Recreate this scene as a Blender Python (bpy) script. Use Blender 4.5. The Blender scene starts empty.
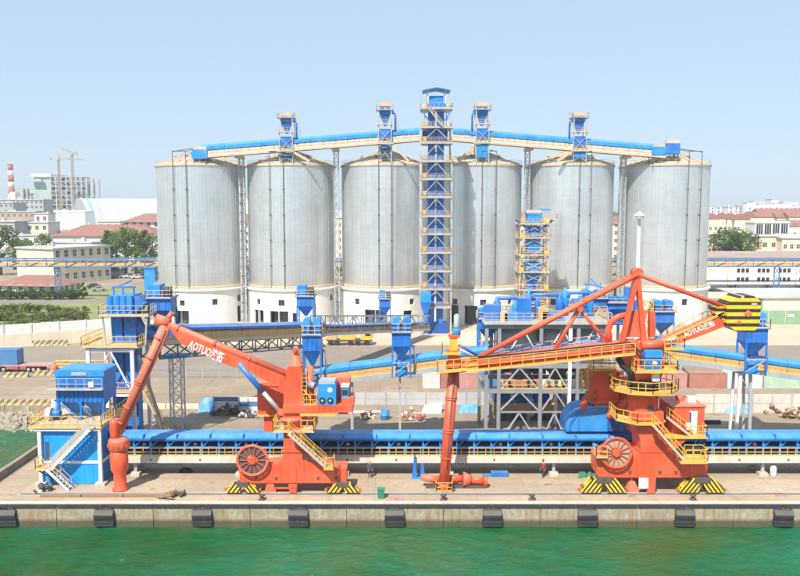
import bpy, math, random
from mathutils import Vector, Matrix

random.seed(7)
R = math.radians
SC = bpy.context.scene
COL = SC.collection

# ------------------------------------------------------------------ camera
CAM_Y, CAM_H, PITCH, FOC = -73.0, 28.0, R(5.78), 800.0
cam = bpy.data.cameras.new("camera")
cam.sensor_width = 36.0
cam.lens = 36.0
cam.clip_start = 0.5
cam.clip_end = 30000
camo = bpy.data.objects.new("camera", cam)
COL.objects.link(camo)
camo.location = (0, CAM_Y, CAM_H)
camo.rotation_euler = (R(90) - PITCH, 0, 0)
SC.camera = camo

# ------------------------------------------------------------------ sky, sun, exposure
SUN_EL, SUN_AZ = R(50), R(24)          # sun behind the camera, to its left
wd = bpy.data.worlds.new("World")
SC.world = wd
wd.use_nodes = True
wn = wd.node_tree
wn.nodes.clear()
sky = wn.nodes.new("ShaderNodeTexSky")
sky.sky_type = 'NISHITA'
sky.sun_disc = False
sky.sun_elevation = SUN_EL
sky.sun_rotation = R(180) + SUN_AZ
sky.altitude = 0
sky.air_density = 1.0
sky.dust_density = 0.6
sky.ozone_density = 2.5
bg = wn.nodes.new("ShaderNodeBackground")
bg.inputs[1].default_value = 0.09
wo = wn.nodes.new("ShaderNodeOutputWorld")
wn.links.new(sky.outputs[0], bg.inputs[0])
veil = wn.nodes.new("ShaderNodeBackground")          # even summer haze veil over the whole sky
veil.inputs[0].default_value = (0.555, 0.715, 0.89, 1)
veil.inputs[1].default_value = 0.81
mxs = wn.nodes.new("ShaderNodeMixShader")
mxs.inputs[0].default_value = 0.72
wn.links.new(bg.outputs[0], mxs.inputs[1])
wn.links.new(veil.outputs[0], mxs.inputs[2])
wn.links.new(mxs.outputs[0], wo.inputs[0])

sl = bpy.data.lights.new("sun", 'SUN')
sl.energy = 5.0
sl.angle = R(0.6)
sl.color = (1.0, 0.94, 0.84)
so = bpy.data.objects.new("sun", sl)
COL.objects.link(so)
sdir = Vector((-math.sin(SUN_AZ) * math.cos(SUN_EL), -math.cos(SUN_AZ) * math.cos(SUN_EL), math.sin(SUN_EL)))
so.rotation_euler = sdir.to_track_quat('Z', 'Y').to_euler()
so.location = (-60, -120, 150)

vs = SC.view_settings
vs.view_transform = 'Standard'
vs.look = 'None'
vs.exposure = 0.5
vs.gamma = 1.0
SC.cycles.use_denoising = True
SC.cycles.max_bounces = 6
SC.cycles.volume_bounces = 0


def at(px, py, Y):
    """the point of the vertical plane at depth Y that the photograph shows at (px, py)"""
    u = (px - 400.0) / FOC
    v = (288.0 - py) / FOC
    c, s = math.cos(PITCH), math.sin(PITCH)
    dy = c + v * s
    dz = -s + v * c
    k = (Y - CAM_Y) / dy
    return Vector((u * k, Y, CAM_H + dz * k))


def gp(px, py, z=0.0):
    """the point at height z that the photograph shows at (px, py)"""
    u = (px - 400.0) / FOC
    v = (288.0 - py) / FOC
    c, s = math.cos(PITCH), math.sin(PITCH)
    dy = c + v * s
    dz = -s + v * c
    k = (z - CAM_H) / dz
    return Vector((u * k, CAM_Y + dy * k, z))


# ------------------------------------------------------------------ materials
MATS = {}


def nmat(name):
    m = bpy.data.materials.new(name)
    m.use_nodes = True
    nt = m.node_tree
    nt.nodes.clear()
    o = nt.nodes.new("ShaderNodeOutputMaterial")
    p = nt.nodes.new("ShaderNodeBsdfPrincipled")
    nt.links.new(p.outputs[0], o.inputs[0])
    MATS[name] = m
    return m, nt, p


def N(nt, t, **kw):
    n = nt.nodes.new(t)
    for k, v in kw.items():
        setattr(n, k, v)
    return n


def math_n(nt, op, a, b=None, c=None):
    n = nt.nodes.new("ShaderNodeMath")
    n.operation = op
    for i, x in enumerate((a, b, c)):
        if x is None:
            continue
        if isinstance(x, (int, float)):
            n.inputs[i].default_value = x
        else:
            nt.links.new(x, n.inputs[i])
    return n.outputs[0]


def mixc(nt, fac, a, b, mode='MIX'):
    n = nt.nodes.new("ShaderNodeMix")
    n.data_type = 'RGBA'
    n.blend_type = mode
    for i, x in ((0, fac), (6, a), (7, b)):
        if isinstance(x, (int, float)):
            n.inputs[i].default_value = x
        elif isinstance(x, tuple):
            n.inputs[i].default_value = (x[0], x[1], x[2], 1)
        else:
            nt.links.new(x, n.inputs[i])
    return n.outputs[2]


def noise(nt, scale, detail=4, vec=None, rough=0.55, stretch=None):
    n = nt.nodes.new("ShaderNodeTexNoise")
    n.inputs["Scale"].default_value = scale
    n.inputs["Detail"].default_value = detail
    n.inputs["Roughness"].default_value = rough
    if vec is None:
        g = nt.nodes.new("ShaderNodeNewGeometry")
        vec = g.outputs["Position"]
    if stretch:
        mp = nt.nodes.new("ShaderNodeMapping")
        mp.inputs["Scale"].default_value = stretch
        nt.links.new(vec, mp.inputs["Vector"])
        vec = mp.outputs[0]
    nt.links.new(vec, n.inputs["Vector"])
    return n.outputs["Fac"]


def ramp(nt, fac, lo, hi):
    n = nt.nodes.new("ShaderNodeMapRange")
    n.inputs["From Min"].default_value = lo
    n.inputs["From Max"].default_value = hi
    n.clamp = True
    nt.links.new(fac, n.inputs["Value"])
    return n.outputs[0]


def bump(nt, p, h, strength, dist=0.05):
    b = nt.nodes.new("ShaderNodeBump")
    b.inputs["Strength"].default_value = strength
    b.inputs["Distance"].default_value = dist
    nt.links.new(h, b.inputs["Height"])
    nt.links.new(b.outputs[0], p.inputs["Normal"])


def paint(name, col, rough=0.45, metal=0.0, dirt=(0.18, 0.13, 0.09), amt=0.35, var=0.12, scale=0.6, streak=True, bmp=0.0, spec=0.5, dust=0.0, fade=0.0):
    """painted or plain surface with patchy fading, grime and rain streaks"""
    m, nt, p = nmat(name)
    n1 = noise(nt, scale, 5)
    n2 = noise(nt, scale * 5, 4)
    base = mixc(nt, ramp(nt, n1, 0.3, 0.7), tuple(c * (1 - var) for c in col), tuple(min(1, c * (1 + var) + var * 0.03) for c in col))
    if streak:
        st = noise(nt, 1.0, 3, stretch=(3.2, 3.2, 0.22))
        g = math_n(nt, 'MULTIPLY', ramp(nt, st, 0.5, 0.8), ramp(nt, n2, 0.35, 0.7))
    else:
        g = ramp(nt, n2, 0.5, 0.85)
    base = mixc(nt, math_n(nt, 'MULTIPLY', g, amt), base, dirt)
    n3 = noise(nt, 7.0, 5, rough=0.7)
    base = mixc(nt, math_n(nt, 'MULTIPLY', ramp(nt, n3, 0.6, 0.75), amt * 0.8), base, tuple(x * 0.7 for x in dirt))
    if fade:
        nf = noise(nt, scale * 0.5, 4)
        lum = sum(col) / 3
        base = mixc(nt, math_n(nt, 'MULTIPLY', ramp(nt, nf, 0.45, 0.7), fade), base, tuple(c * 0.6 + lum * 0.35 + 0.04 for c in col))
    if dust:
        gg = N(nt, "ShaderNodeNewGeometry")
        sp = N(nt, "ShaderNodeSeparateXYZ")
        nt.links.new(gg.outputs["Normal"], sp.inputs[0])
        up = ramp(nt, sp.outputs[2], 0.35, 0.95)
        base = mixc(nt, math_n(nt, 'MULTIPLY', math_n(nt, 'MULTIPLY', up, ramp(nt, n2, 0.25, 0.75)), dust), base, (0.50, 0.42, 0.32))
    nt.links.new(base, p.inputs["Base Color"])
    p.inputs["Metallic"].default_value = metal
    r = math_n(nt, 'MULTIPLY_ADD', n2, 0.25, rough - 0.1)
    nt.links.new(r, p.inputs["Roughness"])
    p.inputs["Specular IOR Level"].default_value = spec
    if bmp:
        bump(nt, p, n2, bmp)
    return m


paint("red_paint", (0.71, 0.096, 0.032), 0.45, dirt=(0.20, 0.055, 0.025), amt=0.8, var=0.2, scale=0.45, dust=0.25, fade=0.2)
paint("orange_pink", (0.70, 0.135, 0.062), 0.5, dirt=(0.24, 0.07, 0.035), amt=0.75, var=0.2, scale=0.45, dust=0.35, fade=0.3)
paint("blue_paint", (0.004, 0.16, 0.55), 0.42, dirt=(0.17, 0.16, 0.16), amt=0.6, var=0.2, dust=0.4, fade=0.4)
paint("light_blue_paint", (0.005, 0.25, 0.68), 0.45, dirt=(0.22, 0.21, 0.2), amt=0.6, var=0.2, dust=0.22, fade=0.3)
paint("bright_blue_panel", (0.010, 0.30, 0.82), 0.42, dirt=(0.25, 0.27, 0.3), amt=0.3)
paint("frame_grey", (0.30, 0.32, 0.34), 0.45, metal=0.2, amt=0.5)
paint("deep_blue_paint", (0.008, 0.085, 0.34), 0.42, dirt=(0.12, 0.12, 0.16), amt=0.4)
paint("yellow_paint", (0.76, 0.43, 0.055), 0.5, amt=0.7, dust=0.3, fade=0.3)
paint("grimy_white", (0.60, 0.56, 0.49), 0.6, amt=0.75, dirt=(0.24, 0.17, 0.11))
paint("grey_steel", (0.46, 0.48, 0.50), 0.42, metal=0.25, amt=0.4)
paint("dark_steel", (0.10, 0.105, 0.12), 0.5, metal=0.3, amt=0.3)
paint("white_steel", (0.74, 0.74, 0.73), 0.5, amt=0.45, dirt=(0.3, 0.22, 0.15))
paint("white_wall", (0.69, 0.685, 0.66), 0.85, amt=0.35, dirt=(0.36, 0.32, 0.26), var=0.05, bmp=0.15)
paint("cream_wall", (0.68, 0.61, 0.46), 0.85, amt=0.35, dirt=(0.36, 0.3, 0.22), var=0.06, bmp=0.15)
paint("tan_steel", (0.54, 0.43, 0.30), 0.6, amt=0.5, dirt=(0.28, 0.17, 0.09))
paint("rust_tan", (0.55, 0.36, 0.17), 0.65, amt=0.5, dirt=(0.2, 0.1, 0.05))
paint("tan_roof", (0.52, 0.44, 0.33), 0.7, amt=0.35, streak=False, dirt=(0.42, 0.32, 0.22))
paint("black_rubber", (0.018, 0.018, 0.02), 0.75, amt=0.2)
paint("fender_rubber", (0.035, 0.034, 0.036), 0.7, amt=0.5, dirt=(0.16, 0.14, 0.12))
paint("fender_face", (0.10, 0.095, 0.09), 0.75, amt=0.5)
paint("grey_pink_roof", (0.34, 0.25, 0.225), 0.8, amt=0.4, streak=False, scale=0.2)
paint("pink_tile", (0.27, 0.125, 0.10), 0.8, amt=0.4, streak=False, scale=0.25, dirt=(0.38, 0.22, 0.18), bmp=0.2)
paint("pale_roof", (0.47, 0.47, 0.465), 0.6, amt=0.4, streak=False, scale=0.15)
paint("hall_white", (0.82, 0.83, 0.83), 0.5, amt=0.12, var=0.04, scale=0.05)
paint("far_grey", (0.36, 0.38, 0.38), 0.8, amt=0.3, scale=0.1)
paint("far_green_grey", (0.34, 0.44, 0.43), 0.8, amt=0.3, scale=0.1)
paint("far_brown", (0.42, 0.30, 0.22), 0.8, amt=0.3, scale=0.1)
paint("stack_white", (0.78, 0.77, 0.76), 0.8, amt=0.2, scale=0.1)
paint("stack_red", (0.45, 0.10, 0.08), 0.8, amt=0.2, scale=0.1)
paint("container_brown", (0.40, 0.18, 0.13), 0.55, amt=0.5)
paint("container_pink", (0.50, 0.26, 0.24), 0.55, amt=0.5)
paint("container_blue", (0.07, 0.20, 0.42), 0.55, amt=0.5)
paint("container_white", (0.66, 0.64, 0.60), 0.55, amt=0.5)
paint("container_green", (0.40, 0.54, 0.42), 0.55, amt=0.5)
paint("shed_green", (0.22, 0.36, 0.22), 0.6, amt=0.4)
paint("grain_dust", (0.62, 0.50, 0.34), 0.95, amt=0.3, streak=False, bmp=0.5, scale=1.5)
paint("scrap_brown", (0.20, 0.12, 0.07), 0.85, amt=0.5, streak=False, scale=2)
paint("scrap_dark", (0.08, 0.07, 0.06), 0.85, amt=0.5, streak=False, scale=2)
paint("timber", (0.30, 0.18, 0.10), 0.85, amt=0.4, streak=False, scale=2)
paint("tarp_blue", (0.13, 0.36, 0.72), 0.55, amt=0.2, streak=False, scale=1.0)
paint("skin", (0.52, 0.30, 0.21), 0.6, amt=0.0)
paint("hair_dark", (0.02, 0.017, 0.015), 0.6, amt=0.0)
paint("cloth_red", (0.42, 0.03, 0.03), 0.85, amt=0.1, streak=False)
paint("cloth_navy", (0.03, 0.04, 0.09), 0.85, amt=0.1, streak=False)
paint("cloth_purple", (0.12, 0.07, 0.13), 0.85, amt=0.1, streak=False)
paint("old_concrete", (0.27, 0.225, 0.175), 0.9, amt=0.5, streak=False, scale=0.8, bmp=0.4)
paint("bark", (0.09, 0.06, 0.04), 0.9, amt=0.3, streak=False, scale=3)
paint("car_white", (0.75, 0.75, 0.75), 0.25, amt=0.1)
paint("car_silver", (0.45, 0.47, 0.5), 0.3, metal=0.5, amt=0.1)
paint("car_dark", (0.05, 0.06, 0.08), 0.25, amt=0.1)
paint("car_blue", (0.05, 0.15, 0.4), 0.25, amt=0.1)
paint("car_red", (0.4, 0.04, 0.03), 0.25, amt=0.1)
paint("bin_green", (0.03, 0.22, 0.12), 0.5, amt=0.3)
paint("lettering_white", (0.88, 0.88, 0.86), 0.5, amt=0.1)
paint("belt_brown", (0.33, 0.21, 0.12), 0.8, amt=0.5, streak=False)
paint("insulator_orange", (0.75, 0.3, 0.16), 0.6, amt=0.1)
paint("hall_blue", (0.15, 0.42, 0.75), 0.5, amt=0.1)

m, nt, p = nmat("dark_glass")
p.inputs["Base Color"].default_value = (0.035, 0.042, 0.05, 1)
p.inputs["Roughness"].default_value = 0.12


def foliage(name, a, b):
    m, nt, p = nmat(name)
    oi = N(nt, "ShaderNodeNewGeometry")
    c = mixc(nt, oi.outputs["Random Per Island"], a, b)
    n1 = noise(nt, 0.35, 3)
    c = mixc(nt, ramp(nt, n1, 0.35, 0.7), c, tuple(x * 0.72 for x in a))
    nt.links.new(c, p.inputs["Base Color"])
    p.inputs["Roughness"].default_value = 0.6
    p.inputs["Subsurface Weight"].default_value = 0.0
    tr = N(nt, "ShaderNodeBsdfTranslucent")
    nt.links.new(c, tr.inputs[0])
    mx = N(nt, "ShaderNodeMixShader")
    mx.inputs[0].default_value = 0.45
    nt.links.new(p.outputs[0], mx.inputs[1])
    nt.links.new(tr.outputs[0], mx.inputs[2])
    out = [n for n in nt.nodes if n.type == 'OUTPUT_MATERIAL'][0]
    nt.links.new(mx.outputs[0], out.inputs[0])


foliage("leaf_green", (0.11, 0.20, 0.02), (0.20, 0.31, 0.04))
foliage("leaf_dark", (0.065, 0.13, 0.02), (0.11, 0.20, 0.03))
foliage("leaf_olive", (0.15, 0.21, 0.03), (0.26, 0.30, 0.06))


def stripes(name, axis, freq, a, b, duty=0.5):
    """painted hazard stripes; axis = direction along which the bands follow one another"""
    m, nt, p = nmat(name)
    tc = N(nt, "ShaderNodeTexCoord")
    d = N(nt, "ShaderNodeVectorMath", operation='DOT_PRODUCT')
    nt.links.new(tc.outputs["Object"], d.inputs[0])
    d.inputs[1].default_value = axis
    fr = math_n(nt, 'FRACT', math_n(nt, 'MULTIPLY', d.outputs["Value"], freq))
    k = math_n(nt, 'GREATER_THAN', fr, duty)
    c = mixc(nt, k, a, b)
    n2 = noise(nt, 2.5, 4)
    c = mixc(nt, math_n(nt, 'MULTIPLY', ramp(nt, n2, 0.5, 0.8), 0.35), c, (0.2, 0.15, 0.1))
    nt.links.new(c, p.inputs["Base Color"])
    p.inputs["Roughness"].default_value = 0.5


YEL, BLK = (0.80, 0.52, 0.03), (0.03, 0.022, 0.02)
stripes("hazard_up", (1, 0, -0.75), 2.3, YEL, BLK)
stripes("hazard_down", (1, 0, 0.75), 2.3, YEL, BLK)
stripes("hazard_level", (0, 0, 1), 1.43, YEL, BLK, 0.52)
stripes("hazard_kerb", (1, 0, -0.9), 0.95, (0.50, 0.37, 0.14), (0.16, 0.13, 0.10))


# galvanised corrugated sheet of the silos: sheet to sheet tint, fine ribs
m, nt, p = nmat("galvanised_sheet")
tc = N(nt, "ShaderNodeTexCoord")
sx = N(nt, "ShaderNodeSeparateXYZ")
nt.links.new(tc.outputs["Object"], sx.inputs[0])
ang = math_n(nt, 'ARCTAN2', sx.outputs[1], sx.outputs[0])
ca = math_n(nt, 'FLOOR', math_n(nt, 'MULTIPLY', ang, 44 / (2 * math.pi) * 1.0))
cz = math_n(nt, 'FLOOR', math_n(nt, 'DIVIDE', math_n(nt, 'SUBTRACT', sx.outputs[2], 8.6), 0.545))
cb = N(nt, "ShaderNodeCombineXYZ")
nt.links.new(ca, cb.inputs[0])
nt.links.new(cz, cb.inputs[1])
oi = N(nt, "ShaderNodeObjectInfo")
nt.links.new(oi.outputs["Random"], cb.inputs[2])
wnz = N(nt, "ShaderNodeTexWhiteNoise")
nt.links.new(cb.outputs[0], wnz.inputs["Vector"])
cb2 = N(nt, "ShaderNodeCombineXYZ")
nt.links.new(cz, cb2.inputs[0])
nt.links.new(oi.outputs["Random"], cb2.inputs[1])
wnr = N(nt, "ShaderNodeTexWhiteNoise")
nt.links.new(cb2.outputs[0], wnr.inputs["Vector"])
t = math_n(nt, 'ADD', math_n(nt, 'MULTIPLY', wnz.outputs["Value"], 0.75), math_n(nt, 'MULTIPLY', wnr.outputs["Value"], 0.15))
c = mixc(nt, t, (0.74, 0.76, 0.76), (0.82, 0.84, 0.84))
big = noise(nt, 0.16, 5)
c = mixc(nt, math_n(nt, 'MULTIPLY', ramp(nt, big, 0.42, 0.68), 0.5), c, (0.60, 0.625, 0.63))
st = noise(nt, 1.0, 4, stretch=(1.3, 1.3, 0.06))
c = mixc(nt, math_n(nt, 'MULTIPLY', ramp(nt, st, 0.46, 0.7), 0.3), c, (0.58, 0.57, 0.52))
lowd = ramp(nt, math_n(nt, 'ADD', sx.outputs[2], math_n(nt, 'MULTIPLY', big, 6.0)), 16.5, 11.0)
c = mixc(nt, math_n(nt, 'MULTIPLY', lowd, 0.35), c, (0.50, 0.40, 0.27))
nt.links.new(c, p.inputs["Base Color"])
p.inputs["Metallic"].default_value = 0.75
rv = noise(nt, 1.0, 3, stretch=(0.9, 0.9, 0.03))
nt.links.new(math_n(nt, 'MULTIPLY_ADD', rv, 0.25, 0.2), p.inputs["Roughness"])

# concrete ground
def ground_mat(name, a, b, stain, sc=0.08, wear=0.5, joint=None):
    m, nt, p = nmat(name)
    n1 = noise(nt, sc, 6, rough=0.6)
    n2 = noise(nt, sc * 9, 6, rough=0.65)
    c = mixc(nt, ramp(nt, n1, 0.33, 0.67), a, b)
    c = mixc(nt, math_n(nt, 'MULTIPLY', ramp(nt, n2, 0.48, 0.8), wear), c, stain)
    tr = noise(nt, 1.0, 4, stretch=(0.02, 0.5, 1))
    c = mixc(nt, math_n(nt, 'MULTIPLY', ramp(nt, tr, 0.52, 0.72), 0.35), c, stain)
    oil = noise(nt, sc * 4, 3)
    c = mixc(nt, math_n(nt, 'MULTIPLY', ramp(nt, oil, 0.66, 0.72), 0.55), c, tuple(x * 0.55 for x in stain))
    tk = noise(nt, 1.0, 3, stretch=(0.35, 0.015, 1))
    c = mixc(nt, math_n(nt, 'MULTIPLY', ramp(nt, tk, 0.6, 0.68), 0.3), c, stain)
    if joint:
        gc = N(nt, "ShaderNodeNewGeometry")
        dv = N(nt, "ShaderNodeVectorMath", operation='MULTIPLY_ADD')
        nt.links.new(gc.outputs["Position"], dv.inputs[0])
        dv.inputs[1].default_value = (1 / joint, 1 / joint, 0)
        dv.inputs[2].default_value = (0.5, 0.5, 0)
        fl = N(nt, "ShaderNodeVectorMath", operation='FLOOR')
        nt.links.new(dv.outputs[0], fl.inputs[0])
        wt = N(nt, "ShaderNodeTexWhiteNoise")
        nt.links.new(fl.outputs[0], wt.inputs["Vector"])
        c = mixc(nt, math_n(nt, 'MULTIPLY', wt.outputs["Value"], 0.3), c, tuple(x * 1.5 for x in stain))
        g = N(nt, "ShaderNodeNewGeometry")
        s = N(nt, "ShaderNodeSeparateXYZ")
        nt.links.new(g.outputs["Position"], s.inputs[0])
        jx = math_n(nt, 'LESS_THAN', math_n(nt, 'ABSOLUTE', math_n(nt, 'SUBTRACT', math_n(nt, 'FRACT', math_n(nt, 'DIVIDE', s.outputs[0], joint)), 0.5)), 0.008)
        jy = math_n(nt, 'LESS_THAN', math_n(nt, 'ABSOLUTE', math_n(nt, 'SUBTRACT', math_n(nt, 'FRACT', math_n(nt, 'DIVIDE', s.outputs[1], joint)), 0.5)), 0.012)
        j = math_n(nt, 'MAXIMUM', jx, jy)
        c = mixc(nt, math_n(nt, 'MULTIPLY', j, 0.28), c, tuple(x * 0.5 for x in stain))
    nt.links.new(c, p.inputs["Base Color"])
    p.inputs["Roughness"].default_value = 0.9
    bump(nt, p, n2, 0.25, 0.03)


ground_mat("yard_concrete", (0.285, 0.22, 0.152), (0.37, 0.29, 0.208), (0.14, 0.105, 0.08), joint=6.0)
ground_mat("quay_deck_concrete", (0.38, 0.295, 0.205), (0.49, 0.385, 0.28), (0.17, 0.12, 0.085), sc=0.14, joint=5.0)
ground_mat("road_grey", (0.235, 0.195, 0.16), (0.29, 0.245, 0.205), (0.14, 0.115, 0.095), joint=5.0)
ground_mat("far_ground", (0.32, 0.29, 0.23), (0.22, 0.24, 0.15), (0.18, 0.19, 0.12), sc=0.01)
ground_mat("grass_ground", (0.17, 0.20, 0.06), (0.30, 0.29, 0.13), (0.10, 0.13, 0.04), sc=0.15)
ground_mat("dust_ground", (0.53, 0.445, 0.33), (0.44, 0.365, 0.275), (0.42, 0.34, 0.25), sc=0.1)
ground_mat("coping_concrete", (0.54, 0.45, 0.37), (0.62, 0.53, 0.45), (0.32, 0.26, 0.21), sc=0.3)
ground_mat("rock_stone", (0.27, 0.235, 0.18), (0.38, 0.33, 0.26), (0.14, 0.12, 0.09), sc=0.6)

# quay wall face: pale concrete, rust and weed stains that run down
m, nt, p = nmat("quay_wall_concrete")
n1 = noise(nt, 0.5, 6)
n2 = noise(nt, 2.6, 6, rough=0.7)
st = noise(nt, 1.0, 4, stretch=(2.0, 1.0, 0.3))
c = mixc(nt, ramp(nt, n1, 0.35, 0.65), (0.29, 0.245, 0.17), (0.44, 0.385, 0.29))
c = mixc(nt, math_n(nt, 'MULTIPLY', ramp(nt, n2, 0.45, 0.68), 0.75), c, (0.20, 0.17, 0.12))
c = mixc(nt, math_n(nt, 'MULTIPLY', ramp(nt, st, 0.5, 0.66), 0.7), c, (0.27, 0.15, 0.065))
g = N(nt, "ShaderNodeNewGeometry")
s = N(nt, "ShaderNodeSeparateXYZ")
nt.links.new(g.outputs["Position"], s.inputs[0])
lowz = math_n(nt, 'MINIMUM', math_n(nt, 'MAXIMUM', math_n(nt, 'MULTIPLY', math_n(nt, 'SUBTRACT', -0.95, math_n(nt, 'MULTIPLY_ADD', n2, 0.6, s.outputs[2])), 3.0), 0.0), 1.0)
c = mixc(nt, math_n(nt, 'MULTIPLY', lowz, 0.9), c, (0.07, 0.065, 0.035))
nt.links.new(c, p.inputs["Base Color"])
p.inputs["Roughness"].default_value = 0.9
bump(nt, p, n2, 0.5, 0.06)

# harbour water: green, turquoise and silty patches, small waves
m, nt, p = nmat("harbour_water")
n1 = noise(nt, 0.035, 4, stretch=(1, 1.6, 1))
n3 = noise(nt, 0.06, 4, stretch=(1, 1.2, 1))
n4 = noise(nt, 0.9, 3, stretch=(0.45, 1.3, 1))
c = mixc(nt, ramp(nt, n1, 0.42, 0.62), (0.006, 0.075, 0.011), (0.010, 0.150, 0.075))
c = mixc(nt, math_n(nt, 'MULTIPLY', ramp(nt, n3, 0.48, 0.72), 0.7), c, (0.095, 0.09, 0.010))
c = mixc(nt, math_n(nt, 'MULTIPLY', ramp(nt, n4, 0.45, 0.75), 0.55), c, (0.016, 0.115, 0.02))
nt.links.new(c, p.inputs["Base Color"])
p.inputs["Roughness"].default_value = 0.025
p.inputs["IOR"].default_value = 1.33
w1 = noise(nt, 2.0, 6, stretch=(0.45, 1.0, 1), rough=0.65)
w2 = noise(nt, 0.25, 3, stretch=(0.5, 1.0, 1))
h = math_n(nt, 'ADD', w1, math_n(nt, 'MULTIPLY', w2, 1.5))
bump(nt, p, h, 1.0, 0.38)


# ------------------------------------------------------------------ mesh helpers
class MB:
    def __init__(self):
        self.v, self.f, self.sm = [], [], []

    def add(self, vs, fs, smooth=False):
        o = len(self.v)
        self.v += [Vector(x) for x in vs]
        self.f += [tuple(i + o for i in f) for f in fs]
        self.sm += [smooth] * len(fs)
        return self

    def box(self, x0, x1, y0, y1, z0, z1):
        vs = [(x0, y0, z0), (x1, y0, z0), (x1, y1, z0), (x0, y1, z0), (x0, y0, z1), (x1, y0, z1), (x1, y1, z1), (x0, y1, z1)]
        return self.add(vs, [(0, 3, 2, 1), (4, 5, 6, 7), (0, 1, 5, 4), (1, 2, 6, 5), (2, 3, 7, 6), (3, 0, 4, 7)])

    def cb(self, c, sx, sy, sz):
        return self.box(c[0] - sx / 2, c[0] + sx / 2, c[1] - sy / 2, c[1] + sy / 2, c[2], c[2] + sz)

    def frame(self, p, q):
        d = (Vector(q) - Vector(p))
        L = d.length
        d.normalize()
        up = Vector((0, 0, 1)) if abs(d.z) < 0.95 else Vector((0, 1, 0))
        a = d.cross(up).normalized()
        b = a.cross(d).normalized()
        return d, a, b, L

    def bar(self, p, q, w, h=None):
        h = w if h is None else h
        p, q = Vector(p), Vector(q)
        d, a, b, L = self.frame(p, q)
        a, b = a * w / 2, b * h / 2
        vs = [p - a - b, p + a - b, p + a + b, p - a + b, q - a - b, q + a - b, q + a + b, q - a + b]
        return self.add(vs, [(0, 3, 2, 1), (4, 5, 6, 7), (0, 1, 5, 4), (1, 2, 6, 5), (2, 3, 7, 6), (3, 0, 4, 7)])

    def tube(self, p, q, r, r2=None, n=12):
        return self.loft([p, q], [r, r if r2 is None else r2], n)

    def loft(self, pts, rs, n=12):
        pts = [Vector(x) for x in pts]
        d0, a, b, _ = self.frame(pts[0], pts[-1] if (pts[-1] - pts[0]).length > 1e-4 else pts[1])
        vs, fs = [], []
        for i, pnt in enumerate(pts):
            if len(pts) > 2:
                t = (pts[min(i + 1, len(pts) - 1)] - pts[max(i - 1, 0)])
                if t.length > 1e-6:
                    t.normalize()
                    a = (a - t * a.dot(t)).normalized()
                    b = t.cross(a).normalized()
            for k in range(n):
                an = 2 * math.pi * k / n
                vs.append(pnt + (a * math.cos(an) + b * math.sin(an)) * rs[i])
        for i in range(len(pts) - 1):
            for k in range(n):
                k2 = (k + 1) % n
                fs.append((i * n + k, i * n + k2, (i + 1) * n + k2, (i + 1) * n + k))
        o = len(self.v)
        self.add(vs, fs, True)
        self.f.append(tuple(o + k for k in range(n))[::-1])
        self.f.append(tuple(o + (len(pts) - 1) * n + k for k in range(n)))
        self.sm += [False, False]
        return self

    def lathe(self, prof, c=(0, 0, 0), n=24, smooth=True, cap=True):
        """profile [(r, z)] bottom to top round the vertical through c"""
        vs, fs = [], []
        for r, z in prof:
            for k in range(n):
                an = 2 * math.pi * k / n
                vs.append((c[0] + r * math.cos(an), c[1] + r * math.sin(an), c[2] + z))
        for i in range(len(prof) - 1):
            for k in range(n):
                k2 = (k + 1) % n
                fs.append((i * n + k, i * n + k2, (i + 1) * n + k2, (i + 1) * n + k))
        o = len(self.v)
        self.add(vs, fs, smooth)
        if cap:
            self.f.append(tuple(o + k for k in range(n))[::-1])
            self.f.append(tuple(o + (len(prof) - 1) * n + k for k in range(n)))
            self.sm += [False, False]
        return self

    def prism(self, poly, y0, y1):
        """polygon of (x, z) given extent in y"""
        n = len(poly)
        ar = sum(poly[i][0] * poly[(i + 1) % n][1] - poly[(i + 1) % n][0] * poly[i][1] for i in range(n))
        if ar < 0:
            poly = poly[::-1]
        vs = [(x, y0, z) for x, z in poly] + [(x, y1, z) for x, z in poly]
        fs = [tuple(range(n)), tuple(range(2 * n - 1, n - 1, -1))]
        for i in range(n):
            j = (i + 1) % n
            fs.append((j, i, n + i, n + j))
        return self.add(vs, fs)

    def pprism(self, pix, Y, y0, y1):
        """outline read off the photograph at depth Y, given real thickness y0..y1"""
        return self.prism([(at(a, b, Y).x, at(a, b, Y).z) for a, b in pix], y0, y1)

    def frus(self, c, s0, s1, h):
        """frustum on centre c (bottom), half sizes s0=(x,y) bottom and s1 top"""
        x, y, z = c
        vs = [(x - s0[0], y - s0[1], z), (x + s0[0], y - s0[1], z), (x + s0[0], y + s0[1], z), (x - s0[0], y + s0[1], z),
              (x - s1[0], y - s1[1], z + h), (x + s1[0], y - s1[1], z + h), (x + s1[0], y + s1[1], z + h), (x - s1[0], y + s1[1], z + h)]
        return self.add(vs, [(0, 3, 2, 1), (4, 5, 6, 7), (0, 1, 5, 4), (1, 2, 6, 5), (2, 3, 7, 6), (3, 0, 4, 7)])

    def rail(self, pts, h=1.1, step=1.4, t=0.05, mid=1, closed=False):
        """railing along pts: posts, a hand rail, knee rails and a toe board"""
        pts = [Vector(x) for x in pts]
        if closed:
            pts = pts + [pts[0]]
        for a, b in zip(pts[:-1], pts[1:]):
            L = (b - a).length
            n = max(1, int(round(L / step)))
            for i in range(n + 1):
                q = a.lerp(b, i / n)
                self.box(q.x - t / 2, q.x + t / 2, q.y - t / 2, q.y + t / 2, q.z, q.z + h)
            for k in range(mid + 1):
                z = h * (k + 1) / (mid + 1)
                self.bar(a + Vector((0, 0, z)), b + Vector((0, 0, z)), t)
            self.bar(a + Vector((0, 0, 0.08)), b + Vector((0, 0, 0.08)), t * 0.5, 0.16)
        return self

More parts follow.
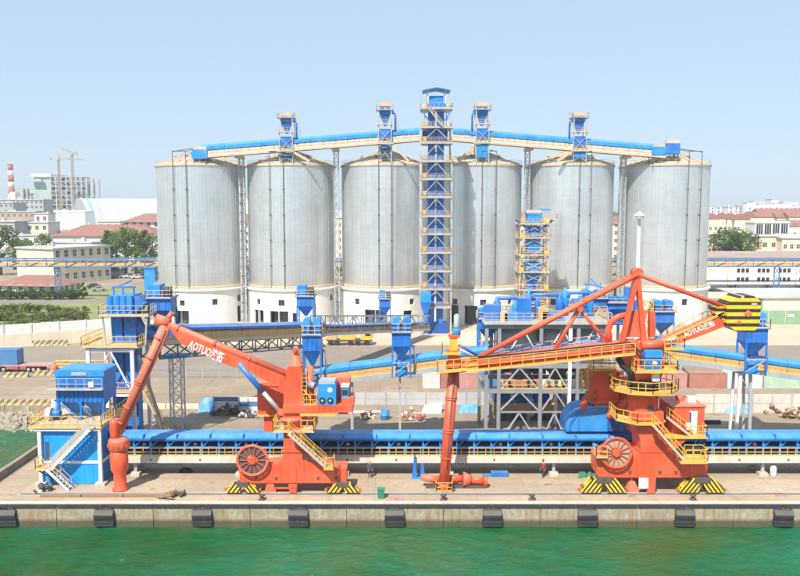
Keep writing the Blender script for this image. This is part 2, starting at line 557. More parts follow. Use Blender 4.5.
    def mesh(self, name, mat, org=Vector((0, 0, 0))):
        me = bpy.data.meshes.new(name)
        me.from_pydata([tuple(x - org) for x in self.v], [], self.f)
        me.polygons.foreach_set("use_smooth", self.sm)
        me.materials.append(MATS[mat])
        me.update()
        return me

    def build(self, name, mat, parent=None, **kw):
        org = Vector((0, 0, 0))
        r = parent
        while r is not None:
            org = org + r.location
            r = r.parent
        o = bpy.data.objects.new(name, self.mesh(name, mat, org))
        COL.objects.link(o)
        o.parent = parent
        for k, v in kw.items():
            o[k] = v
        return o


def thing(name, label, cat, loc=(0, 0, 0), group=None):
    o = bpy.data.objects.new(name, None)
    COL.objects.link(o)
    o.location = loc
    o.empty_display_size = 0.3
    o["label"] = label
    o["category"] = cat
    if group:
        o["group"] = group
    return o


def tag(o, label, cat, group=None):
    o["label"] = label
    o["category"] = cat
    if group:
        o["group"] = group
    return o


def solo(mb, name, mat, label, cat, base=None, group=None):
    """a thing that is one mesh, with its origin at its base"""
    if base is None:
        n = len(mb.v)
        c = sum(mb.v, Vector((0, 0, 0))) / n
        base = Vector((c.x, c.y, min(v.z for v in mb.v)))
    o = bpy.data.objects.new(name, mb.mesh(name, mat, Vector(base)))
    COL.objects.link(o)
    o.location = base
    return tag(o, label, cat, group)


def struct(mb, name, mat):
    o = mb.build(name, mat)
    o["kind"] = "structure"
    return o


KIDS = {}


def copy_tree(o, parent=None):
    c = o.copy()
    COL.objects.link(c)
    c.parent = parent
    for ch in [x for x in COL.objects if x.parent == o]:
        copy_tree(ch, c)
    return c


def place(mesh, name, parent, loc=(0, 0, 0), rz=0.0, scale=None):
    """another piece that shares the mesh of its likes; loc is relative to the parent"""
    o = bpy.data.objects.new(name, mesh)
    COL.objects.link(o)
    o.parent = parent
    o.location = loc
    o.rotation_euler = (0, 0, rz)
    if scale:
        o.scale = scale
    return o


ORD = ["first", "second", "third", "fourth", "fifth", "sixth", "seventh", "eighth", "ninth", "tenth", "eleventh", "twelfth", "thirteenth"]
V = Vector
# ================================================================== THE SETTING
QX = -41.2          # left end of the quay
LY = 39.0           # shore line left of the quay
WZ = -2.1           # water level
FAR = 9000

g = MB()
g.add([(QX, 0, 0), (300, 0, 0), (300, LY, 0), (QX, LY, 0)], [(0, 1, 2, 3)])
g.add([(-4000, LY, 0), (QX, LY, 0), (300, LY, 0), (4000, LY, 0), (4000, 430, 0), (-4000, 430, 0)], [(0, 1, 2, 3, 4, 5)])
struct(g, "ground", "yard_concrete")
struct(MB().add([(-6000, 430, -0.02), (6000, 430, -0.02), (6000, FAR, -0.02), (-6000, FAR, -0.02)], [(0, 1, 2, 3)]), "far_land", "far_ground")
random.seed(31)
WAV = []
for _ in range(26):
    wl_ = random.uniform(.55, 2.6)
    an = R(90) + random.gauss(0, .75)
    WAV.append((2 * math.pi / wl_ * math.cos(an), 2 * math.pi / wl_ * math.sin(an), random.uniform(0, 6.28), 0.0075 * wl_ ** .9))
wat = MB()


def ripple_patch(x0, x1, y0, y1, st):
    nx, ny = int((x1 - x0) / st), int((y1 - y0) / st)
    vs_ = []
    for j in range(ny + 1):
        for i in range(nx + 1):
            x, y = x0 + (x1 - x0) * i / nx, y0 + (y1 - y0) * j / ny
            edge = 0.0 if i in (0, nx) or j in (0, ny) else 1.0
            z = sum(a_ * math.sin(kx * x + ky * y + ph) for kx, ky, ph, a_ in WAV) if edge else 0.0
            vs_.append((x, y, WZ + z))
    n_ = nx + 1
    wat.add(vs_, [(j * n_ + i, j * n_ + i + 1, (j + 1) * n_ + i + 1, (j + 1) * n_ + i) for j in range(ny) for i in range(nx)], True)


ripple_patch(-56, 56, -13, .1, .17)
ripple_patch(-80, -41.5, .1, LY + 1, .5)
for (x0_, x1_, y0_, y1_) in ((-4000, 4000, -600, -13), (-4000, -56, -13, .1), (56, 4000, -13, .1), (-4000, -80, .1, LY + 1)):
    wat.add([(x0_, y0_, WZ), (x1_, y0_, WZ), (x1_, y1_, WZ), (x0_, y1_, WZ)], [(0, 1, 2, 3)])
struct(wat, "water", "harbour_water")
struct(MB().add([(QX + .6, .5, .004), (300, .5, .004), (300, 15.5, .004), (QX + .6, 15.5, .004)], [(0, 1, 2, 3)]), "quay_deck", "quay_deck_concrete")
struct(MB().add([(-300, 57, .004), (300, 57, .004), (300, 86, .004), (-300, 86, .004)], [(0, 1, 2, 3)]), "road", "road_grey")
struct(MB().add([(-62, 88, .004), (110, 88, .004), (110, 150, .004), (-62, 150, .004)], [(0, 1, 2, 3)]), "dusty_apron", "dust_ground")
struct(MB().add([(-260, 96, .004), (-66, 96, .004), (-66, 205, .004), (-260, 205, .004)], [(0, 1, 2, 3)]), "grass_verge", "grass_ground")
struct(MB().add([(-260, 158, .008), (-58, 158, .008), (-58, 168, .008), (-260, 168, .008)], [(0, 1, 2, 3)]), "back_road", "road_grey")
for a, b, c2 in ((-300, 300, 71.3), (-300, 300, 58.0), (-300, 300, 85.2)):
    pass

# quay wall: panels between recessed joints, coping, rubbing strip, fenders
qw = struct(MB().box(QX, 300, 0.12, 0.9, -6, -0.1), "quay_wall", "quay_wall_concrete")
pitch = 9.13
panm = MB().prism([(-2.25, -5.5), (2.25, -5.5), (2.25, -0.12), (-2.25, -0.12)], 0.0, 0.119).mesh("panel", "quay_wall_concrete")
cop = MB()
for i in range(-5, 9):
    for k in (0, 1):
        x = -0.47 + i * pitch + (k + 0.5) * pitch / 2
        if QX + 2.2 < x < 70:
            place(panm, "panel", qw, (x, 0, 0))
copm = MB().box(-2.27, 2.27, -0.02, 0.55, -0.118, 0.24).mesh("coping_stone", "coping_concrete")
strm = MB().box(-2.25, 2.25, -0.16, -0.021, -0.13, 0.14).mesh("rubbing_strip", "fender_rubber")
for i in range(-9, 15):
    x = -0.47 + (i + 0.5) * pitch / 2
    place(copm, "coping_stone", qw, (x, 0, 0))
    place(strm, "rubbing_strip", qw, (x, 0, 0))
FW = ["far left", "second", "third", "fourth", "fifth", "sixth", "seventh", "eighth", "rightmost"]
for i in range(9):
    x = -0.47 + (i - 4) * pitch
    lab = "%s rubber fender on the quay wall%s" % (FW[i], "" if i in (0, 8) else ", counted from the left")
    x += random.uniform(-.12, .12)
    t = thing("rubber_fender", lab, "fender", (x, -0.02, -1.9), "fenders on the quay wall")
    t.rotation_euler = (0, R(random.uniform(-1.6, 1.6)), 0)
    m = MB()
    yz = [(0.0, -0.35), (-0.15, -0.35), (-0.42, -0.8), (-0.42, -1.0), (-0.32, -1.28), (0.0, -1.28)]
    n = len(yz)
    w = 0.9
    m.add([(x - w, a - .02, b) for a, b in yz] + [(x + w, a - .02, b) for a, b in yz],
          [tuple(range(n))[::-1], tuple(range(n, 2 * n))] + [(k, (k + 1) % n, n + (k + 1) % n, n + k) for k in range(n)])
    m.build("rubber_body", "fender_rubber", t)
    MB().box(x - .96, x + .96, -0.36, -0.03, -1.62, -1.34).build("rubber_block", "fender_rubber", t)
    MB().box(x - .9, x + .9, -0.3, -0.03, -1.92, -1.68).build("rubber_block", "fender_rubber", t)
    pl = MB()
    pl.add([(x - .9, -0.2, -0.4), (x + .9, -0.2, -0.4), (x + .86, -0.452, -0.8), (x - .86, -0.452, -0.8)], [(0, 3, 2, 1)])
    pl.build("face_plate", "fender_face", t)
    for sx in (-.7, .7):
        MB().box(x + sx - .05, x + sx + .05, -0.2, -0.02, -0.33, -0.2).build("bracket", "dark_steel", t)

# left side wall of the quay and the stone revetment of the basin
w = struct(MB().box(QX - .55, QX, -0.0, LY, -5, 0.02), "quay_side_wall", "old_concrete")
for k in range(9):
    y0 = 0.3 + k * 4.3
    MB().box(QX - .5, QX - .02, y0, y0 + 4.22, 0.021, 0.85 - 0.02 * (k % 3)).build("parapet_block", "old_concrete", w)
b = struct(MB().box(-400, QX - .56, LY - .6, LY, -4, 0.0), "shore_wall", "quay_wall_concrete")
for k in range(13):
    x1 = QX - .6 - k * 3.6
    MB().box(x1 - 3.5, x1, LY - .7, LY - .601, -1.3, 0.0).build("wall_block", "quay_wall_concrete", b)
bank = MB().add([(-400, LY - .6, -1.1), (QX - .56, LY - .6, -1.1), (QX - .56, LY - 7, -2.7), (-400, LY - 7, -2.7)], [(0, 3, 2, 1)])
struct(bank, "shore_bank", "rock_stone")
rk = MB()
ico = [(0, 0, 1)] + [(0.894 * math.cos(k * 1.2566), 0.894 * math.sin(k * 1.2566), 0.447) for k in range(5)] + \
      [(0.894 * math.cos(k * 1.2566 + .628), 0.894 * math.sin(k * 1.2566 + .628), -0.447) for k in range(5)] + [(0, 0, -1)]
icf = [(0, 1 + k, 1 + (k + 1) % 5) for k in range(5)] + [(1 + k, 6 + k, 1 + (k + 1) % 5) for k in range(5)] + \
      [(1 + (k + 1) % 5, 6 + k, 6 + (k + 1) % 5) for k in range(5)] + [(11, 6 + (k + 1) % 5, 6 + k) for k in range(5)]


def rock(mb, c, s):
    rot = Matrix.Rotation(random.uniform(0, 6.28), 3, 'Z') @ Matrix.Rotation(random.uniform(0, 6.28), 3, 'X')
    sc = [s * random.uniform(.7, 1.25) for _ in range(3)]
    mb.add([V(c) + rot @ V((a[0] * sc[0], a[1] * sc[1], a[2] * sc[2])) * random.uniform(.85, 1.15) for a in ico], icf)


for _ in range(620):
    tt = random.random()
    rock(rk, (random.uniform(-66, QX - 1), LY - .8 - tt * 6.0, -1.15 - tt * 1.45), random.uniform(.28, .62))
o = rk.build("shore_rocks", "rock_stone")
o["kind"] = "stuff"
tag(o, "pile of pale rocks along the basin shore at left", "rocks")
del o["category"]
o["category"] = "rocks"

# crane rails in the deck
for yy, nm in ((3.1, "crane rail along the quay edge in front of the belt gallery"), (14.6, "crane rail behind the covered belt gallery")):
    t = thing("crane_rail", "long steel " + nm, "rail", (0, yy, 0))
    MB().box(QX + 4, 120, yy - .18, yy + .18, 0.006, 0.05).build("rail_bed", "dark_steel", t)
    MB().box(QX + 4, 120, yy - .05, yy + .05, 0.05, 0.14).build("rail_head", "grey_steel", t)

# ================================================================== SILOS
SY, SR, SZ0, SZ1 = 127.0, 10.72, 8.6, 38.0
SX = [-49.3, -26.9, -3.7, 19.25, 41.9, 65.4]

wallm = MB()
nseg, rings = 96, 27
vs, fs = [], []
rh = (SZ1 - SZ0) / rings
prof = []
prof = [(SR, SZ0 + (SZ1 - SZ0) * i / 6) for i in range(7)]
wallm.lathe(prof, (0, 0, 0), nseg, True, False)
WALL = wallm.mesh("steel_wall", "galvanised_sheet")
stf = MB()
for k in range(84):
    an = 2 * math.pi * (k + .5) / 84
    ca_, sa_ = math.cos(an), math.sin(an)
    r = SR + .04
    stf.bar((r * ca_, r * sa_, SZ0 + .1), (r * ca_, r * sa_, SZ1 - .1), .045, .045)
for i in range(1, rings):
    z = SZ0 + i * rh
    stf.lathe([(SR, z - .025), (SR + .022, z - .02), (SR + .022, z + .02), (SR, z + .025)], (0, 0, 0), 72, False, False)
STIFF = stf.mesh("stiffener", "galvanised_sheet")
rf = MB()
rf.lathe([(SR + .18, SZ1 - .35), (SR + .3, SZ1 - .3), (SR + .3, SZ1 + .12), (SR, SZ1 + .25), (SR * .5, SZ1 + 2.2), (1.4, SZ1 + 3.75), (1.4, SZ1 + 4.3), (0.02, SZ1 + 4.3)], (0, 0, 0), 60, False, False)
ROOF = rf.mesh("roof", "tan_roof")
rb = MB()
for k in range(30):
    an = 2 * math.pi * k / 30
    ca_, sa_ = math.cos(an), math.sin(an)
    rb.bar((SR * ca_, SR * sa_, SZ1 + .3), (1.5 * ca_, 1.5 * sa_, SZ1 + 3.8), .12, .12)
RIBS = rb.mesh("roof_rib", "tan_roof")


def ring_rail(r, z, step, t=.06, h=1.0):
    m = MB()
    n = 60
    for hh in (h, h * .5):
        m.loft([(r * math.cos(2 * math.pi * k / n), r * math.sin(2 * math.pi * k / n), z + hh) for k in range(n + 1)], [t * .6] * (n + 1), 5)
    for k in range(step):
        an = 2 * math.pi * k / step
        m.box(r * math.cos(an) - t / 2, r * math.cos(an) + t / 2, r * math.sin(an) - t / 2, r * math.sin(an) + t / 2, z, z + h)
    return m


RAIL0 = ring_rail(SR + .95, SZ0 + .06, 42).mesh("railing", "tan_steel")
RAIL1 = ring_rail(SR + .1, SZ1 + .2, 42, .05, .9).mesh("railing", "tan_steel")
LEDGE = MB().lathe([(SR - .2, SZ0 - .75), (SR + .75, SZ0 - .7), (SR + 1.05, SZ0 - .45), (SR + 1.05, SZ0), (SR - .2, SZ0 + .03)], (0, 0, 0), 72, True, False).mesh("ledge", "white_wall")
BOTR = MB().lathe([(SR + .04, SZ0 - .02), (SR + .3, SZ0 + .03), (SR + .3, SZ0 + .5), (SR + .06, SZ0 + .62)], (0, 0, 0), 72, False, False).mesh("base_ring", "tan_steel")

SLAB = ["leftmost corrugated steel grain silo on a white round base",
        "second corrugated grain silo from the left, behind the blue hopper on the gallery",
        "third corrugated grain silo from the left, just left of the tall elevator tower",
        "corrugated grain silo just right of the tall elevator tower",
        "fifth corrugated grain silo, behind the blue and yellow loading tower",
        "rightmost corrugated steel grain silo, behind the right red crane"]
WINS = [[(-13, 4.6, 1.3, 1.3), (27, 4.7, 1.3, 1.4), (62, 5.1, 1.2, 1.5)],
        [(-39.5, 4.7, 1.3, 1.3), (-6.5, 4.6, 1.5, 1.4), (24, 4.7, 1.2, 1.2), (64, 5.2, 1.2, 1.5)],
        [(-36, 4.7, 1.4, 1.4), (36, 4.7, 1.4, 1.4)],
        [(-33, 4.7, 1.4, 1.4), (2.6, 4.7, 1.5, 1.4), (40, 4.7, 1.3, 1.3)],
        [(-28, 4.7, 1.4, 1.4), (15, 4.7, 1.4, 1.4), (45, 4.7, 1.3, 1.3)],
        [(-25, 4.7, 1.4, 1.4), (12, 4.7, 1.5, 1.5), (45, 5.0, 1.3, 1.6)]]
DOORS = [[(-20, 3.1, 1.7), (-10, 3.1, 1.7), (62, 3.6, 1.2)], [(-44, 3.0, 1.6), (-36, 3.0, 1.6), (-16, 3.0, 1.8), (-4, 3.0, 1.8), (10, 2.6, 1.0)],
         [(-18, 3.3, 2.2), (-4, 3.3, 2.2), (30, 3.0, 2)], [(-36, 4.2, 2.6), (-12, 4.2, 2.6), (14, 3, 2)], [(-20, 3.5, 2.4), (10, 3.4, 2.2)], [(-18, 3.4, 2.4), (45, 1.5, 1.2)]]


def silo_base(t, wins, doors):
    """drum wall with real openings; panes sit back in them, and dark sheets for the shade inside the doorways"""
    r, ri = SR + .55, SR + .05
    cuts = []
    for a, z, w, h in wins:
        cuts.append((a, w, z, z + h, 0))
    for a, h, w in doors:
        cuts.append((a, w * 1.22, 0.0, h * 1.1, 1))
    angs = set()
    n = 72
    for k in range(n):
        angs.add(round(k * 360 / n - 180, 3))
    spans = []
    for a, w, z0, z1, kd in cuts:
        ha = math.degrees(w / 2 / r)
        spans.append((round(a - ha, 3), round(a + ha, 3), z0, z1, kd))
    for s in spans:
        for q in list(angs):
            if s[0] - .8 < q < s[1] + .8:
                angs.discard(q)
    for s in spans:
        angs.add(s[0])
        angs.add(s[1])
    angs = sorted(angs)
    zs = sorted({0.0, SZ0 - .6} | {s[2] for s in spans} | {s[3] for s in spans})

    def pt(a, z, rr):
        x = math.sin(R(a)) * rr
        y = -math.cos(R(a)) * rr
        return (SXC + x, SY + y, z)

    m = MB()
    for i in range(len(angs)):
        a0, a1 = angs[i], angs[(i + 1) % len(angs)]
        if i == len(angs) - 1:
            a1 += 360
        for z0, z1 in zip(zs[:-1], zs[1:]):
            hole = any(s[0] - 1e-3 <= a0 and a1 <= s[1] + 1e-3 and s[2] <= z0 + 1e-3 and z1 <= s[3] + 1e-3 for s in spans)
            if not hole:
                m.add([pt(a0, z0, r), pt(a1, z0, r), pt(a1, z1, r), pt(a0, z1, r)], [(0, 1, 2, 3)])
    for s in spans:
        a0, a1, z0, z1, kd = s
        q = [(a0, z0), (a1, z0), (a1, z1), (a0, z1)]
        for (b0, y0), (b1, y1) in zip(q, q[1:] + q[:1]):
            m.add([pt(b0, y0, r), pt(b0, y0, ri), pt(b1, y1, ri), pt(b1, y1, r)], [(0, 1, 2, 3)])
    base = m.build("base_wall", "white_wall", t)
    for s in spans:
        a0, a1, z0, z1, kd = s
        rr = ri + .12 if kd == 0 else ri - 1.6
        pm = MB().add([pt(a0, z0, rr), pt(a1, z0, rr), pt(a1, z1, rr), pt(a0, z1, rr)], [(0, 1, 2, 3)])
        pane = pm.build("window_pane" if kd == 0 else "door", "dark_glass" if kd == 0 else "dark_steel", base)  # door sheet is dark to paint the shade inside the open doorway
        if kd == 0:
            am = (a0 + a1) / 2
            fr = MB()
            fr.bar(pt(am, z0, rr + .05), pt(am, z1, rr + .05), .07)
            fr.bar(pt(a0, (z0 + z1) / 2, rr + .05), pt(a1, (z0 + z1) / 2, rr + .05), .07)
            fr.build("window_frame", "dark_steel", base)


for i, SXC in enumerate(SX):
    t = thing("grain_silo", SLAB[i], "silo", (SXC, SY, 0), "row of grain silos")
    silo_base(t, WINS[i], DOORS[i])
    place(WALL, "steel_wall", t)
    s_ = place(STIFF, "stiffener", t)
    s_["kind"] = "stuff"
    ro = place(ROOF, "roof", t)
    rr = place(RIBS, "roof_rib", ro)
    rr["kind"] = "stuff"
    place(RAIL1, "railing", ro)
    lg = place(LEDGE, "ledge", t)
    place(RAIL0, "railing", lg)
    place(BOTR, "base_ring", t)
    # two risers that climb the front and bend over the roof
    offs = ((-.37, -.07), (-.34, -.04), (-.12, .16), (.0, .30), (.02, .27), (.20, .52))[i]
    for k, u in enumerate(offs):
        a = math.asin(u)
        x0, y0 = SXC + math.sin(a) * (SR + .35), SY - math.cos(a) * (SR + .35)
        top = SZ1 + 3.0
        pts = [(x0, y0, SZ0 + .1), (x0, y0, top)]
        pm = MB().bar(pts[0], pts[1], .13, .13)
        pm.bar((x0, y0, top - .1), (SXC + u * 2, SY - 2, SZ1 + 4.4), .14, .14)
        pr = pm.build("riser", "dark_steel", t)
        for zz in (14, 20, 26, 32):
            MB().box(x0 - .17, x0 + .17, y0 - .14, y0 + .3, zz, zz + .3).build("bracket", "scrap_brown" if i > 2 and zz in (14, 32) else "dark_steel", pr)
    mb = MB()
    a, c_ = offs
    xa = SXC + a * (SR + .35)
    xb = SXC + c_ * (SR + .35)
    mb.bar((xa, SY - math.sqrt(1 - a * a) * (SR + .35), SZ1 + 3.0), (xb, SY - math.sqrt(1 - c_ * c_) * (SR + .35), SZ1 + 3.0), .18)
    mb.build("riser_tie", "dark_steel", t)
    # roof hatch and vents
    for an in (20, 75, 140, 200, 250, 320):
        q = (SXC + 6 * math.cos(R(an)), SY + 6 * math.sin(R(an)), SZ1 + 1.6)
        MB().lathe([(.3, 0), (.3, .7), (.5, .75), (.05, 1.0)], q, 10).build("roof_vent", "tan_roof", t)


# ================================================================== generic steelwork
def lattice(t, x0, x1, y0, y1, z0, z1, bays, lw=.22, bw=.1, mat="grey_steel", faces=(1, 1, 1, 1), taper=0.0, legname="leg"):
    """four separate legs and one brace object per bay"""
    cx, cy = (x0 + x1) / 2, (y0 + y1) / 2

    def cor(i, z):
        k = 1 - taper * (z - z0) / (z1 - z0)
        px, py = ((x0, y0), (x1, y0), (x1, y1), (x0, y1))[i]
        return V((cx + (px - cx) * k, cy + (py - cy) * k, z))
    for i in range(4):
        MB().bar(cor(i, z0), cor(i, z1), lw).build(legname, mat, t)
    for b_ in range(bays):
        za, zb = z0 + (z1 - z0) * b_ / bays, z0 + (z1 - z0) * (b_ + 1) / bays
        m = MB()
        for i in range(4):
            if not faces[i]:
                continue
            j = (i + 1) % 4
            if b_ % 2 == 0:
                m.bar(cor(i, za), cor(j, zb), bw)
                m.bar(cor(j, za), cor(i, zb), bw)
            else:
                m.bar(cor(j, za), cor(i, zb), bw)
                m.bar(cor(i, za), cor(j, zb), bw)
            m.bar(cor(i, zb - .06), cor(j, zb - .06), bw)
        m.build("brace", mat, t)


def stair(t, p, q, width=0.8, mat="yellow_paint", axis='y', name="stair", railmat=None, steps=None):
    """flight from p (bottom) to q (top): two stringers, treads, hand rails; axis = direction of its width"""
    p, q = V(p), V(q)
    wv = V((0, width / 2, 0)) if axis == 'y' else V((width / 2, 0, 0))
    m = MB()
    m.bar(p - wv, q - wv, .07, .24)
    m.bar(p + wv, q + wv, .07, .24)
    st = m.build(name, mat, t)
    n = steps or max(4, int(abs(q.z - p.z) / .28))
    tr = MB()
    for i in range(n):
        c = p.lerp(q, (i + .5) / n)
        if axis == 'y':
            tr.box(c.x - .14, c.x + .14, c.y - width / 2, c.y + width / 2, c.z - .02, c.z + .02)
        else:
            tr.box(c.x - width / 2, c.x + width / 2, c.y - .14, c.y + .14, c.z - .02, c.z + .02)
    o_ = tr.build("tread", "grey_steel", st)
    o_["kind"] = "stuff"
    for s in (-1, 1):
        r_ = MB()
        for k in (.55, 1.05):
            r_.bar(p + wv * s + V((0, 0, k)), q + wv * s + V((0, 0, k)), .05)
        nn = max(2, int((q - p).length / 1.3))
        for i in range(nn + 1):
            c = p.lerp(q, i / nn) + wv * s
            r_.box(c.x - .025, c.x + .025, c.y - .025, c.y + .025, c.z, c.z + 1.05)
        r_.build("hand_rail", railmat or mat, st)
    return st


# ================================================================== HEAD HOUSE (elevator tower)
HY0, HY1 = 102.0, 109.0
hx0, hx1 = at(421, 200, HY0).x, at(451.5, 200, HY0).x
floors = [at(436, y, HY0).z for y in (307, 289, 271, 252.5, 234, 216, 197, 179, 161, 142.5, 127)]
t = thing("elevator_tower", "tall white steel elevator tower with blue bucket elevator and yellow railed floors", "tower", ((hx0 + hx1) / 2, (HY0 + HY1) / 2, 0))
ztop = floors[-1]
for (x, y) in ((hx0, HY0), (hx1, HY0), (hx1, HY1), (hx0, HY1)):
    MB().box(x - .17, x + .17, y - .17, y + .17, 0, ztop + .2).build("column", "grey_steel", t)
xm = (hx0 + hx1) / 2
prev = 0
for k, z in enumerate(floors):
    fl = MB().box(hx0 - .1, hx1 + .1, HY0 - .25, HY1 + .25, z - .22, z - .08).build("platform", "grey_steel", t)
    MB().box(hx0 - .1, hx1 + .1, HY0 - .4, HY0 - .26, z - .26, z - .02).build("edge_beam", "grey_steel", fl)
    MB().rail([(hx0, HY0 - .3, z), (hx1, HY0 - .3, z)], 1.15, .55, .06, 2).build("railing", "rust_tan", fl)
    MB().rail([(hx1 + .05, HY0, z), (hx1 + .05, HY1, z)], 1.15, 1.5, .07, 1).build("railing", "yellow_paint", fl)
    MB().rail([(hx0 - .05, HY0, z), (hx0 - .05, HY1, z)], 1.15, 1.5, .07, 1).build("railing", "yellow_paint", fl)
    if k >= 1:
        m = MB()
        m.bar((hx0 + .2, HY0 - .1, prev + .1), (xm, HY0 - .1, z - .35), .14)
        m.bar((hx1 - .2, HY0 - .1, prev + .1), (xm, HY0 - .1, z - .35), .14)
        m.build("brace", "grey_steel", t)
        m = MB()
        m.bar((hx1, HY0 + .2, prev), (hx1, HY1 - .2, z - .3), .16)
        m.build("brace", "white_steel", t)
        m = MB()
        m.bar((hx0, HY0 + .2, prev), (hx0, HY1 - .2, z - .3), .16)
        m.build("brace", "white_steel", t)
        if k % 2:
            stair(t, (hx0 + 1.2, HY0 + 4.9, prev), (hx1 - 1.2, HY0 + 4.9, z - .1), .7, "tan_steel", 'y')
        else:
            stair(t, (hx1 - 1.2, HY0 + 5.7, prev), (hx0 + 1.2, HY0 + 5.7, z - .1), .7, "tan_steel", 'y')
    # tan switch boxes and guards on the floors
    MB().box(hx0 + .4, hx0 + 1.2, HY0 + .4, HY0 + 1.0, z, z + 1.3).build("cabinet", "yellow_paint" if k % 2 else "tan_steel", t)
    prev = z
for xx in (xm - 1.0, xm + .95):
    e = MB().box(xx - .75, xx + .75, HY0 + 1.6, HY0 + 3.2, 0.3, ztop + 3.5).build("bucket_elevator", "blue_paint", t)
    for k, z in enumerate(floors[:-1]):
        MB().box(xx - .83, xx + .83, HY0 + 1.52, HY0 + 3.28, z + 1.9, z + 2.05).build("casing_flange", "blue_paint", e)
MB().box(xm - 2.6, xm + 2.6, HY0 + 1.2, HY0 + 4.2, 0, 2.3).build("elevator_boot", "deep_blue_paint", t)
# top works
z2 = at(436, 108, HY0).z
MB().box(hx0 - .1, hx1 + .1, HY0 - .3, HY1 - .4, z2 - .25, z2).build("top_platform", "grey_steel", t)
MB().rail([(hx0 - .1, HY0 - .3, z2), (hx1 + .1, HY0 - .3, z2), (hx1 + .1, HY1 - .4, z2), (hx0 - .1, HY1 - .4, z2)], 1.15, 1.0, .06, 1, True).build("railing", "tan_steel", t)
for s, xx in ((-1, hx0), (1, hx1)):
    MB().bar((xm + s * 1.0, HY0 + .2, ztop + .3), (xx, HY0 + .2, z2 - .3), .28).build("strut", "blue_paint", t)
    MB().bar((xm + s * 2.4, HY0 + .5, ztop + .1), (xm + s * 2.4, HY0 + .5, z2 - .2), .18).build("post", "white_steel", t)
    MB().bar((xm + s * 2.4, HY0 + 4.5, ztop + .1), (xm + s * 2.4, HY0 + 4.5, z2 - .2), .18).build("post", "white_steel", t)
stair(t, (xm + 1.2, HY0 - .9, ztop + .1), (xm - 2.0, HY0 - .9, z2), .7, "tan_steel", 'y')
MB().box(xm - 1.5, xm + 1.5, HY0 + 1.2, HY0 + 4, z2, z2 + 2.7).build("elevator_head", "light_blue_paint", t)
MB().lathe([(.6, 0), (.6, .9)], (xm + 2.4, HY0 + 1.5, z2), 14).build("motor", "rust_tan", t)
MB().lathe([(.5, 0), (.5, .8)], (xm - 2.5, HY0 + 1.5, z2), 14).build("motor", "tan_steel", t)
zc = at(436, 90, HY0).z
for s in (-1, 1):
    for yy in (HY0 + .8, HY0 + 4.6):
        MB().bar((xm + s * 1.9, yy, z2), (xm + s * 1.9, yy, zc), .16).build("post", "white_steel", t)
MB().add([(xm - 3, HY0 - .2, zc), (xm, HY0 - .2, zc + .55), (xm, HY0 + 5.6, zc + .55), (xm - 3, HY0 + 5.6, zc), (xm - 3, HY0 - .2, zc - .12), (xm, HY0 - .2, zc + .43), (xm, HY0 + 5.6, zc + .43), (xm - 3, HY0 + 5.6, zc - .12),
           (xm + 3, HY0 - .2, zc), (xm + 3, HY0 + 5.6, zc), (xm + 3, HY0 - .2, zc - .12), (xm + 3, HY0 + 5.6, zc - .12)],
          [(0, 1, 2, 3), (4, 7, 6, 5), (0, 4, 5, 1), (3, 2, 6, 7), (0, 3, 7, 4), (1, 8, 9, 2), (5, 6, 11, 10), (1, 5, 10, 8), (2, 9, 11, 6), (8, 10, 11, 9)]).build("canopy", "light_blue_paint", t)
for k in range(5):
    xx = xm - 1.7 + k * .85
    MB().box(xx - .3, xx + .3, HY0 - .35, HY0 - .25, z2 + .2, z2 + .9).build("guard_panel", "blue_paint", t)
# link bridge back to the top galleries
MB().box(hx0, hx1, HY1 + .25, 119.5, ztop - 2.6, ztop - 2.35).build("link_floor", "tan_steel", t)
MB().box(hx0 + .5, hx1 - .5, HY1 + .3, 119.4, ztop - 2.34, ztop + .0).build("link_housing", "blue_paint", t)
# spout and hopper at the foot
hz = at(423, 292, HY0 - 2).z
MB().box(hx0 - .2, hx0 + 2.2, HY0 - 2.6, HY0 - .6, hz - 2.2, hz).build("hopper_body", "light_blue_paint", t)
MB().frus((hx0 + 1.0, HY0 - 1.6, hz - 5), (.35, .35), (1.2, 1.0), 2.79).build("hopper_cone", "blue_paint", t)
MB().tube((hx0 + 1.0, HY0 - 1.6, hz - 4.9), (hx0 + 1.0, HY0 - 1.6, 2.0), .3).build("spout", "blue_paint", t)


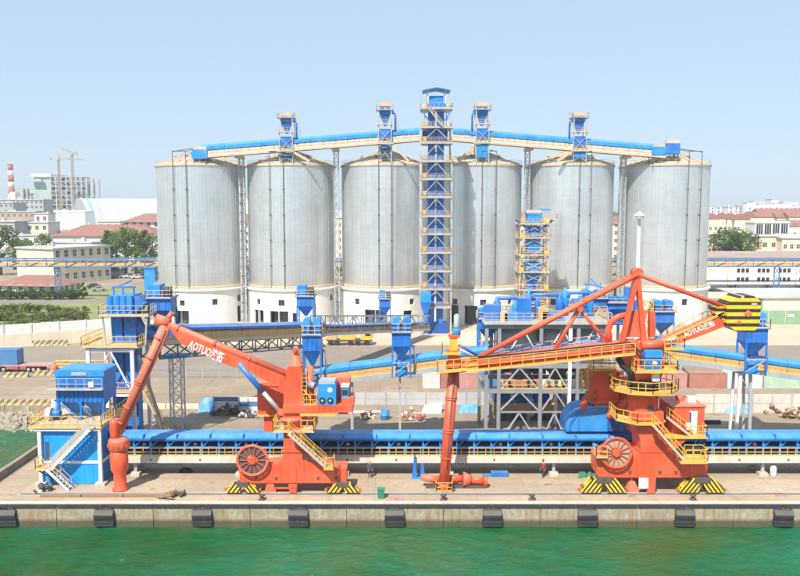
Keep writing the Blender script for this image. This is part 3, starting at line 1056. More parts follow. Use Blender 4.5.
# ================================================================== galleries (covered conveyors)
def gallery(t, A, B, w, bay, roof=None, side=None, rails=None, beam=None, truss=None, belt=None):
    """conveyor gallery from A to B (bottom centre line). Each band is (z0, z1, material)."""
    A, B = V(A), V(B)
    d = B - A
    L = V((d.x, d.y, 0)).length
    h = V((d.x, d.y, 0)).normalized()
    n = V((-h.y, h.x, 0))
    nb = max(1, int(round(L / bay)))

    def P(s, lat, z):
        c = A + d * s
        return c + n * lat + V((0, 0, z))

    def blk(m, s0, s1, l0, l1, z0, z1):
        vs_ = [P(s0, l0, z0), P(s1, l0, z0), P(s1, l1, z0), P(s0, l1, z0), P(s0, l0, z1), P(s1, l0, z1), P(s1, l1, z1), P(s0, l1, z1)]
        m.add(vs_, [(0, 3, 2, 1), (4, 5, 6, 7), (0, 1, 5, 4), (1, 2, 6, 5), (2, 3, 7, 6), (3, 0, 4, 7)])

    g_ = .02 / L * 1.0
    if roof:
        z0, z1, mt = roof
        for i in range(nb):
            m = MB()
            s0, s1 = i / nb + g_, (i + 1) / nb - g_
            k = [(-w / 2 - .15, z0), (-w / 2 - .15, z0 + (z1 - z0) * .55), (-w / 4, z1), (w / 4, z1), (w / 2 + .15, z0 + (z1 - z0) * .55), (w / 2 + .15, z0)]
            vs_ = [P(s0, a, b_) for a, b_ in k] + [P(s1, a, b_) for a, b_ in k]
            m.add(vs_, [tuple(range(5, -1, -1)), tuple(range(6, 12))] + [(q, (q + 1) % 6, 6 + (q + 1) % 6, 6 + q)[::-1] for q in range(6)])
            m.build("roof_panel", mt, t)
    if side:
        z0, z1, mt = side
        for i in range(nb):
            m = MB()
            blk(m, i / nb + g_ * 2, (i + 1) / nb - g_ * 2, -w / 2 - .02, -w / 2 + .05, z0, z1)
            m.build("side_panel", mt, t)
            m = MB()
            blk(m, i / nb + g_ * 2, (i + 1) / nb - g_ * 2, w / 2 - .05, w / 2 + .02, z0, z1)
            m.build("side_panel", mt, t)
    if beam:
        z0, z1, mt = beam
        for s in (-1, 1):
            m = MB()
            blk(m, 0, 1, s * w / 2 - .12, s * w / 2 + .12, z0, z1)
            m.build("edge_beam", mt, t)
        m = MB()
        blk(m, 0, 1, -w / 2 + .12, w / 2 - .12, z1 - .1, z1 - .02)
        m.build("floor_plate", "grey_steel", t)
    if belt:
        z0, z1, mt = belt
        m = MB()
        blk(m, 0, 1, -w * .28, w * .28, z0, z1)
        m.build("belt", mt, t)
    if rails:
        z0, hgt, mt, step, tk = rails
        for s in (-1, 1):
            m = MB().rail([P(0, s * (w / 2 + .02), z0), P(1, s * (w / 2 + .02), z0)], hgt, step, tk, 1)
            m.build("railing", mt, t)
    if truss:
        z0, z1, mt, tw = truss
        for i in range(nb):
            m = MB()
            for s in (-1, 1):
                l_ = s * w / 2
                m.bar(P(i / nb, l_, z0), P(i / nb, l_, z1), tw)
                if i % 2:
                    m.bar(P(i / nb, l_, z1), P((i + 1) / nb, l_, z0), tw * .8)
                else:
                    m.bar(P(i / nb, l_, z0), P((i + 1) / nb, l_, z1), tw * .8)
            m.build("truss_bay", mt, t)
        for s in (-1, 1):
            for z in (z0, z1):
                MB().bar(P(0, s * w / 2, z), P(1, s * w / 2, z), tw).build("truss_chord", mt, t)
    return P


GY = 118.0
A = at(421, 141.5, GY)
B = at(202, 158.5, GY)
t = thing("roof_gallery", "long blue roofed conveyor gallery sloping down left from the elevator tower", "conveyor", A, "conveyor galleries over the silos")
gallery(t, A, B, 2.6, 2.9, roof=(1.75, 3.1, "light_blue_paint"), side=(.5, 1.6, "tan_steel"), beam=(0, .5, "tan_steel"), rails=(.5, 1.4, "white_steel", 1.5, .08))
C_ = at(452, 141.5, GY)
D_ = at(664, 158.5, GY)
t2 = thing("roof_gallery", "long blue roofed conveyor gallery sloping down right from the elevator tower", "conveyor", C_, "conveyor galleries over the silos")
gallery(t2, C_, D_, 2.6, 2.9, roof=(1.75, 3.1, "light_blue_paint"), side=(.5, 1.6, "tan_steel"), beam=(0, .5, "tan_steel"), rails=(.5, 1.4, "white_steel", 1.5, .08))
# lattice supports in the gaps between silos
for i, (xa, xb, nm) in enumerate(((0, 1, "first and second"), (1, 2, "second and third"), (3, 4, "fourth and fifth"), (4, 5, "fifth and sixth"))):
    x = (SX[xa] + SX[xb]) / 2
    G0, G1 = (A, B) if x < 0 else (C_, D_)
    zt = G0.z + (G1.z - G0.z) * (x - G0.x) / (G1.x - G0.x)
    t = thing("gallery_support", "slim lattice column in the gap between the %s silos" % nm, "support", (x, GY, 0), "gallery supports between silos")
    lattice(t, x - .55, x + .55, GY + 2.5, GY + 3.6, 0, zt - .6, 18, .14, .07, "grey_steel")
    MB().box(x - .8, x + .8, GY - .8, GY + 3.8, zt - .6, zt - .01).build("bearing_beam", "tan_steel", t)


def roof_hopper(x, top_px, label, dark_box=False):
    """blue hopper tower astride the roof gallery"""
    Y0 = GY
    G0, G1 = (A, B) if x < 0 else (C_, D_)
    zg = G0.z + (G1.z - G0.z) * (x - G0.x) / (G1.x - G0.x)
    i = min(range(6), key=lambda k: abs(SX[k] - x))
    zr = SZ1 + .6
    zt = at(400, top_px, Y0 - 2).z
    t = thing("roof_hopper", label, "hopper", (x, Y0, zr), "blue hopper towers on the silo roofs")
    w = 1.5
    for sx_ in (-1, 1):
        for sy in (-1, 1):
            zb = SZ1 + 4 * max(0, 1 - math.hypot(x + sx_ * w - SX[i], Y0 + sy * 1.9 - SY) / SR) - .2
            MB().bar((x + sx_ * w, Y0 + sy * 1.9, zb), (x + sx_ * w, Y0 + sy * 1.9, zg + 7.5), .2).build("leg", "grey_steel", t)
    m = MB()
    for sx_ in (-1, 1):
        m.bar((x + sx_ * w, Y0 - 1.9, zg + .2), (x - sx_ * w, Y0 - 1.9, zg + 3.2), .12)
        m.bar((x + sx_ * w, Y0 - 1.9, zr), (x - sx_ * w, Y0 - 1.9, zg - .2), .12)
    m.build("brace", "grey_steel", t)
    for z in (zg - .1, zg + 4.3):
        pf = MB().box(x - w - .5, x + w + .5, Y0 - 2.5, Y0 - 1.6, z, z + .12).build("platform", "tan_steel", t)
        MB().rail([(x - w - .5, Y0 - 2.45, z + .12), (x + w + .5, Y0 - 2.45, z + .12)], 1.05, .8, .06, 1).build("railing", "tan_steel", pf)
    if dark_box:
        MB().box(x - w + .3, x + w - .2, Y0 - 2.0, Y0 + 1.2, zr + .9, zg - .3).build("valve_box", "light_blue_paint", t)
    else:
        MB().box(x - w + .5, x + w - .4, Y0 - 1.8, Y0 + 1.0, zr + 1.0, zg - .35).build("valve_box", "dark_steel", t)
        MB().tube((x - w, Y0 - 2.1, zg - 1.0), (x + w, Y0 - 2.1, zg - 1.0), .28, None, 12).build("drive_motor", "deep_blue_paint", t)
    MB().box(x - 1.3, x + 1.3, Y0 - 1.7, Y0 + 1.2, zg + 1.2, zg + 3.4).build("drive_house", "blue_paint", t)
    MB().frus((x, Y0, zg + 4.2), (.3, .3), (1.3, 1.3), 3.0).build("cone", "blue_paint", t)
    MB().box(x - 1.3, x + 1.3, Y0 - 1.3, Y0 + 1.3, zg + 7.2, zt - 2.2).build("body", "light_blue_paint", t)
    MB().box(x - 2.0, x + 2.0, Y0 - 2.0, Y0 + 1.9, zg + 7.6, zg + 7.75).build("platform", "blue_paint", t)
    MB().rail([(x - 1.9, Y0 + 1.8, zg + 7.75), (x - 1.9, Y0 - 1.9, zg + 7.75), (x + 1.9, Y0 - 1.9, zg + 7.75), (x + 1.9, Y0 + 1.8, zg + 7.75)], 1.1, .95, .06).build("railing", "tan_steel", t)
    for sx_ in (-1, 1):
        MB().box(x + sx_ * .75 - .5, x + sx_ * .75 + .5, Y0 - .8, Y0 + .8, zt - 2.2, zt - 1.1).build("vent_box", "grey_steel", t)
    MB().prism([(x - 1.35, zt - 1.1), (x + 1.35, zt - 1.1), (x + 1.35, zt - .3), (x + 1.1, zt - .1), (x - 1.1, zt - .1), (x - 1.35, zt - .3)], Y0 - 1.3, Y0 + 1.3).build("cap", "tan_roof", t)
    s = 1 if x < 10 else -1
    MB().loft([(x + s * 1.5, Y0 - 1.2, zg + 7.0), (x + s * 2.2, Y0 - 1.2, zg + 7.0), (x + s * 2.4, Y0 - 1.2, zg + 6.4), (x + s * 2.4, Y0 - 1.2, zg + 1.6)], [.22] * 4, 10).build("duct", "blue_paint", t)
    lad = MB()
    for k in (-.2, .2):
        lad.bar((x + s * 2.9 + k, Y0, zg + 3), (x + s * 2.9 + k, Y0, zt - 1), .05)
    for k in range(18):
        lad.bar((x + s * 2.9 - .2, Y0, zg + 3.3 + k * .45), (x + s * 2.9 + .2, Y0, zg + 3.3 + k * .45), .04)
    lad.build("ladder", "tan_steel", t)
    MB().bar((x + s * 1.8, Y0 - 2.0, zg - .2), (x + s * 5.6, Y0 - 3.0, SZ1 + .55), .5, .5).build("spout", "tan_steel", t)


roof_hopper(SX[1] + .3, 112, "blue hopper tower with tan cap above the second silo from the left")
roof_hopper(SX[2] + .2, 101, "blue hopper tower with tan cap left of the elevator tower")
roof_hopper(SX[3] + .0, 101, "blue hopper tower with tan cap right of the elevator tower", True)
roof_hopper(SX[4] + .1, 111, "blue hopper tower with tan cap above the fifth silo", True)

for (px0, px1, py, lab, G) in ((192, 207, 150, "small blue drive box with tan lid over the leftmost silo", B), (652, 680, 146, "wide blue drive box with tan lids over the rightmost silo", D_)):
    a0, a1 = at(px0, py, GY - 1.5), at(px1, py, GY - 1.5)
    zb = SZ1 + .4
    t = thing("drive_house", lab, "machine box", ((a0.x + a1.x) / 2, GY, zb))
    z0, z1 = at(400, py + 9, GY).z, at(400, py, GY).z
    if px1 < 400:
        MB().box(a0.x, a1.x, GY - 1.6, GY + 1.7, z0, z1).build("body", "light_blue_paint", t)
        MB().box(a0.x - .3, a0.x, GY - 1.2, GY + 1.2, z0 + .4, z1 - .4).build("side_box", "blue_paint", t)
        MB().prism([(a0.x + .2, z1), (a1.x - .1, z1), (a1.x - .3, z1 + .7), (a0.x + .5, z1 + .9)], GY - 1.5, GY + 1.6).build("lid", "tan_roof", t)
    else:
        xm_ = a0.x + (a1.x - a0.x) * .52
        MB().box(a0.x, xm_ - .02, GY - 1.6, GY + 1.7, z0, z1 - .3).build("body", "light_blue_paint", t)
        MB().box(xm_, a1.x, GY - 1.7, GY + 1.8, z0 + .2, z1 + .5).build("body", "blue_paint", t)
        MB().prism([(a0.x + .3, z1 - .3), (xm_ - .3, z1 - .3), (xm_ - .3, z1 + .4), (a0.x + .7, z1 + .4)], GY - 1.5, GY + 1.6).build("lid", "tan_roof", t)
        MB().prism([(xm_, z1 + .5), (a1.x, z1 + .5), (a1.x + .2, z1 + 1.3), (xm_ + .2, z1 + 1.3)], GY - 1.6, GY + 1.7).build("lid", "tan_roof", t)
    for xx in (a0.x + .3, a1.x - .3):
        for yy in (GY - 1.3, GY + 1.4):
            MB().bar((xx, yy, zb - .4), (xx, yy, z0 + .2), .2).build("leg", "dark_steel", t)
# ================================================================== QUAY BELT GALLERY
qa, qb = V((-33.5, 9.6, 1.5)), V((70, 9.6, 1.5))
QYF, QYB = 8.1, 11.1
t = thing("belt_gallery", "long blue roofed belt gallery with yellow railing running along the quay", "conveyor", (0, 9.6, 0))
gallery(t, qa, qb, 3.0, 3.5, beam=(0, .72, "grimy_white"), rails=(.72, .85, "yellow_paint", .85, .06), belt=(1.55, 1.75, "black_rubber"))
nrf = 30
for i in range(nrf):
    xa_, xb_ = qa.x + (qb.x - qa.x) * i / nrf + .015, qa.x + (qb.x - qa.x) * (i + 1) / nrf - .015
    m = MB()
    pr = [(7.95, 3.98), (7.95, 4.16), (8.6, 4.5), (10.0, 4.5), (10.9, 4.2), (10.9, 3.98)]
    m.add([(xa_, a_, b_) for a_, b_ in pr] + [(xb_, a_, b_) for a_, b_ in pr], [tuple(range(6))[::-1], tuple(range(6, 12))] + [(k, (k + 1) % 6, 6 + (k + 1) % 6, 6 + k) for k in range(6)])
    rp = m.build("roof_panel", "light_blue_paint", t)
    MB().box(xb_ - .05, xb_ + .05, 7.9, 10.0, 4.18, 4.53).build("seam_cap", "blue_paint", rp)
MB().box(qa.x, qb.x, 7.9, 7.98, 3.86, 4.0).build("gutter", "deep_blue_paint", t)
nb = int((qb.x - qa.x) / 1.77)
for yy in (QYF + .1, QYB - .1):
    for z in (3.12, 3.9):
        MB().bar((qa.x, yy, z), (qb.x, yy, z), .13).build("truss_chord", "light_blue_paint", t)
postm = MB()
postm.bar((0, 0, 2.2), (0, 0, 3.98), .17).bar((0, 0, 3.15), (.8, 0, 3.9), .1)
POST = postm.mesh("post", "light_blue_paint")
ins = MB().lathe([(.13, 0), (.22, .1), (.13, .3)], (0, 0, 0), 10).mesh("idler_cap", "insulator_orange")
idl = MB().tube((0, -.9, 0), (0, .9, 0), .12, None, 8).mesh("idler", "dark_steel")
for i in range(nb):
    x = qa.x + .5 + i * 1.77
    place(POST, "post", t, (x, QYF + .1 - 9.6, 0))
    place(POST, "post", t, (x, QYB - .1 - 9.6, 0))
    place(idl, "idler", t, (x + .8, 0, 3.02))
    if i % 3 == 0:
        place(ins, "idler_cap", t, (x + 1.0, -1.1, 3.25))
MB().box(qa.x, qb.x, 8.8, 10.4, 2.24, 2.5).build("belt_frame", "deep_blue_paint", t)
MB().box(qa.x, qb.x, 10.9, 10.96, 2.3, 3.85).build("back_sheet", "deep_blue_paint", t)
fr = MB()
for i in range(int((qb.x - qa.x) / .42)):
    x = qa.x + .2 + i * .42
    fr.box(x - .1, x + .1, QYF, QYB, 1.32, 1.499)
o = fr.build("shadow_fringe", "dark_steel", t)  # dark toothed bars modelled as the shadow fringe under the walkway beam
o["kind"] = "stuff"
for k in range(10):
    x = -27.7 + k * 10.95
    for yy in (8.6, 10.7):
        c = MB().bar((x, yy, 0.1), (x, yy, 1.6), .3).build("column", "grey_steel", t)
        MB().box(x - .45, x + .45, yy - .4, yy + .4, .008, .35).build("footing", "coping_concrete", c)
for k in range(18):
    x = -31 + k * 5.1
    MB().box(x - .09, x + .09, QYF - .16, QYF - .121, 1.75, 1.95).build("lamp", "dark_steel", t)


def path_s(A, B, px):
    lo, hi = 0.0, 1.0
    for _ in range(40):
        mid = (lo + hi) / 2
        q = A.lerp(B, mid)
        dep = (q.y - CAM_Y) * math.cos(PITCH) - (q.z - CAM_H) * math.sin(PITCH)
        if 400 + FOC * q.x / dep < px:
            lo = mid
        else:
            hi = mid
    return (lo + hi) / 2


# ================================================================== HOPPERS
def hopper(label, cx, cy, z0, z1, w, group=None, legs=True, top='twin', railmat="tan_steel", low=True, name="dust_hopper", legmat="blue_paint", d=None, duct=1):
    H = z1 - z0
    d = w if d is None else d
    t = thing(name, label, "hopper", (cx, cy, z0), group)
    hw, hd = w / 2, d / 2
    zc, zb, zp, zk = z0 + H * .28, z0 + H * .52, z0 + H * .74, z0 + H * .82
    if legs:
        for sx_ in (-1, 1):
            for sy in (-1, 1):
                MB().bar((cx + sx_ * hw * .95, cy + sy * hd * .95, z0), (cx + sx_ * hw * .95, cy + sy * hd * .95, zb + .1), w * .08).build("leg", legmat, t)
        m = MB()
        m.bar((cx - hw * .95, cy - hd, z0 + H * .25), (cx + hw * .95, cy - hd, z0 + H * .25), w * .06)
        m.bar((cx - hw * .95, cy - hd, z0 + H * .05), (cx + hw * .95, cy - hd, z0 + H * .25), w * .04)
        m.build("brace", "grey_steel", t)
    MB().frus((cx, cy, zc), (hw * .16, hd * .16), (hw, hd), zb - zc).build("cone", "blue_paint", t)
    MB().box(cx - hw, cx + hw, cy - hd, cy + hd, zb, zp).build("body", "blue_paint", t)
    for k in (-.5, 0, .5):
        MB().box(cx + hw * k - w * .02, cx + hw * k + w * .02, cy - hd - w * .03, cy - hd, zb, zp).build("stiffener", "blue_paint", t)
    pf = MB().box(cx - hw * 1.15, cx + hw * 1.15, cy - hd * 1.25, cy + hd * 1.15, zp, zp + H * .015).build("platform", "blue_paint", t)
    zz = zp + H * .015
    MB().rail([(cx - hw * 1.1, cy + hd, zz), (cx - hw * 1.1, cy - hd * 1.2, zz), (cx + hw * 1.1, cy - hd * 1.2, zz), (cx + hw * 1.1, cy + hd, zz)], min(1.1, H * .15), w * .4, .06).build("railing", railmat, pf)
    if top == 'twin':
        for s in (-1, 1):
            c = MB().box(cx + s * hw * .55 - hw * .33, cx + s * hw * .55 + hw * .33, cy - hd * .6, cy + hd * .6, zz, zk + H * .04).build("filter_box", "blue_paint", t)
            MB().prism([(cx + s * hw * .55 - hw * .4, zk + H * .045), (cx + s * hw * .55 + hw * .4, zk + H * .045), (cx + s * hw * .55 + hw * .36, z1 - H * .03), (cx + s * hw * .55, z1), (cx + s * hw * .55 - hw * .36, z1 - H * .03)], cy - hd * .7, cy + hd * .7).build("lid", "light_blue_paint", c)
        MB().box(cx - hw * .14, cx + hw * .14, cy - hd * .3, cy + hd * .3, zz, zk + H * .06).build("fan", "dark_steel", t)
    else:
        MB().box(cx - hw * .95, cx + hw * .05, cy - hd * .8, cy + hd * .8, zz, z1).build("filter_box", "light_blue_paint", t)
        for k in range(3):
            MB().lathe([(hw * .13, 0), (hw * .13, (z1 - zz) * .8), (hw * .05, (z1 - zz) * .9)], (cx + hw * (.3 + .28 * k), cy - hd * .3, zz), 10).build("valve", "dark_steel", t)
    if low:
        MB().box(cx - hw * .45, cx + hw * .45, cy - hd * .45, cy + hd * .45, z0 + .02, z0 + H * .2).build("discharge_box", "light_blue_paint", t)
        MB().tube((cx, cy, z0 + H * .19), (cx, cy, zc + .1), hw * .14, None, 8).build("outlet", "dark_steel", t)
    if duct:
        MB().loft([(cx + duct * hw, cy, zb - .1), (cx + duct * hw * 1.3, cy, zb - .15), (cx + duct * hw * 1.45, cy, zb - .6), (cx + duct * hw * 1.45, cy, z0 + H * .05)], [w * .06] * 4, 8).build("duct", "grey_steel", t)
    return t


# ================================================================== YARD GALLERY (two slopes up to the loading house)
Y2 = 20.5
A = at(305, 386, Y2)
B = at(487, 363.5, Y2)
t = thing("yard_gallery", "blue roofed yard conveyor rising from the left crane to the loading house", "conveyor", A, "sloping yard conveyors")
P2 = gallery(t, A, B, 2.1, 2.7, roof=(1.5, 2.15, "light_blue_paint"), beam=(0, .55, "grey_steel"), rails=(.55, .95, "yellow_paint", .9, .06), side=(.56, 1.45, "rust_tan"), belt=(1.45, 1.54, "belt_brown"))
for px, yb in ((400, 0), (352, 0)):
    q = A.lerp(B, (px - 305) / 182)
    s = thing("conveyor_post", "grey steel post under the left yard conveyor%s" % (", below the small blue hopper" if px == 400 else ", close to the left crane cabinet"), "post", (q.x, Y2, 0))
    for k in (-.9, .9):
        MB().bar((q.x, Y2 + k, 0), (q.x, Y2 + k * .6, q.z), .24).build("leg", "grey_steel", s)
    MB().bar((q.x, Y2 - .8, q.z * .5), (q.x, Y2 + .8, q.z * .5), .14).build("tie", "grey_steel", s)
    MB().box(q.x - .4, q.x + .4, Y2 - 1.3, Y2 + 1.3, .004, .12).build("base_plate", "grey_steel", s)
C2 = at(640, 357, Y2)
D2 = at(830, 383.5, Y2)
t = thing("yard_gallery", "blue roofed yard conveyor sloping down to the right edge behind the right crane", "conveyor", C2, "sloping yard conveyors")
gallery(t, C2, D2, 2.1, 2.7, roof=(1.5, 2.15, "light_blue_paint"), beam=(0, .62, "grey_steel"), rails=(.62, .95, "yellow_paint", .9, .06), side=(.63, 1.45, "rust_tan"), belt=(1.45, 1.54, "belt_brown"))
q = C2.lerp(D2, (742 - 640) / 190)
s = thing("conveyor_trestle", "grey A-frame trestle carrying the right yard conveyor", "trestle", (q.x, Y2, 0))
for k, dx in ((-1, -.75), (1, .75)):
    for yy in (-.9, .9):
        MB().bar((q.x + dx * 1.1, Y2 + yy, 0), (q.x + dx * .8, Y2 + yy, q.z + .02), .32 if yy < 0 else .26).build("leg", "grey_steel" if k > 0 else "white_steel", s)
m = MB()
for i in range(3):
    za, zb = q.z * i / 3 + .2, q.z * (i + 1) / 3
    m.bar((q.x - .8, Y2 - .95, za if i % 2 else zb), (q.x + .8, Y2 - .95, zb if i % 2 else za), .14)
m.build("brace", "grey_steel", s)
MB().box(q.x - 1.1, q.x + 1.1, Y2 - 1.3, Y2 + 1.3, q.z + .0, q.z + .25).build("cap_beam", "dark_steel", s)

def on_gallery(A, B, px, zoff):
    q = A.lerp(B, (px - (400 + FOC * A.x / dep_(A))) / ((400 + FOC * B.x / dep_(B)) - (400 + FOC * A.x / dep_(A))))
    return q + V((0, 0, zoff))


def dep_(q):
    return (q.y - CAM_Y) * math.cos(PITCH) - (q.z - CAM_H) * math.sin(PITCH)


GR = "blue hoppers of the conveyors"
q = on_gallery(A, B, 314, 2.5)
hopper("blue twin-topped hopper on the yard conveyor, directly behind the left crane cabinet", q.x, Y2 - 1.0, q.z - 2.2, at(314, 318, Y2 - 2).z, 2.15, GR)
q = on_gallery(A, B, 401.5, 2.5)
hopper("blue twin-topped hopper in mid yard, on the conveyor below the third silo", q.x, Y2 - 1.2, q.z - 2.45, at(401, 317, Y2 - 2).z, 2.2, GR)
q = on_gallery(C2, D2, 746, 2.5)
hopper("blue hopper under the yellow and black striped counterweight", q.x, Y2 - 1.2, q.z - 2.4, at(745, 312, Y2 - 2).z, 2.5, GR)
p = at(487, 345, 24)
hopper("blue twin-topped hopper left of the grey bins of the loading house", p.x, 24, at(487, 350, 24).z, at(487, 308, 23).z, 2.3, GR)

# ================================================================== SILO FEED CONVEYOR (diagonal, to the elevator tower)
A3 = at(150, 344, 22)
B3 = at(424, 330, 98)
t = thing("feed_gallery", "long dark blue roofed conveyor running from the left transfer tower to the elevator tower", "conveyor", (A3.x, A3.y, 0))
s5 = path_s(A3, B3, 318)
M3 = A3.lerp(B3, s5)
gallery(t, A3, M3, 2.8, 3.2, roof=(1.65, 2.3, "blue_paint"), side=(.55, 1.4, "rust_tan"), beam=(0, .5, "tan_steel"), rails=(.5, 1.0, "rust_tan", 1.2, .06), truss=(-1.7, -.02, "dark_steel", .16), belt=(1.45, 1.6, "belt_brown"))
gallery(t, M3, B3, 2.8, 3.2, roof=(1.5, 1.8, "blue_paint"), side=(.4, 1.3, "belt_brown"), beam=(0, .5, "grey_steel"), truss=(.3, 3.2, "grey_steel", .16), belt=(1.35, 1.48, "belt_brown"))
for px, nm in ((176, "tall slim lattice mast under the feed conveyor, right of the folded red arm"), (300, "short lattice mast under the feed conveyor, left of the yellow truck")):
    q = A3.lerp(B3, path_s(A3, B3, px))
    s = thing("lattice_mast", nm, "mast", (q.x, q.y, 0))
    lattice(s, q.x - .72, q.x + .72, q.y - .8, q.y + .8, 0, q.z - 1.75, 6 if px < 200 else 3, .12, .055, "grey_steel")
    MB().box(q.x - 1.4, q.x + 1.6, q.y - 1.0, q.y + 1.0, q.z - 1.74, q.z - 1.5).build("cap_plate", "light_blue_paint", s)
q = A3.lerp(B3, path_s(A3, B3, 306.5))
hopper("blue hopper with side filter box on the feed conveyor before the second silo", q.x, q.y, q.z + 1.4, at(306, 285, q.y).z, 2.7, GR, top='side', duct=0, low=False)
q = A3.lerp(B3, path_s(A3, B3, 385))
hopper("slim blue hopper on the feed conveyor before the third silo", q.x, q.y, q.z + 1.5, at(385, 290, q.y).z, 2.2, GR, top='side', duct=0, low=False)
p = at(163, 320, 21)
hopper("large blue hopper behind the elbow of the folded red arm", p.x, 21, at(163, 336, 21).z, at(163, 284, 21).z, 2.7, GR, top='side', duct=-1)

# ================================================================== LEFT TRANSFER TOWER
TY0, TY1 = 16.5, 22.0
x0, x1 = at(88, 348, TY0).x, at(132, 348, TY0).x
zp1, zp2 = at(100, 347, TY0).z, at(120, 317, TY0).z
t = thing("transfer_tower", "white framed transfer tower with twin blue bins behind the blue quay building", "tower", ((x0 + x1) / 2, 19, 0))
for x in (x0, x1):
    for y in (TY0, TY1):
        MB().box(x - .2, x + .2, y - .2, y + .2, 0, zp1).build("column", "white_steel", t)
for z in (zp1 - .35, zp1 * .55):
    for (a, b_) in (((x0, TY0), (x1, TY0)), ((x0, TY1), (x1, TY1)), ((x0, TY0), (x0, TY1)), ((x1, TY0), (x1, TY1))):
        MB().bar((a[0], a[1], z), (b_[0], b_[1], z), .22, .4).build("beam", "white_steel", t)
m = MB().bar((x0 + (x1 - x0) * .5, TY0, zp1 - .4), (x1 - .1, TY0, zp1 * .56), .18)
m.build("brace", "white_steel", t)
MB().bar((x0 + (x1 - x0) * .5, TY0, zp1 - .4), (x0 + .1, TY0, zp1 * .56), .18).build("brace", "tan_steel", t)
MB().bar((x0 + .2, TY0, .2), (x1 - .1, TY0, zp1 * .5), .18).build("brace", "white_steel", t)
MB().bar((x1 - .2, TY0, .2), (x0 + .1, TY0, zp1 * .5), .18).build("brace", "white_steel", t)
f1 = MB().box(x0 - .6, x1 + .8, TY0 - .5, TY1 + .5, zp1, zp1 + .15).build("platform", "tan_steel", t)
MB().rail([(x0 - .55, TY1 + .4, zp1 + .15), (x0 - .55, TY0 - .45, zp1 + .15), (x1 + .75, TY0 - .45, zp1 + .15), (x1 + .75, TY1 + .4, zp1 + .15)], 1.1, .75, .06).build("railing", "yellow_paint", f1)
zm = zp1 * .55 + .2
f3 = MB().box(x0 - .1, x1 + .1, TY0 - .2, TY1 + .2, zm, zm + .12).build("platform", "tan_steel", t)
MB().rail([(x0, TY0 - .15, zm + .12), (x1, TY0 - .15, zm + .12)], 1.1, .8, .06).build("railing", "yellow_paint", f3)
xa, xb = at(98, 317, TY0).x, at(148, 317, TY0).x
f2 = MB().box(xa, xb, TY0 + .2, TY1 - .2, zp2, zp2 + .15).build("platform", "tan_steel", t)
MB().rail([(xa, TY1 - .2, zp2 + .15), (xa, TY0 + .25, zp2 + .15), (xb, TY0 + .25, zp2 + .15), (xb, TY1 - .2, zp2 + .15)], 1.1, .75, .06).build("railing", "tan_steel", f2)
for x in (xa + .3, xb - .3):
    for y in (TY0 + .5, TY1 - .5):
        MB().bar((x * .9 + .1 * (xa + xb) / 2, y, zp1 + .15), (x, y, zp2), .18).build("strut", "grey_steel", t)
ba, bb = at(104, 300, TY0).x, at(130, 300, TY0).x
zt = at(115, 296, TY0 + .5).z
MB().prism([(ba, zp2 + .15), (bb, zp2 + .15), (bb, zt), (ba + .2, zt), (ba, zt - .4)], TY0 + .8, TY1 - 1.2).build("bin", "light_blue_paint", t)
bc = at(140, 300, TY0).x
MB().prism([(bb + .02, zp2 + .4), (bc - .9, zp2 + .4), (bc, zp2 + 1.3), (bc - .2, zt - .9), (bc - 1.0, zt - .15), (bb + .02, zt - .15)], TY0 + 1.1, TY1 - 1.5).build("bin", "blue_paint", t)
for k in (.18, .45, .7, .95):
    MB().box(ba + (bb - ba) * k - .12, ba + (bb - ba) * k + .12, TY0 + .68, TY0 + .8, zp2 + .2, zt).build("bin_rib", "blue_paint", t)
# lifting frame over the bins
zf = at(115, 287, TY0 + 2).z
for x in (ba + .4, (ba + bb) / 2, bb - .2):
    MB().bar((x, TY0 + 2, zt - .2), (x, TY0 + 2, zf), .16).build("frame_post", "blue_paint", t)
MB().bar((ba + .3, TY0 + 2, zf), (bb, TY0 + 2, zf), .2).build("frame_beam", "blue_paint", t)
MB().bar((ba + .8, TY0 + 2, zf), (bb - .6, TY0 + 2.6, zf + .7), .16).build("frame_arm", "blue_paint", t)
for (pa, pb) in ((105, 116), (118, 130)):
    e = MB().box(at(pa, 330, TY0).x, at(pb, 330, TY0).x, TY0 + 2, TY0 + 3.6, .5, zp2).build("elevator_leg", "blue_paint", t)
    for z in (2.5, 5, 7.5, 10, 12.5):
        MB().box(at(pa, 330, TY0).x - .07, at(pb, 330, TY0).x + .07, TY0 + 1.93, TY0 + 3.67, z, z + .12).build("casing_flange", "blue_paint", e)
pa = [at(x, y, TY0 + 3) for x, y in ((131, 318), (137, 327), (144, 333), (153, 335), (164, 334))]
m = MB()
m.loft(pa, [1.15, .95, .7, .55, .5], 4)
m.build("chute", "blue_paint", t)
MB().box(at(112, 395, TY0).x, at(131, 395, TY0).x, TY0 + 1.2, TY0 + 4, at(112, 412, TY0).z, at(112, 388, TY0).z).build("drive_box", "deep_blue_paint", t)
stair(t, (x1 + 3.6, TY0 + 1, 1.0), (x1 + .9, TY0 + 1, zm + .1), .8, "tan_steel", 'y', railmat="yellow_paint")
for zz in (3.2,):
    MB().bar((x1 + 3.9, TY0 + .4, 0), (x1 + .4, TY0 + .4, zp1 - .3), .3).build("raking_post", "dark_steel", t)

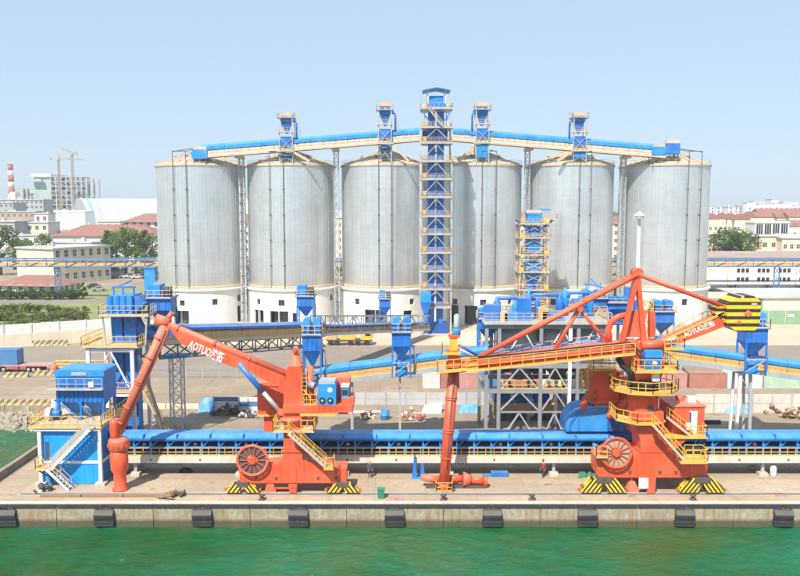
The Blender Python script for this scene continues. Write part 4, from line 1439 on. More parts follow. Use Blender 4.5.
# yellow pipework and rails left of the tower
t = thing("pipe_rack", "low yellow pipe rack with a red valve beside the left transfer tower", "pipes", (at(70, 362, 60).x, 60, 0))
for k in range(4):
    z = .5 + k * .55
    MB().tube((at(56, 362, 60).x, 60, z), (at(108, 362, 60).x, 60, z), .14, None, 8).build("pipe", "yellow_paint" if k != 1 else "rust_tan", t)
for px in (56, 66, 78, 92, 108):
    MB().bar((at(px, 362, 60).x, 60.25, 0), (at(px, 362, 60).x, 60.25, 2.4), .16).build("post", "rust_tan", t)
MB().lathe([(.45, 0), (.6, .3), (.6, 1.3), (.35, 1.7)], (at(56, 362, 59).x - .6, 59.4, .004), 14).build("valve", "orange_pink", t)

# ================================================================== BLUE QUAY BUILDING AND BAG FILTER
BX0, BX1, BY0, BY1 = at(42, 470, 5.8).x, at(101.5, 470, 5.8).x, 5.8, 12.2
BZ = at(70, 427, 5.8).z
t = thing("quay_building", "bright blue panelled transfer building with outside stairs at the left of the quay", "building", ((BX0 + BX1) / 2, 9, 0))
w_ = .95
nx = 7
dx0, dx1, dz0, dz1 = at(45.5, 450, 5.8).x, at(51.5, 450, 5.8).x, at(45, 464, 5.8).z, at(45, 442, 5.8).z
zmid = at(70, 462, 5.8).z
for r0, r1 in ((.05, zmid - .12), (zmid + .12, BZ - .3)):
    for i in range(nx):
        a, b_ = BX0 + (BX1 - BX0) * i / nx + .01, BX0 + (BX1 - BX0) * (i + 1) / nx - .01
        if i == 0 and r1 > 4:
            MB().box(a, dx0, BY0, BY0 + .1, r0, r1).build("wall_panel", "bright_blue_panel", t)
            MB().box(dx0 + .02, b_ + .0, BY0, BY0 + .1, dz1, r1).build("wall_panel", "bright_blue_panel", t)
            MB().box(dx1, b_, BY0, BY0 + .1, r0, dz1 - .02).build("wall_panel", "bright_blue_panel", t) if dx1 < b_ else None
            MB().box(dx0, dx1, BY0 + .06, BY0 + .12, r0, dz1).build("door", "dark_steel", t)
        else:
            MB().box(a, b_, BY0, BY0 + .1, r0, r1).build("wall_panel", "bright_blue_panel", t)
    for i in range(5):
        a, b_ = BY0 + .12 + (BY1 - BY0 - .2) * i / 5 + .01, BY0 + .12 + (BY1 - BY0 - .2) * (i + 1) / 5 - .01
        for xx in (BX0, BX1 - .1):
            MB().box(xx, xx + .1, a, b_, r0, r1).build("wall_panel", "blue_paint", t)
    MB().box(BX0 + .1, BX1 - .1, BY1 - .1, BY1, r0, r1).build("wall_panel", "blue_paint", t)
MB().box(BX1 - .02, BX1 + .02, BY0 + 2.2, BY0 + 3.4, zmid + .5, zmid + 2.6).build("window", "dark_glass", t)
MB().box(BX0 + .12, BX1 - .12, BY0 + .14, BY1 - .14, .02, BZ - .32).build("core", "dark_steel", t)
MB().box(BX0 - .05, BX1 + .05, BY0 - .1, BY0 - .005, zmid - .14, zmid + .14).build("girt", "white_steel", t)
MB().box(BX1 + .005, BX1 + .1, BY0 - .1, BY1, zmid - .14, zmid + .14).build("girt", "white_steel", t)
for x in (BX0, BX1):
    for y in (BY0 - .18, BY1 - .1):
        c = MB().box(x - .17, x + .17, y - .17, y + .17, 0.3, BZ - .3).build("column", "white_steel", t)
        MB().box(x - .5, x + .5, y - .45, y + .45, 0.004, .3).build("footing", "coping_concrete", c)
MB().box(BX0 - .4, BX1 + .2, BY0 - .45, BY0 - .2, BZ - .3, BZ).build("edge_beam", "white_steel", t)
rf_ = MB().box(BX0 - 1.0, BX1 + .4, BY0 - .6, BY1 + .8, BZ, BZ + .15).build("roof_deck", "tan_steel", t)
MB().rail([(BX0 - .95, BY1 + .7, BZ + .15), (BX0 - .95, BY0 - .55, BZ + .15), (at(86, 427, 5.2).x, BY0 - .55, BZ + .15)], 1.1, .8, .06).build("railing", "yellow_paint", rf_)
MB().rail([(at(95, 427, 5.2).x, BY0 - .55, BZ + .15), (BX1 + .35, BY0 - .55, BZ + .15), (BX1 + .35, BY1 + .7, BZ + .15)], 1.1, .8, .06).build("railing", "yellow_paint", rf_)
# stairs: upper flight to the landing, lower flight to the ground
lz = at(48, 468, 4.4).z
lx0, lx1 = at(37, 468, 4.4).x, at(55, 468, 4.4).x
land = MB().box(lx0, lx1, 4.0, 5.55, lz - .14, lz).build("landing", "tan_steel", t)
MB().rail([(lx1 - .9, 4.02, lz), (lx0 + .02, 4.02, lz), (lx0 + .02, 5.5, lz)], 1.05, .7, .06).build("railing", "yellow_paint", land)
for x in (lx0 + .2,):
    MB().bar((x, 4.1, lz - .1), (x + 1.2, 5.6, .4), .14).build("knee_brace", "dark_steel", t)
    MB().bar((x + .8, 5.4, 0), (x + .8, 5.4, lz - .14), .16).build("landing_post", "dark_steel", t)
up = stair(t, (lx1 - .3, 4.9, lz), (at(91, 428, 4.9).x, 4.9, BZ + .1), .9, "white_steel", 'y', railmat="tan_steel")
MB().prism([(lx1 - .3, lz + .05), (at(91, 428, 4.9).x, BZ + .05), (at(91, 428, 4.9).x, BZ + .95), (lx1 - .3, lz + .95)], 4.44, 4.46).build("side_guard", "grey_steel", up)
stair(t, (at(70, 487, 4.3).x, 4.3, .02), (lx1 - .6, 4.3, lz - .05), .8, "white_steel", 'y', railmat="tan_steel")

fx0, fx1, fy0, fy1 = at(56.5, 400, 8).x, at(104, 400, 8).x, 8.0, 11.6
f_z = BZ + .15
ztop = at(80, 371, 8).z
t = thing("bag_filter", "big blue box-shaped bag filter on the roof of the blue quay building", "filter", ((fx0 + fx1) / 2, 9.8, f_z))
for x in (fx0 + .15, (fx0 + fx1) / 2, fx1 - .15):
    for y in (fy0 + .15, fy1 - .15):
        MB().box(x - .13, x + .13, y - .13, y + .13, f_z, f_z + 1.9).build("leg", "blue_paint", t)
z1_ = f_z + 1.85
MB().box(fx0, fx1, fy0, fy1, z1_, ztop - .55).build("casing", "blue_paint", t)
for i in range(10):
    x = fx0 + (fx1 - fx0) * (i + .5) / 10
    MB().box(x - .06, x + .06, fy0 - .09, fy0, z1_ + .1, z1_ + 1.4).build("casing_rib", "blue_paint", t)
for i in range(2):
    xc = fx0 + (fx1 - fx0) * (.27 + .46 * i)
    MB().frus((xc, (fy0 + fy1) / 2, f_z + .35), (.25, .3), ((fx1 - fx0) * .2, (fy1 - fy0) * .45), 1.5).build("hopper", "blue_paint", t)
MB().prism([(fx0 - .1, ztop - .55), (fx1 + .1, ztop - .55), (fx1 + .1, ztop - .02), (fx1 - .25, ztop + .12), (fx0 + .25, ztop + .12), (fx0 - .1, ztop - .02)], fy0 - .1, fy1 + .1).build("cover", "light_blue_paint", t)
MB().box(fx0 + 1.7, fx0 + 3.2, fy0 - .14, fy0 - .1, ztop - .45, ztop - .1).build("name_plate", "grey_steel", t)
zz = z1_ + 1.5
wk = MB().box(fx0 - .8, fx1 + .1, fy0 - .75, fy0 - .1, zz - .1, zz).build("walkway", "grey_steel", t)
MB().rail([(fx0 - .3, fy0 - .72, zz), (fx1 + .1, fy0 - .72, zz)], 1.15, .85, .05, 1).build("railing", "tan_steel", wk)
m = MB().bar((fx0 + 2.2, fy0 - .2, z1_ + .2), (fx0 + 3.9, fy0 - .2, f_z + .1), .1)
m.build("brace", "light_blue_paint", t)
MB().bar((fx0 + .4, fy0 - .2, z1_ - .1), (fx0 + 2.5, fy0 - .2, f_z + .1), .1).build("brace", "light_blue_paint", t)
MB().box(fx0 + 3.7, fx0 + 4.2, fy0 - .9, fy0 - .75, zz + .3, zz + .8).build("control_box", "white_steel", t)
fan = MB().tube((fx0 - .9, fy0 - .3, f_z + .75), (fx0 - .4, fy0 - .3, f_z + .75), .6, None, 18).build("fan", "white_steel", t)
MB().tube((fx0 - .4, fy0 - .3, f_z + .75), (fx0 + .5, fy0 - .3, f_z + .75), .35, None, 12).build("fan_motor", "blue_paint", t)
MB().tube((fx0 - .45, fy0 + .6, f_z), (fx0 - .45, fy0 + .6, f_z + 2.0), .36, None, 14).build("exhaust_stack", "far_green_grey", t)

# ================================================================== LOADING HOUSE
LY0, LY1 = 20.5, 28.5
cols = [at(p, 400, LY0).x for p in (486, 498.5, 540, 569, 577, 604)]
zt = at(520, 324, LY0).z
zl1, zl2, zl3 = at(520, 366, LY0).z, at(520, 391, LY0).z, at(520, 412, LY0).z
t = thing("loading_house", "open grey steel loading house with cone bottomed bins behind the right boom", "building", ((cols[0] + cols[-1]) / 2, 24.5, 0))
for i, x in enumerate(cols):
    for y in (LY0, LY1):
        MB().box(x - .2, x + .2, y - .2, y + .2, 0, zt).build("column", "frame_grey" if i != 3 else "white_steel", t)
for z in (zl1, zl2, zt - .3):
    for y in (LY0, LY1):
        MB().box(cols[0], cols[-1], y - .16, y + .16, z - .25, z + .25).build("beam", "frame_grey", t)
    for x in (cols[0], cols[2], cols[-1]):
        MB().box(x - .14, x + .14, LY0, LY1, z - .2, z + .2).build("beam", "frame_grey", t)
for a, b_ in ((cols[1], cols[2]), (cols[2], cols[3])):
    mid = (a + b_) / 2
    for z0_, z1__ in ((0.1, zl3 - .1), (zl3 + .2, zl2 + 0), (zl2 + .2, zl1 - .2)):
        m = MB()
        m.bar((a + .2, LY0 - .05, z0_), (mid, LY0 - .05, z1__), .17)
        m.bar((b_ - .2, LY0 - .05, z0_), (mid, LY0 - .05, z1__), .17)
        m.build("brace", "grey_steel", t)
    MB().box(a, b_, LY0 - .1, LY0 + .1, zl3 - .1, zl3 + .1).build("beam", "frame_grey", t)
MB().box(cols[0] - .1, cols[-1] + .1, LY0 + .2, LY1 - .2, zl1 + .26, zl1 + .4).build("bin_floor", "dark_steel", t)
MB().box(cols[2] + .3, cols[-1] - .3, LY1 - 2.5, LY1 - .3, zl2 + .26, zl2 + .34).build("work_floor", "grey_steel", t)
for k, px in enumerate((506, 530, 552, 574, 592)):
    xx = at(px, 380, LY1).x
    MB().box(xx - .9, xx + .9, LY1 - 2.2, LY1 - .8, zl1 - 2.0, zl1 - .3).build("scale_box", ("deep_blue_paint", "dark_steel")[k % 2], t)
fl = MB().box(cols[0] - .4, cols[-1] + .4, LY0 - .6, LY1 + .5, zt, zt + .2).build("top_floor", "grey_steel", t)
MB().rail([(cols[0] - .35, LY0 - .55, zt + .2), (cols[-1] + .35, LY0 - .55, zt + .2), (cols[-1] + .35, LY1 + .4, zt + .2)], 1.15, .9, .07, 2).build("railing", "tan_steel", fl)
for k, px in enumerate((519, 557, 588)):
    xc = at(px, 340, 24).x
    MB().lathe([(.5, zl1 - .5), (2.35, zl1 + 2.2), (2.35, zt - 1.3), (1.2, zt - .35), (1.2, zt - .05)], (xc, 24.4, 0), 28).build("bin", "grey_steel", t)
    m = MB()
    for s in (-1, 1):
        m.bar((xc + s * 2.3, LY0 + .4, zl1 + .3), (xc, LY0 + .4, zt - .6), .14)
    m.build("brace", "white_steel", t)
    MB().frus((xc, 24, zl2 + .6), (.4, .4), (1.6, 1.5), zl1 - zl2 - .9).build("discharge_hopper", "dark_steel", t)
for k in range(7):
    xa_ = cols[1] + (cols[-1] - cols[1]) * k / 7
    xb_ = cols[1] + (cols[-1] - cols[1]) * (k + 1) / 7 - .05
    MB().box(xa_, xb_, LY1 + .22, LY1 + .28, zl2 + .3 + (.4 if k % 3 else 0), zl1 - .3).build("back_sheet", ("frame_grey", "dark_steel", "deep_blue_paint")[k % 3], t)
for k, px in enumerate((509, 528, 548, 562, 590)):
    xx = at(px, 400, 23).x
    MB().bar((xx, 23, zl2 + .6), (xx + .6, 23, zl3 + .3), .35).build("loading_spout", ("dark_steel", "deep_blue_paint", "rust_tan")[k % 3], t)
MB().rail([(cols[1], LY0 - .15, zl2 + .26), (cols[3], LY0 - .15, zl2 + .26)], 1.1, .9, .06).build("work_railing", "yellow_paint", t)
# loading gear on the top floor
z = zt + .2
for px, w, h, mt in ((492, 1.8, 1.9, "blue_paint"), (503, 1.0, 1.1, "tan_steel"), (511, 1.6, 1.0, "light_blue_paint"), (524, 1.6, 2.7, "blue_paint"), (553, 2.6, 1.1, "blue_paint"), (543, 1.2, 1.5, "rust_tan")):
    x = at(px, 318, 22).x
    MB().box(x - w / 2, x + w / 2, 21.6, 23.2, z, z + h).build("machine_box", mt, t)
for k, (px, r_, h, mt) in enumerate(((497, .45, 1.9, "blue_paint"), (517, .5, 1.4, "light_blue_paint"), (531, .4, 2.6, "light_blue_paint"), (537, .35, 1.8, "blue_paint"), (561, .5, 2.2, "blue_paint"), (568, .45, 2.8, "light_blue_paint"), (580, .5, 2.0, "blue_paint"), (592, .4, 2.5, "light_blue_paint"))):
    x = at(px, 318, 24.5).x
    MB().lathe([(r_, z), (r_, z + h), (r_ * .5, z + h + .3), (r_ * .5, z + h + .7)], (x, 24.5 + (k % 3), 0), 14).build("cyclone", mt, t)
for k, (pa_, pb_, dz_) in enumerate(((497, 517, 2.0), (531, 561, 2.4), (568, 592, 2.7))):
    q0, q1 = at(pa_, 318, 25.5), at(pb_, 318, 25.5)
    MB().loft([(q0.x, 25.5, z + dz_ - .4), (q0.x + .2, 25.5, z + dz_ + .3), (q1.x - .2, 25.5, z + dz_ + .3), (q1.x, 25.5, z + dz_ - .4)], [.24] * 4, 10).build("duct", "blue_paint", t)
for k, px in enumerate((488, 508, 548, 575, 600)):
    x = at(px, 318, 27).x
    MB().rail([(x - .8, 26.6, z), (x + .8, 26.6, z)], 1.1, .5, .06, 2).build("inner_railing", ("yellow_paint", "tan_steel")[k % 2], t)
# blue wagons in a row under the bins
WL = ["left", "middle", "right"]
for iw, (pa_, pb_) in enumerate(((494, 531), (533, 573), (575, 612))):
    wx0, wx1 = at(pa_, 400, 31).x, at(pb_, 400, 31).x
    t = thing("grain_wagon", "%s one of three dark blue wagons with rusty underframes behind the loading house" % WL[iw], "wagon", ((wx0 + wx1) / 2, 31.5, 0), "wagons at the loading house")
    MB().box(wx0, wx1, 30.4, 32.8, 2.3, 4.0).build("body", "deep_blue_paint", t)
    MB().box(wx0 - .1, wx1 + .1, 30.3, 32.9, 1.0, 2.28).build("underframe", "rust_tan", t)
    for i in range(4):
        x = wx0 + .8 + i * (wx1 - wx0 - 1.6) / 3
        MB().tube((x, 30.2, .5), (x, 33.0, .5), .495, None, 16).build("wheel", "dark_steel", t)
    for i in range(7):
        x = wx0 + .3 + i * (wx1 - wx0 - .6) / 6
        MB().box(x - .06, x + .06, 30.3, 30.39, 2.3, 4.0).build("body_rib", "deep_blue_paint", t)

# ================================================================== LOADING TOWER (blue and yellow, before the fifth silo)
ty0, ty1 = 103.0, 108.6
K = 1.68
ta, tb = at(519.5, 300, ty0).x, at(547, 300, ty0).x
zb_, zt_ = 0.0, at(533, 222, ty0).z
t = thing("loading_tower", "narrow bucket elevator tower with blue machines and yellow landings before the fifth silo", "tower", ((ta + tb) / 2, 105.8, zb_))
lattice(t, ta, tb, ty0, ty1, zb_, zt_, 9, .24, .11, "tan_steel")
xm = (ta + tb) / 2
for y_, mt in ((322, 0), (306, 1), (290, 0), (272, 1), (255, 0), (238, 1), (224, 0)):
    z = at(533, y_, ty0).z
    pf = MB().box(ta - .5, tb + .5, ty0 - .6, ty1 + .3, z - .12, z).build("platform", "tan_steel", t)
    MB().rail([(ta - .45, ty1, z), (ta - .45, ty0 - .55, z), (tb + .45, ty0 - .55, z), (tb + .45, ty1, z)], 1.1, .95, .07).build("railing", "tan_steel", pf)
    s = -1 if mt else 1
    MB().box(xm + s * 2.7 - .5, xm + s * 2.7 + .4, ty0 - .66, ty0 - .61, z + .1, z + 1.0).build("guard_panel", "yellow_paint", t)
    MB().box(xm - s * 2.4 - .4, xm - s * 2.4 + .4, ty0 + 1, ty0 + 1.6, z, z + 1.6).build("cabinet", "rust_tan", t)
for ya, yb, w, mt in ((213, 223, 1.1, "light_blue_paint"), (226, 236, 1.0, "blue_paint"), (239, 252, 1.05, "light_blue_paint"), (263, 274, 1.2, "light_blue_paint"), (285, 322, .5, "blue_paint")):
    za, zz = at(533, yb, ty0).z, at(533, ya, ty0).z
    e = MB().box(xm - w * .75 * K, xm + w * .75 * K, ty0 + .4, ty0 + 3.6, za, zz).build("machine_casing", mt, t)
    MB().box(xm - w * .85 * K, xm + w * .85 * K, ty0 + .3, ty0 + 3.7, zz - .4, zz).build("casing_flange", mt, e)
    MB().box(xm - w * .85 * K, xm + w * .85 * K, ty0 + .3, ty0 + 3.7, (za + zz) / 2 - .15, (za + zz) / 2 + .15).build("casing_flange", mt, e)
za = at(533, 285, ty0).z
MB().frus((xm, ty0 + 2, za), (.8, .8), (1.7, 1.6), at(533, 274, ty0).z - za).build("cone", "blue_paint", t)
for s in (-1, 1):
    MB().bar((xm + s * .6, ty0 + 1.0, za + .1), (xm + s * 1.5, ty0 + .8, at(533, 305, ty0).z), .8).build("spout", "light_blue_paint", t)
    MB().bar((xm + s * .9, ty0, at(533, 231, ty0).z), (xm + s * 4.2, ty0, at(533, 226, ty0).z + 1.4), .4).build("strut", "deep_blue_paint", t)
za = at(533, 322, ty0).z
MB().box(xm - 1.6, xm + 1.6, ty0 + .3, ty0 + 3.6, za + .05, za + 3.6).build("machine_casing", "blue_paint", t)
hz = at(533, 226, ty0).z
MB().box(xm + 2, xm + 4.9, ty0 - .3, ty0 + 2.6, hz + 1.3, hz + 1.5).build("side_landing", "tan_steel", t)
MB().rail([(xm + 2, ty0 - .25, hz + 1.5), (xm + 4.8, ty0 - .25, hz + 1.5), (xm + 4.8, ty0 + 2.5, hz + 1.5)], 1.1, .6, .07).build("side_railing", "tan_steel", t)
MB().bar((xm - 1.8, ty0 + 1, zt_), (xm + 1.8, ty0 + 1, zt_ + 2.6), .22).build("davit", "tan_steel", t)
MB().bar((xm + 1.0, ty0 + 1, at(533, 209, ty0).z), (xm + 3.5, ty0 + 1, at(533, 210, ty0).z), .3).build("davit_arm", "light_blue_paint", t)
MB().bar((xm + 1.8, ty0 + 1, zt_), (xm + 1.8, ty0 + 1, at(533, 209, ty0).z), .22).build("davit_post", "tan_steel", t)
MB().box(xm - 1.8, xm + 1.6, ty0 + .4, ty0 + 3.6, at(533, 213, ty0).z, at(533, 210, ty0).z).build("cap", "tan_roof", t)
for i in range(6):
    z0_, z1_ = zb_ + i * 4.3, zb_ + (i + 1) * 4.3
    if z1_ < zt_:
        stair(t, (ta + .3, ty1 - .6, z0_), (tb - .3, ty1 - .6, z1_), .8, "grey_steel", 'y', railmat="tan_steel")

# blue machines and hoppers right of the loading tower
GX = "blue hoppers right of the loading tower"
for px, ytop, ybot, w, lab in ((570, 299, 338, 3.0, "wide blue hopper right of the loading tower, left of its lifting frame"),
                               (592, 290, 338, 3.2, "blue hopper with a lifting frame, between the loading tower and the right crane mast"),
                               (615, 296, 340, 3.0, "blue hopper right behind the slanted red plate of the right crane")):
    p = at(px, ybot, 40)
    hopper(lab, p.x, 40, zt - 2.5, at(px, ytop, 39).z, w, GX, railmat="tan_steel", name="loading_hopper", low=False)
t = thing("service_deck", "raised blue steel deck carrying the hoppers right of the loading tower", "platform", (at(592, 340, 40).x, 40, 0))
sx0, sx1 = at(556, 340, 38).x, at(628, 340, 38).x
MB().box(sx0, sx1, 37.8, 42.5, zt - 2.7, zt - 2.5).build("deck", "deep_blue_paint", t)
for x in (sx0 + .3, (sx0 + sx1) / 2, sx1 - .3):
    for y in (38.1, 42.2):
        MB().box(x - .18, x + .18, y - .18, y + .18, 0, zt - 2.7).build("column", "grey_steel", t)
MB().rail([(sx0, 37.85, zt - 2.5), (sx1, 37.85, zt - 2.5)], 1.1, .8, .07).build("railing", "light_blue_paint", t)
zf = at(590, 283, 39).z
for px in (586, 600):
    x = at(px, 300, 38.6).x
    MB().bar((x, 38.6, zt - 2.5), (x, 38.6, zf), .16).build("frame_post", "light_blue_paint", t)
MB().bar((at(584, 283, 38.6).x, 38.6, zf), (at(604, 283, 38.6).x, 38.6, zf - .6), .22).build("frame_beam", "light_blue_paint", t)
MB().bar((at(590, 283, 38.6).x, 38.6, zf + .7), (at(597, 283, 38.6).x, 38.6, zf - .2), .16).build("frame_arm", "light_blue_paint", t)
for px, ya, yb in ((629, 287, 318), (637, 300, 330)):
    x = at(px, 300, 41).x
    MB().box(x - .6, x + .6, 40.3, 41.7, zt - 2.5, at(px, ya, 41).z).build("machine_casing", "blue_paint", t)

p = at(661, 333, 60)
hopper("blue hopper in a yellow stair cage before the rightmost silo", p.x, 60, at(661, 345, 60).z, at(661, 299, 60).z, 3.3, "blue hoppers right of the loading tower", railmat="yellow_paint", duct=0)
t = thing("stair_cage", "yellow stair cage climbing beside the hopper before the rightmost silo", "stairs", (p.x - 2.6, 60, 0))
zz = at(655, 300, 60).z
lattice(t, p.x - 3.4, p.x - 1.9, 58.6, 60.4, 0, zz, 7, .12, .07, "yellow_paint", legname="post")
for i in range(7):
    z = zz * (i + 1) / 7
    MB().box(p.x - 3.5, p.x - 1.8, 58.5, 60.5, z - .08, z).build("landing", "yellow_paint", t)
t = thing("covered_stair", "grey steel stair with yellow rails rising right of the right crane mast", "stairs", (p.x + 3, 58, 0))
stair(t, (at(664, 338, 57).x, 57, at(664, 341, 57).z), (at(684, 320, 57).x, 57, at(684, 323, 57).z), 1.8, "grey_steel", 'y', railmat="rust_tan")
for px, y_ in ((666, 340), (682, 325)):
    q = at(px, y_, 57)
    MB().bar((q.x, 57, 0), (q.x, 57, q.z), .25).build("post", "grey_steel", t)

# tall white lamp mast
p = at(636, 330, 56)
t = thing("lamp_mast", "tall white lamp mast standing before the gap of the two right silos", "lamp post", (p.x, 56, 0))
zt_ = at(636, 214, 56).z
MB().lathe([(.42, 0), (.36, 8), (.26, zt_ - .2), (.2, zt_ + .4)], (p.x, 56, 0), 16).build("pole", "white_steel", t)
MB().lathe([(.5, zt_ - .4), (.85, zt_ - .3), (.85, zt_ - .15), (.4, zt_ + .1)], (p.x, 56, 0), 20).build("lamp_ring", "white_steel", t)
for k in range(6):
    an = k * math.pi / 3 + .2
    MB().cb((p.x + 1.0 * math.cos(an), 56 + 1.0 * math.sin(an), zt_ - .75), .5, .5, .4).build("floodlight", "grey_steel", t)
# ================================================================== SHIP UNLOADERS
def text_mesh(body, size, mat, name):
    cu = bpy.data.curves.new(name, 'FONT')
    cu.body = body
    cu.size = size
    cu.extrude = 0.012
    cu.offset = size * 0.018
    cu.resolution_u = 3
    cu.align_x = 'CENTER'
    cu.align_y = 'CENTER'
    ob = bpy.data.objects.new(name, cu)
    COL.objects.link(ob)
    dg = bpy.context.evaluated_depsgraph_get()
    me = bpy.data.meshes.new_from_object(ob.evaluated_get(dg))
    bpy.data.objects.remove(ob)
    me.name = name
    me.materials.clear()
    me.materials.append(MATS[mat])
    return me


LETTERS = text_mesh("AOTUO\u6fb3\u62d3", 1.0, "lettering_white", "lettering")


def lettering(parent, p, q, y, size):
    """white name along the line p-q on the front face at depth y"""
    p, q = V(p), V(q)
    c = (p + q) / 2
    ang = math.atan2(q.z - p.z, q.x - p.x)
    o = bpy.data.objects.new("lettering", LETTERS)
    COL.objects.link(o)
    o.parent = parent
    org = V((0, 0, 0))
    r = parent
    while r is not None:
        org = org + r.location
        r = r.parent
    o.location = V((c.x, y, c.z)) - org
    wid = max(v.co.x for v in LETTERS.vertices) - min(v.co.x for v in LETTERS.vertices)
    k = (q - p).length / wid
    o.scale = (k, size, 1)
    o.rotation_euler = (Matrix.Rotation(-ang, 4, 'Y') @ Matrix.Rotation(R(90), 4, 'X')).to_euler()
    return o


def cable_reel(t, c, r, y):
    """spoked cable reel facing the water"""
    c = V((c.x, y, c.z))
    n = 40
    ring = MB()
    for rr, rad in ((r, .09), (r * .93, .07)):
        ring.loft([c + V((rr * math.cos(2 * math.pi * k / n), -.1, rr * math.sin(2 * math.pi * k / n))) for k in range(n + 1)], [rad] * (n + 1), 8)
    rim = ring.build("reel_rim", "red_paint" if c.x > 0 else "orange_pink", t)
    n2 = 28
    cab = MB()
    vs_ = []
    for k in range(n2):
        a = 2 * math.pi * k / n2
        vs_ += [c + V((r * .9 * math.cos(a), .12, r * .9 * math.sin(a))), c + V((r * .34 * math.cos(a), .12, r * .34 * math.sin(a))),
                c + V((r * .9 * math.cos(a), .0, r * .9 * math.sin(a))), c + V((r * .34 * math.cos(a), .0, r * .34 * math.sin(a)))]
    fs_ = []
    for k in range(n2):
        a, b_ = 4 * k, 4 * ((k + 1) % n2)
        fs_ += [(a + 2, a + 3, b_ + 3, b_ + 2), (a, b_, b_ + 1, a + 1), (a, a + 2, b_ + 2, b_), (a + 1, b_ + 1, b_ + 3, a + 3)]
    cab.add(vs_, fs_)
    cab.build("cable", "far_brown" if c.x > 0 else "dark_steel", t)
    for k in range(14):
        a = 2 * math.pi * k / 14
        MB().bar(c + V((r * .2 * math.cos(a), -.1, r * .2 * math.sin(a))), c + V((r * .98 * math.cos(a), -.1, r * .98 * math.sin(a))), .075).build("spoke", "red_paint", rim)
    MB().tube(c + V((0, -.3, 0)), c + V((0, .5, 0)), r * .24, None, 18).build("reel_hub", "red_paint", t)


def bogie(t, xc, y, half, h, zb=0.14):
    """two sloping striped wheel trucks that meet under the beam"""
    for s, mt in ((-1, "hazard_up"), (1, "hazard_down")):
        poly = [(xc + s * half * .18, zb + .12), (xc + s * half, zb + .12), (xc + s * half * .97, zb + h * .38), (xc + s * half * .5, zb + h), (xc + s * half * .06, zb + h), (xc + s * half * .06, zb + h * .6)]
        MB().prism(poly, y - .38, y - .14).build("wheel_truck", mt, t)
        MB().prism(poly, y + .14, y + .38).build("wheel_truck", mt, t)
        for k in (.36, .78):
            wl = MB().tube((xc + s * half * k, y - .13, zb + .28), (xc + s * half * k, y + .13, zb + .28), .28, None, 16).build("wheel", "dark_steel", t)
        MB().box(xc + s * half * 1.0 if s > 0 else xc - half * 1.12, xc + half * 1.12 if s > 0 else xc - half * 1.0, y - .12, y + .12, zb + .2, zb + .42).build("buffer", "red_paint", t)
    MB().box(xc - half * .35, xc + half * .35, y - .45, y + .45, zb + h * .72, zb + h + .12).build("truck_beam", "scrap_dark", t)


def poly_platform(t, pts, z, rail_pts, mat="tan_steel", th=.12, railmat="yellow_paint", name="platform"):
    m = MB()
    n = len(pts)
    m.add([(a, b_, z - th) for a, b_ in pts] + [(a, b_, z) for a, b_ in pts],
          [tuple(range(n))[::-1], tuple(range(n, 2 * n))] + [(k, (k + 1) % n, n + (k + 1) % n, n + k) for k in range(n)])
    pf = m.build(name, mat, t)
    MB().rail([(a, b_, z) for a, b_ in rail_pts], 1.1, .75, .065, 1).build("railing", railmat, pf)
    return pf


def ladderway(t, name, x, y, z0, z1, mat="yellow_paint"):
    m = MB()
    for k in (-.22, .22):
        m.bar((x + k, y, z0), (x + k, y, z1), .05)
    for i in range(int((z1 - z0) / .4)):
        m.bar((x - .22, y, z0 + .2 + i * .4), (x + .22, y, z0 + .2 + i * .4), .04)
    m.build(name, mat, t)


YC = 5.0
RED = "red_paint"
# ------------------------------------------------------------------ left crane, arm folded down
c0 = at(293, 495, YC)
t = thing("ship_unloader", "red ship unloader at left with its lettered boom raised and arm folded to the quay", "crane", (c0.x, YC, 0), "red ship unloaders on the quay")
beam = MB().pprism([(240, 483), (239, 470), (244, 466), (266, 465), (277, 464), (283, 460), (302.5, 460), (308, 463.5), (322, 464), (334, 468), (346.5, 468.5), (346.5, 483)], 3.1, 3.1, 5.4).build("sill_beam", RED, t)
for px in (250, 262, 320, 333):
    q = at(px, 480, 3.1)
    MB().box(q.x - .05, q.x + .05, 3.06, 3.1, q.z, q.z + .9).build("weld_plate", RED, beam)
MB().pprism([(283, 461), (283.5, 430), (302, 430), (302.5, 461)], 3.1, 3.15, 5.6).build("column", RED, t)
MB().pprism([(282, 452.8), (282, 451.2), (303.5, 451.2), (303.5, 452.8)], 3.0, 3.05, 5.7).build("column_flange", RED, t)
for px in (243, 343):
    bogie(t, at(px, 490, 3.1).x, 3.1, 1.6, .96)
for px in (243, 343):
    bogie(t, at(px, 490, 3.1).x, 14.6, 1.6, .96)
xl, xr = at(240, 480, 3.1).x, at(346, 480, 3.1).x
MB().box(xl, xr, 13.9, 15.3, 1.2, 2.9).build("rear_sill", RED, t)
xc = at(293, 440, 3.1).x
MB().box(xc - .8, xc + .8, 13.9, 15.3, 2.9, 6.5).build("rear_leg", RED, t)
MB().box(xc - .9, xc + .9, 5.6, 15.3, 5.3, 6.5).build("portal_beam", RED, t)
lg = at(293, 484, 3.1)
MB().frus((lg.x, 3.3, .1), (.32, .35), (.42, .45), lg.z - .1).build("jack_leg", RED, t)
p = at(270, 484, 3.1)
MB().frus((p.x, 3.5, .1), (.6, .4), (.3, .3), 1.0).build("rail_clamp", "orange_pink", t)
MB().tube((p.x, 3.5, 1.1), (p.x, 3.5, p.z + .05), .12).build("clamp_rod", RED, t)
MB().bar((p.x, 3.5, .45), (lg.x, 3.5, .45), .18).build("tie_bar", RED, t)
cable_reel(t, at(252.5, 460, 2.7), 1.5, 2.7)
MB().bar(V((at(252.5, 460, 2.7).x, 2.95, at(252.5, 460, 2.7).z)), V((at(252.5, 470, 2.7).x, 3.3, at(252.5, 474, 2.7).z)), .3).build("reel_bracket", RED, t)
zp = at(293, 431.5, 2.6).z
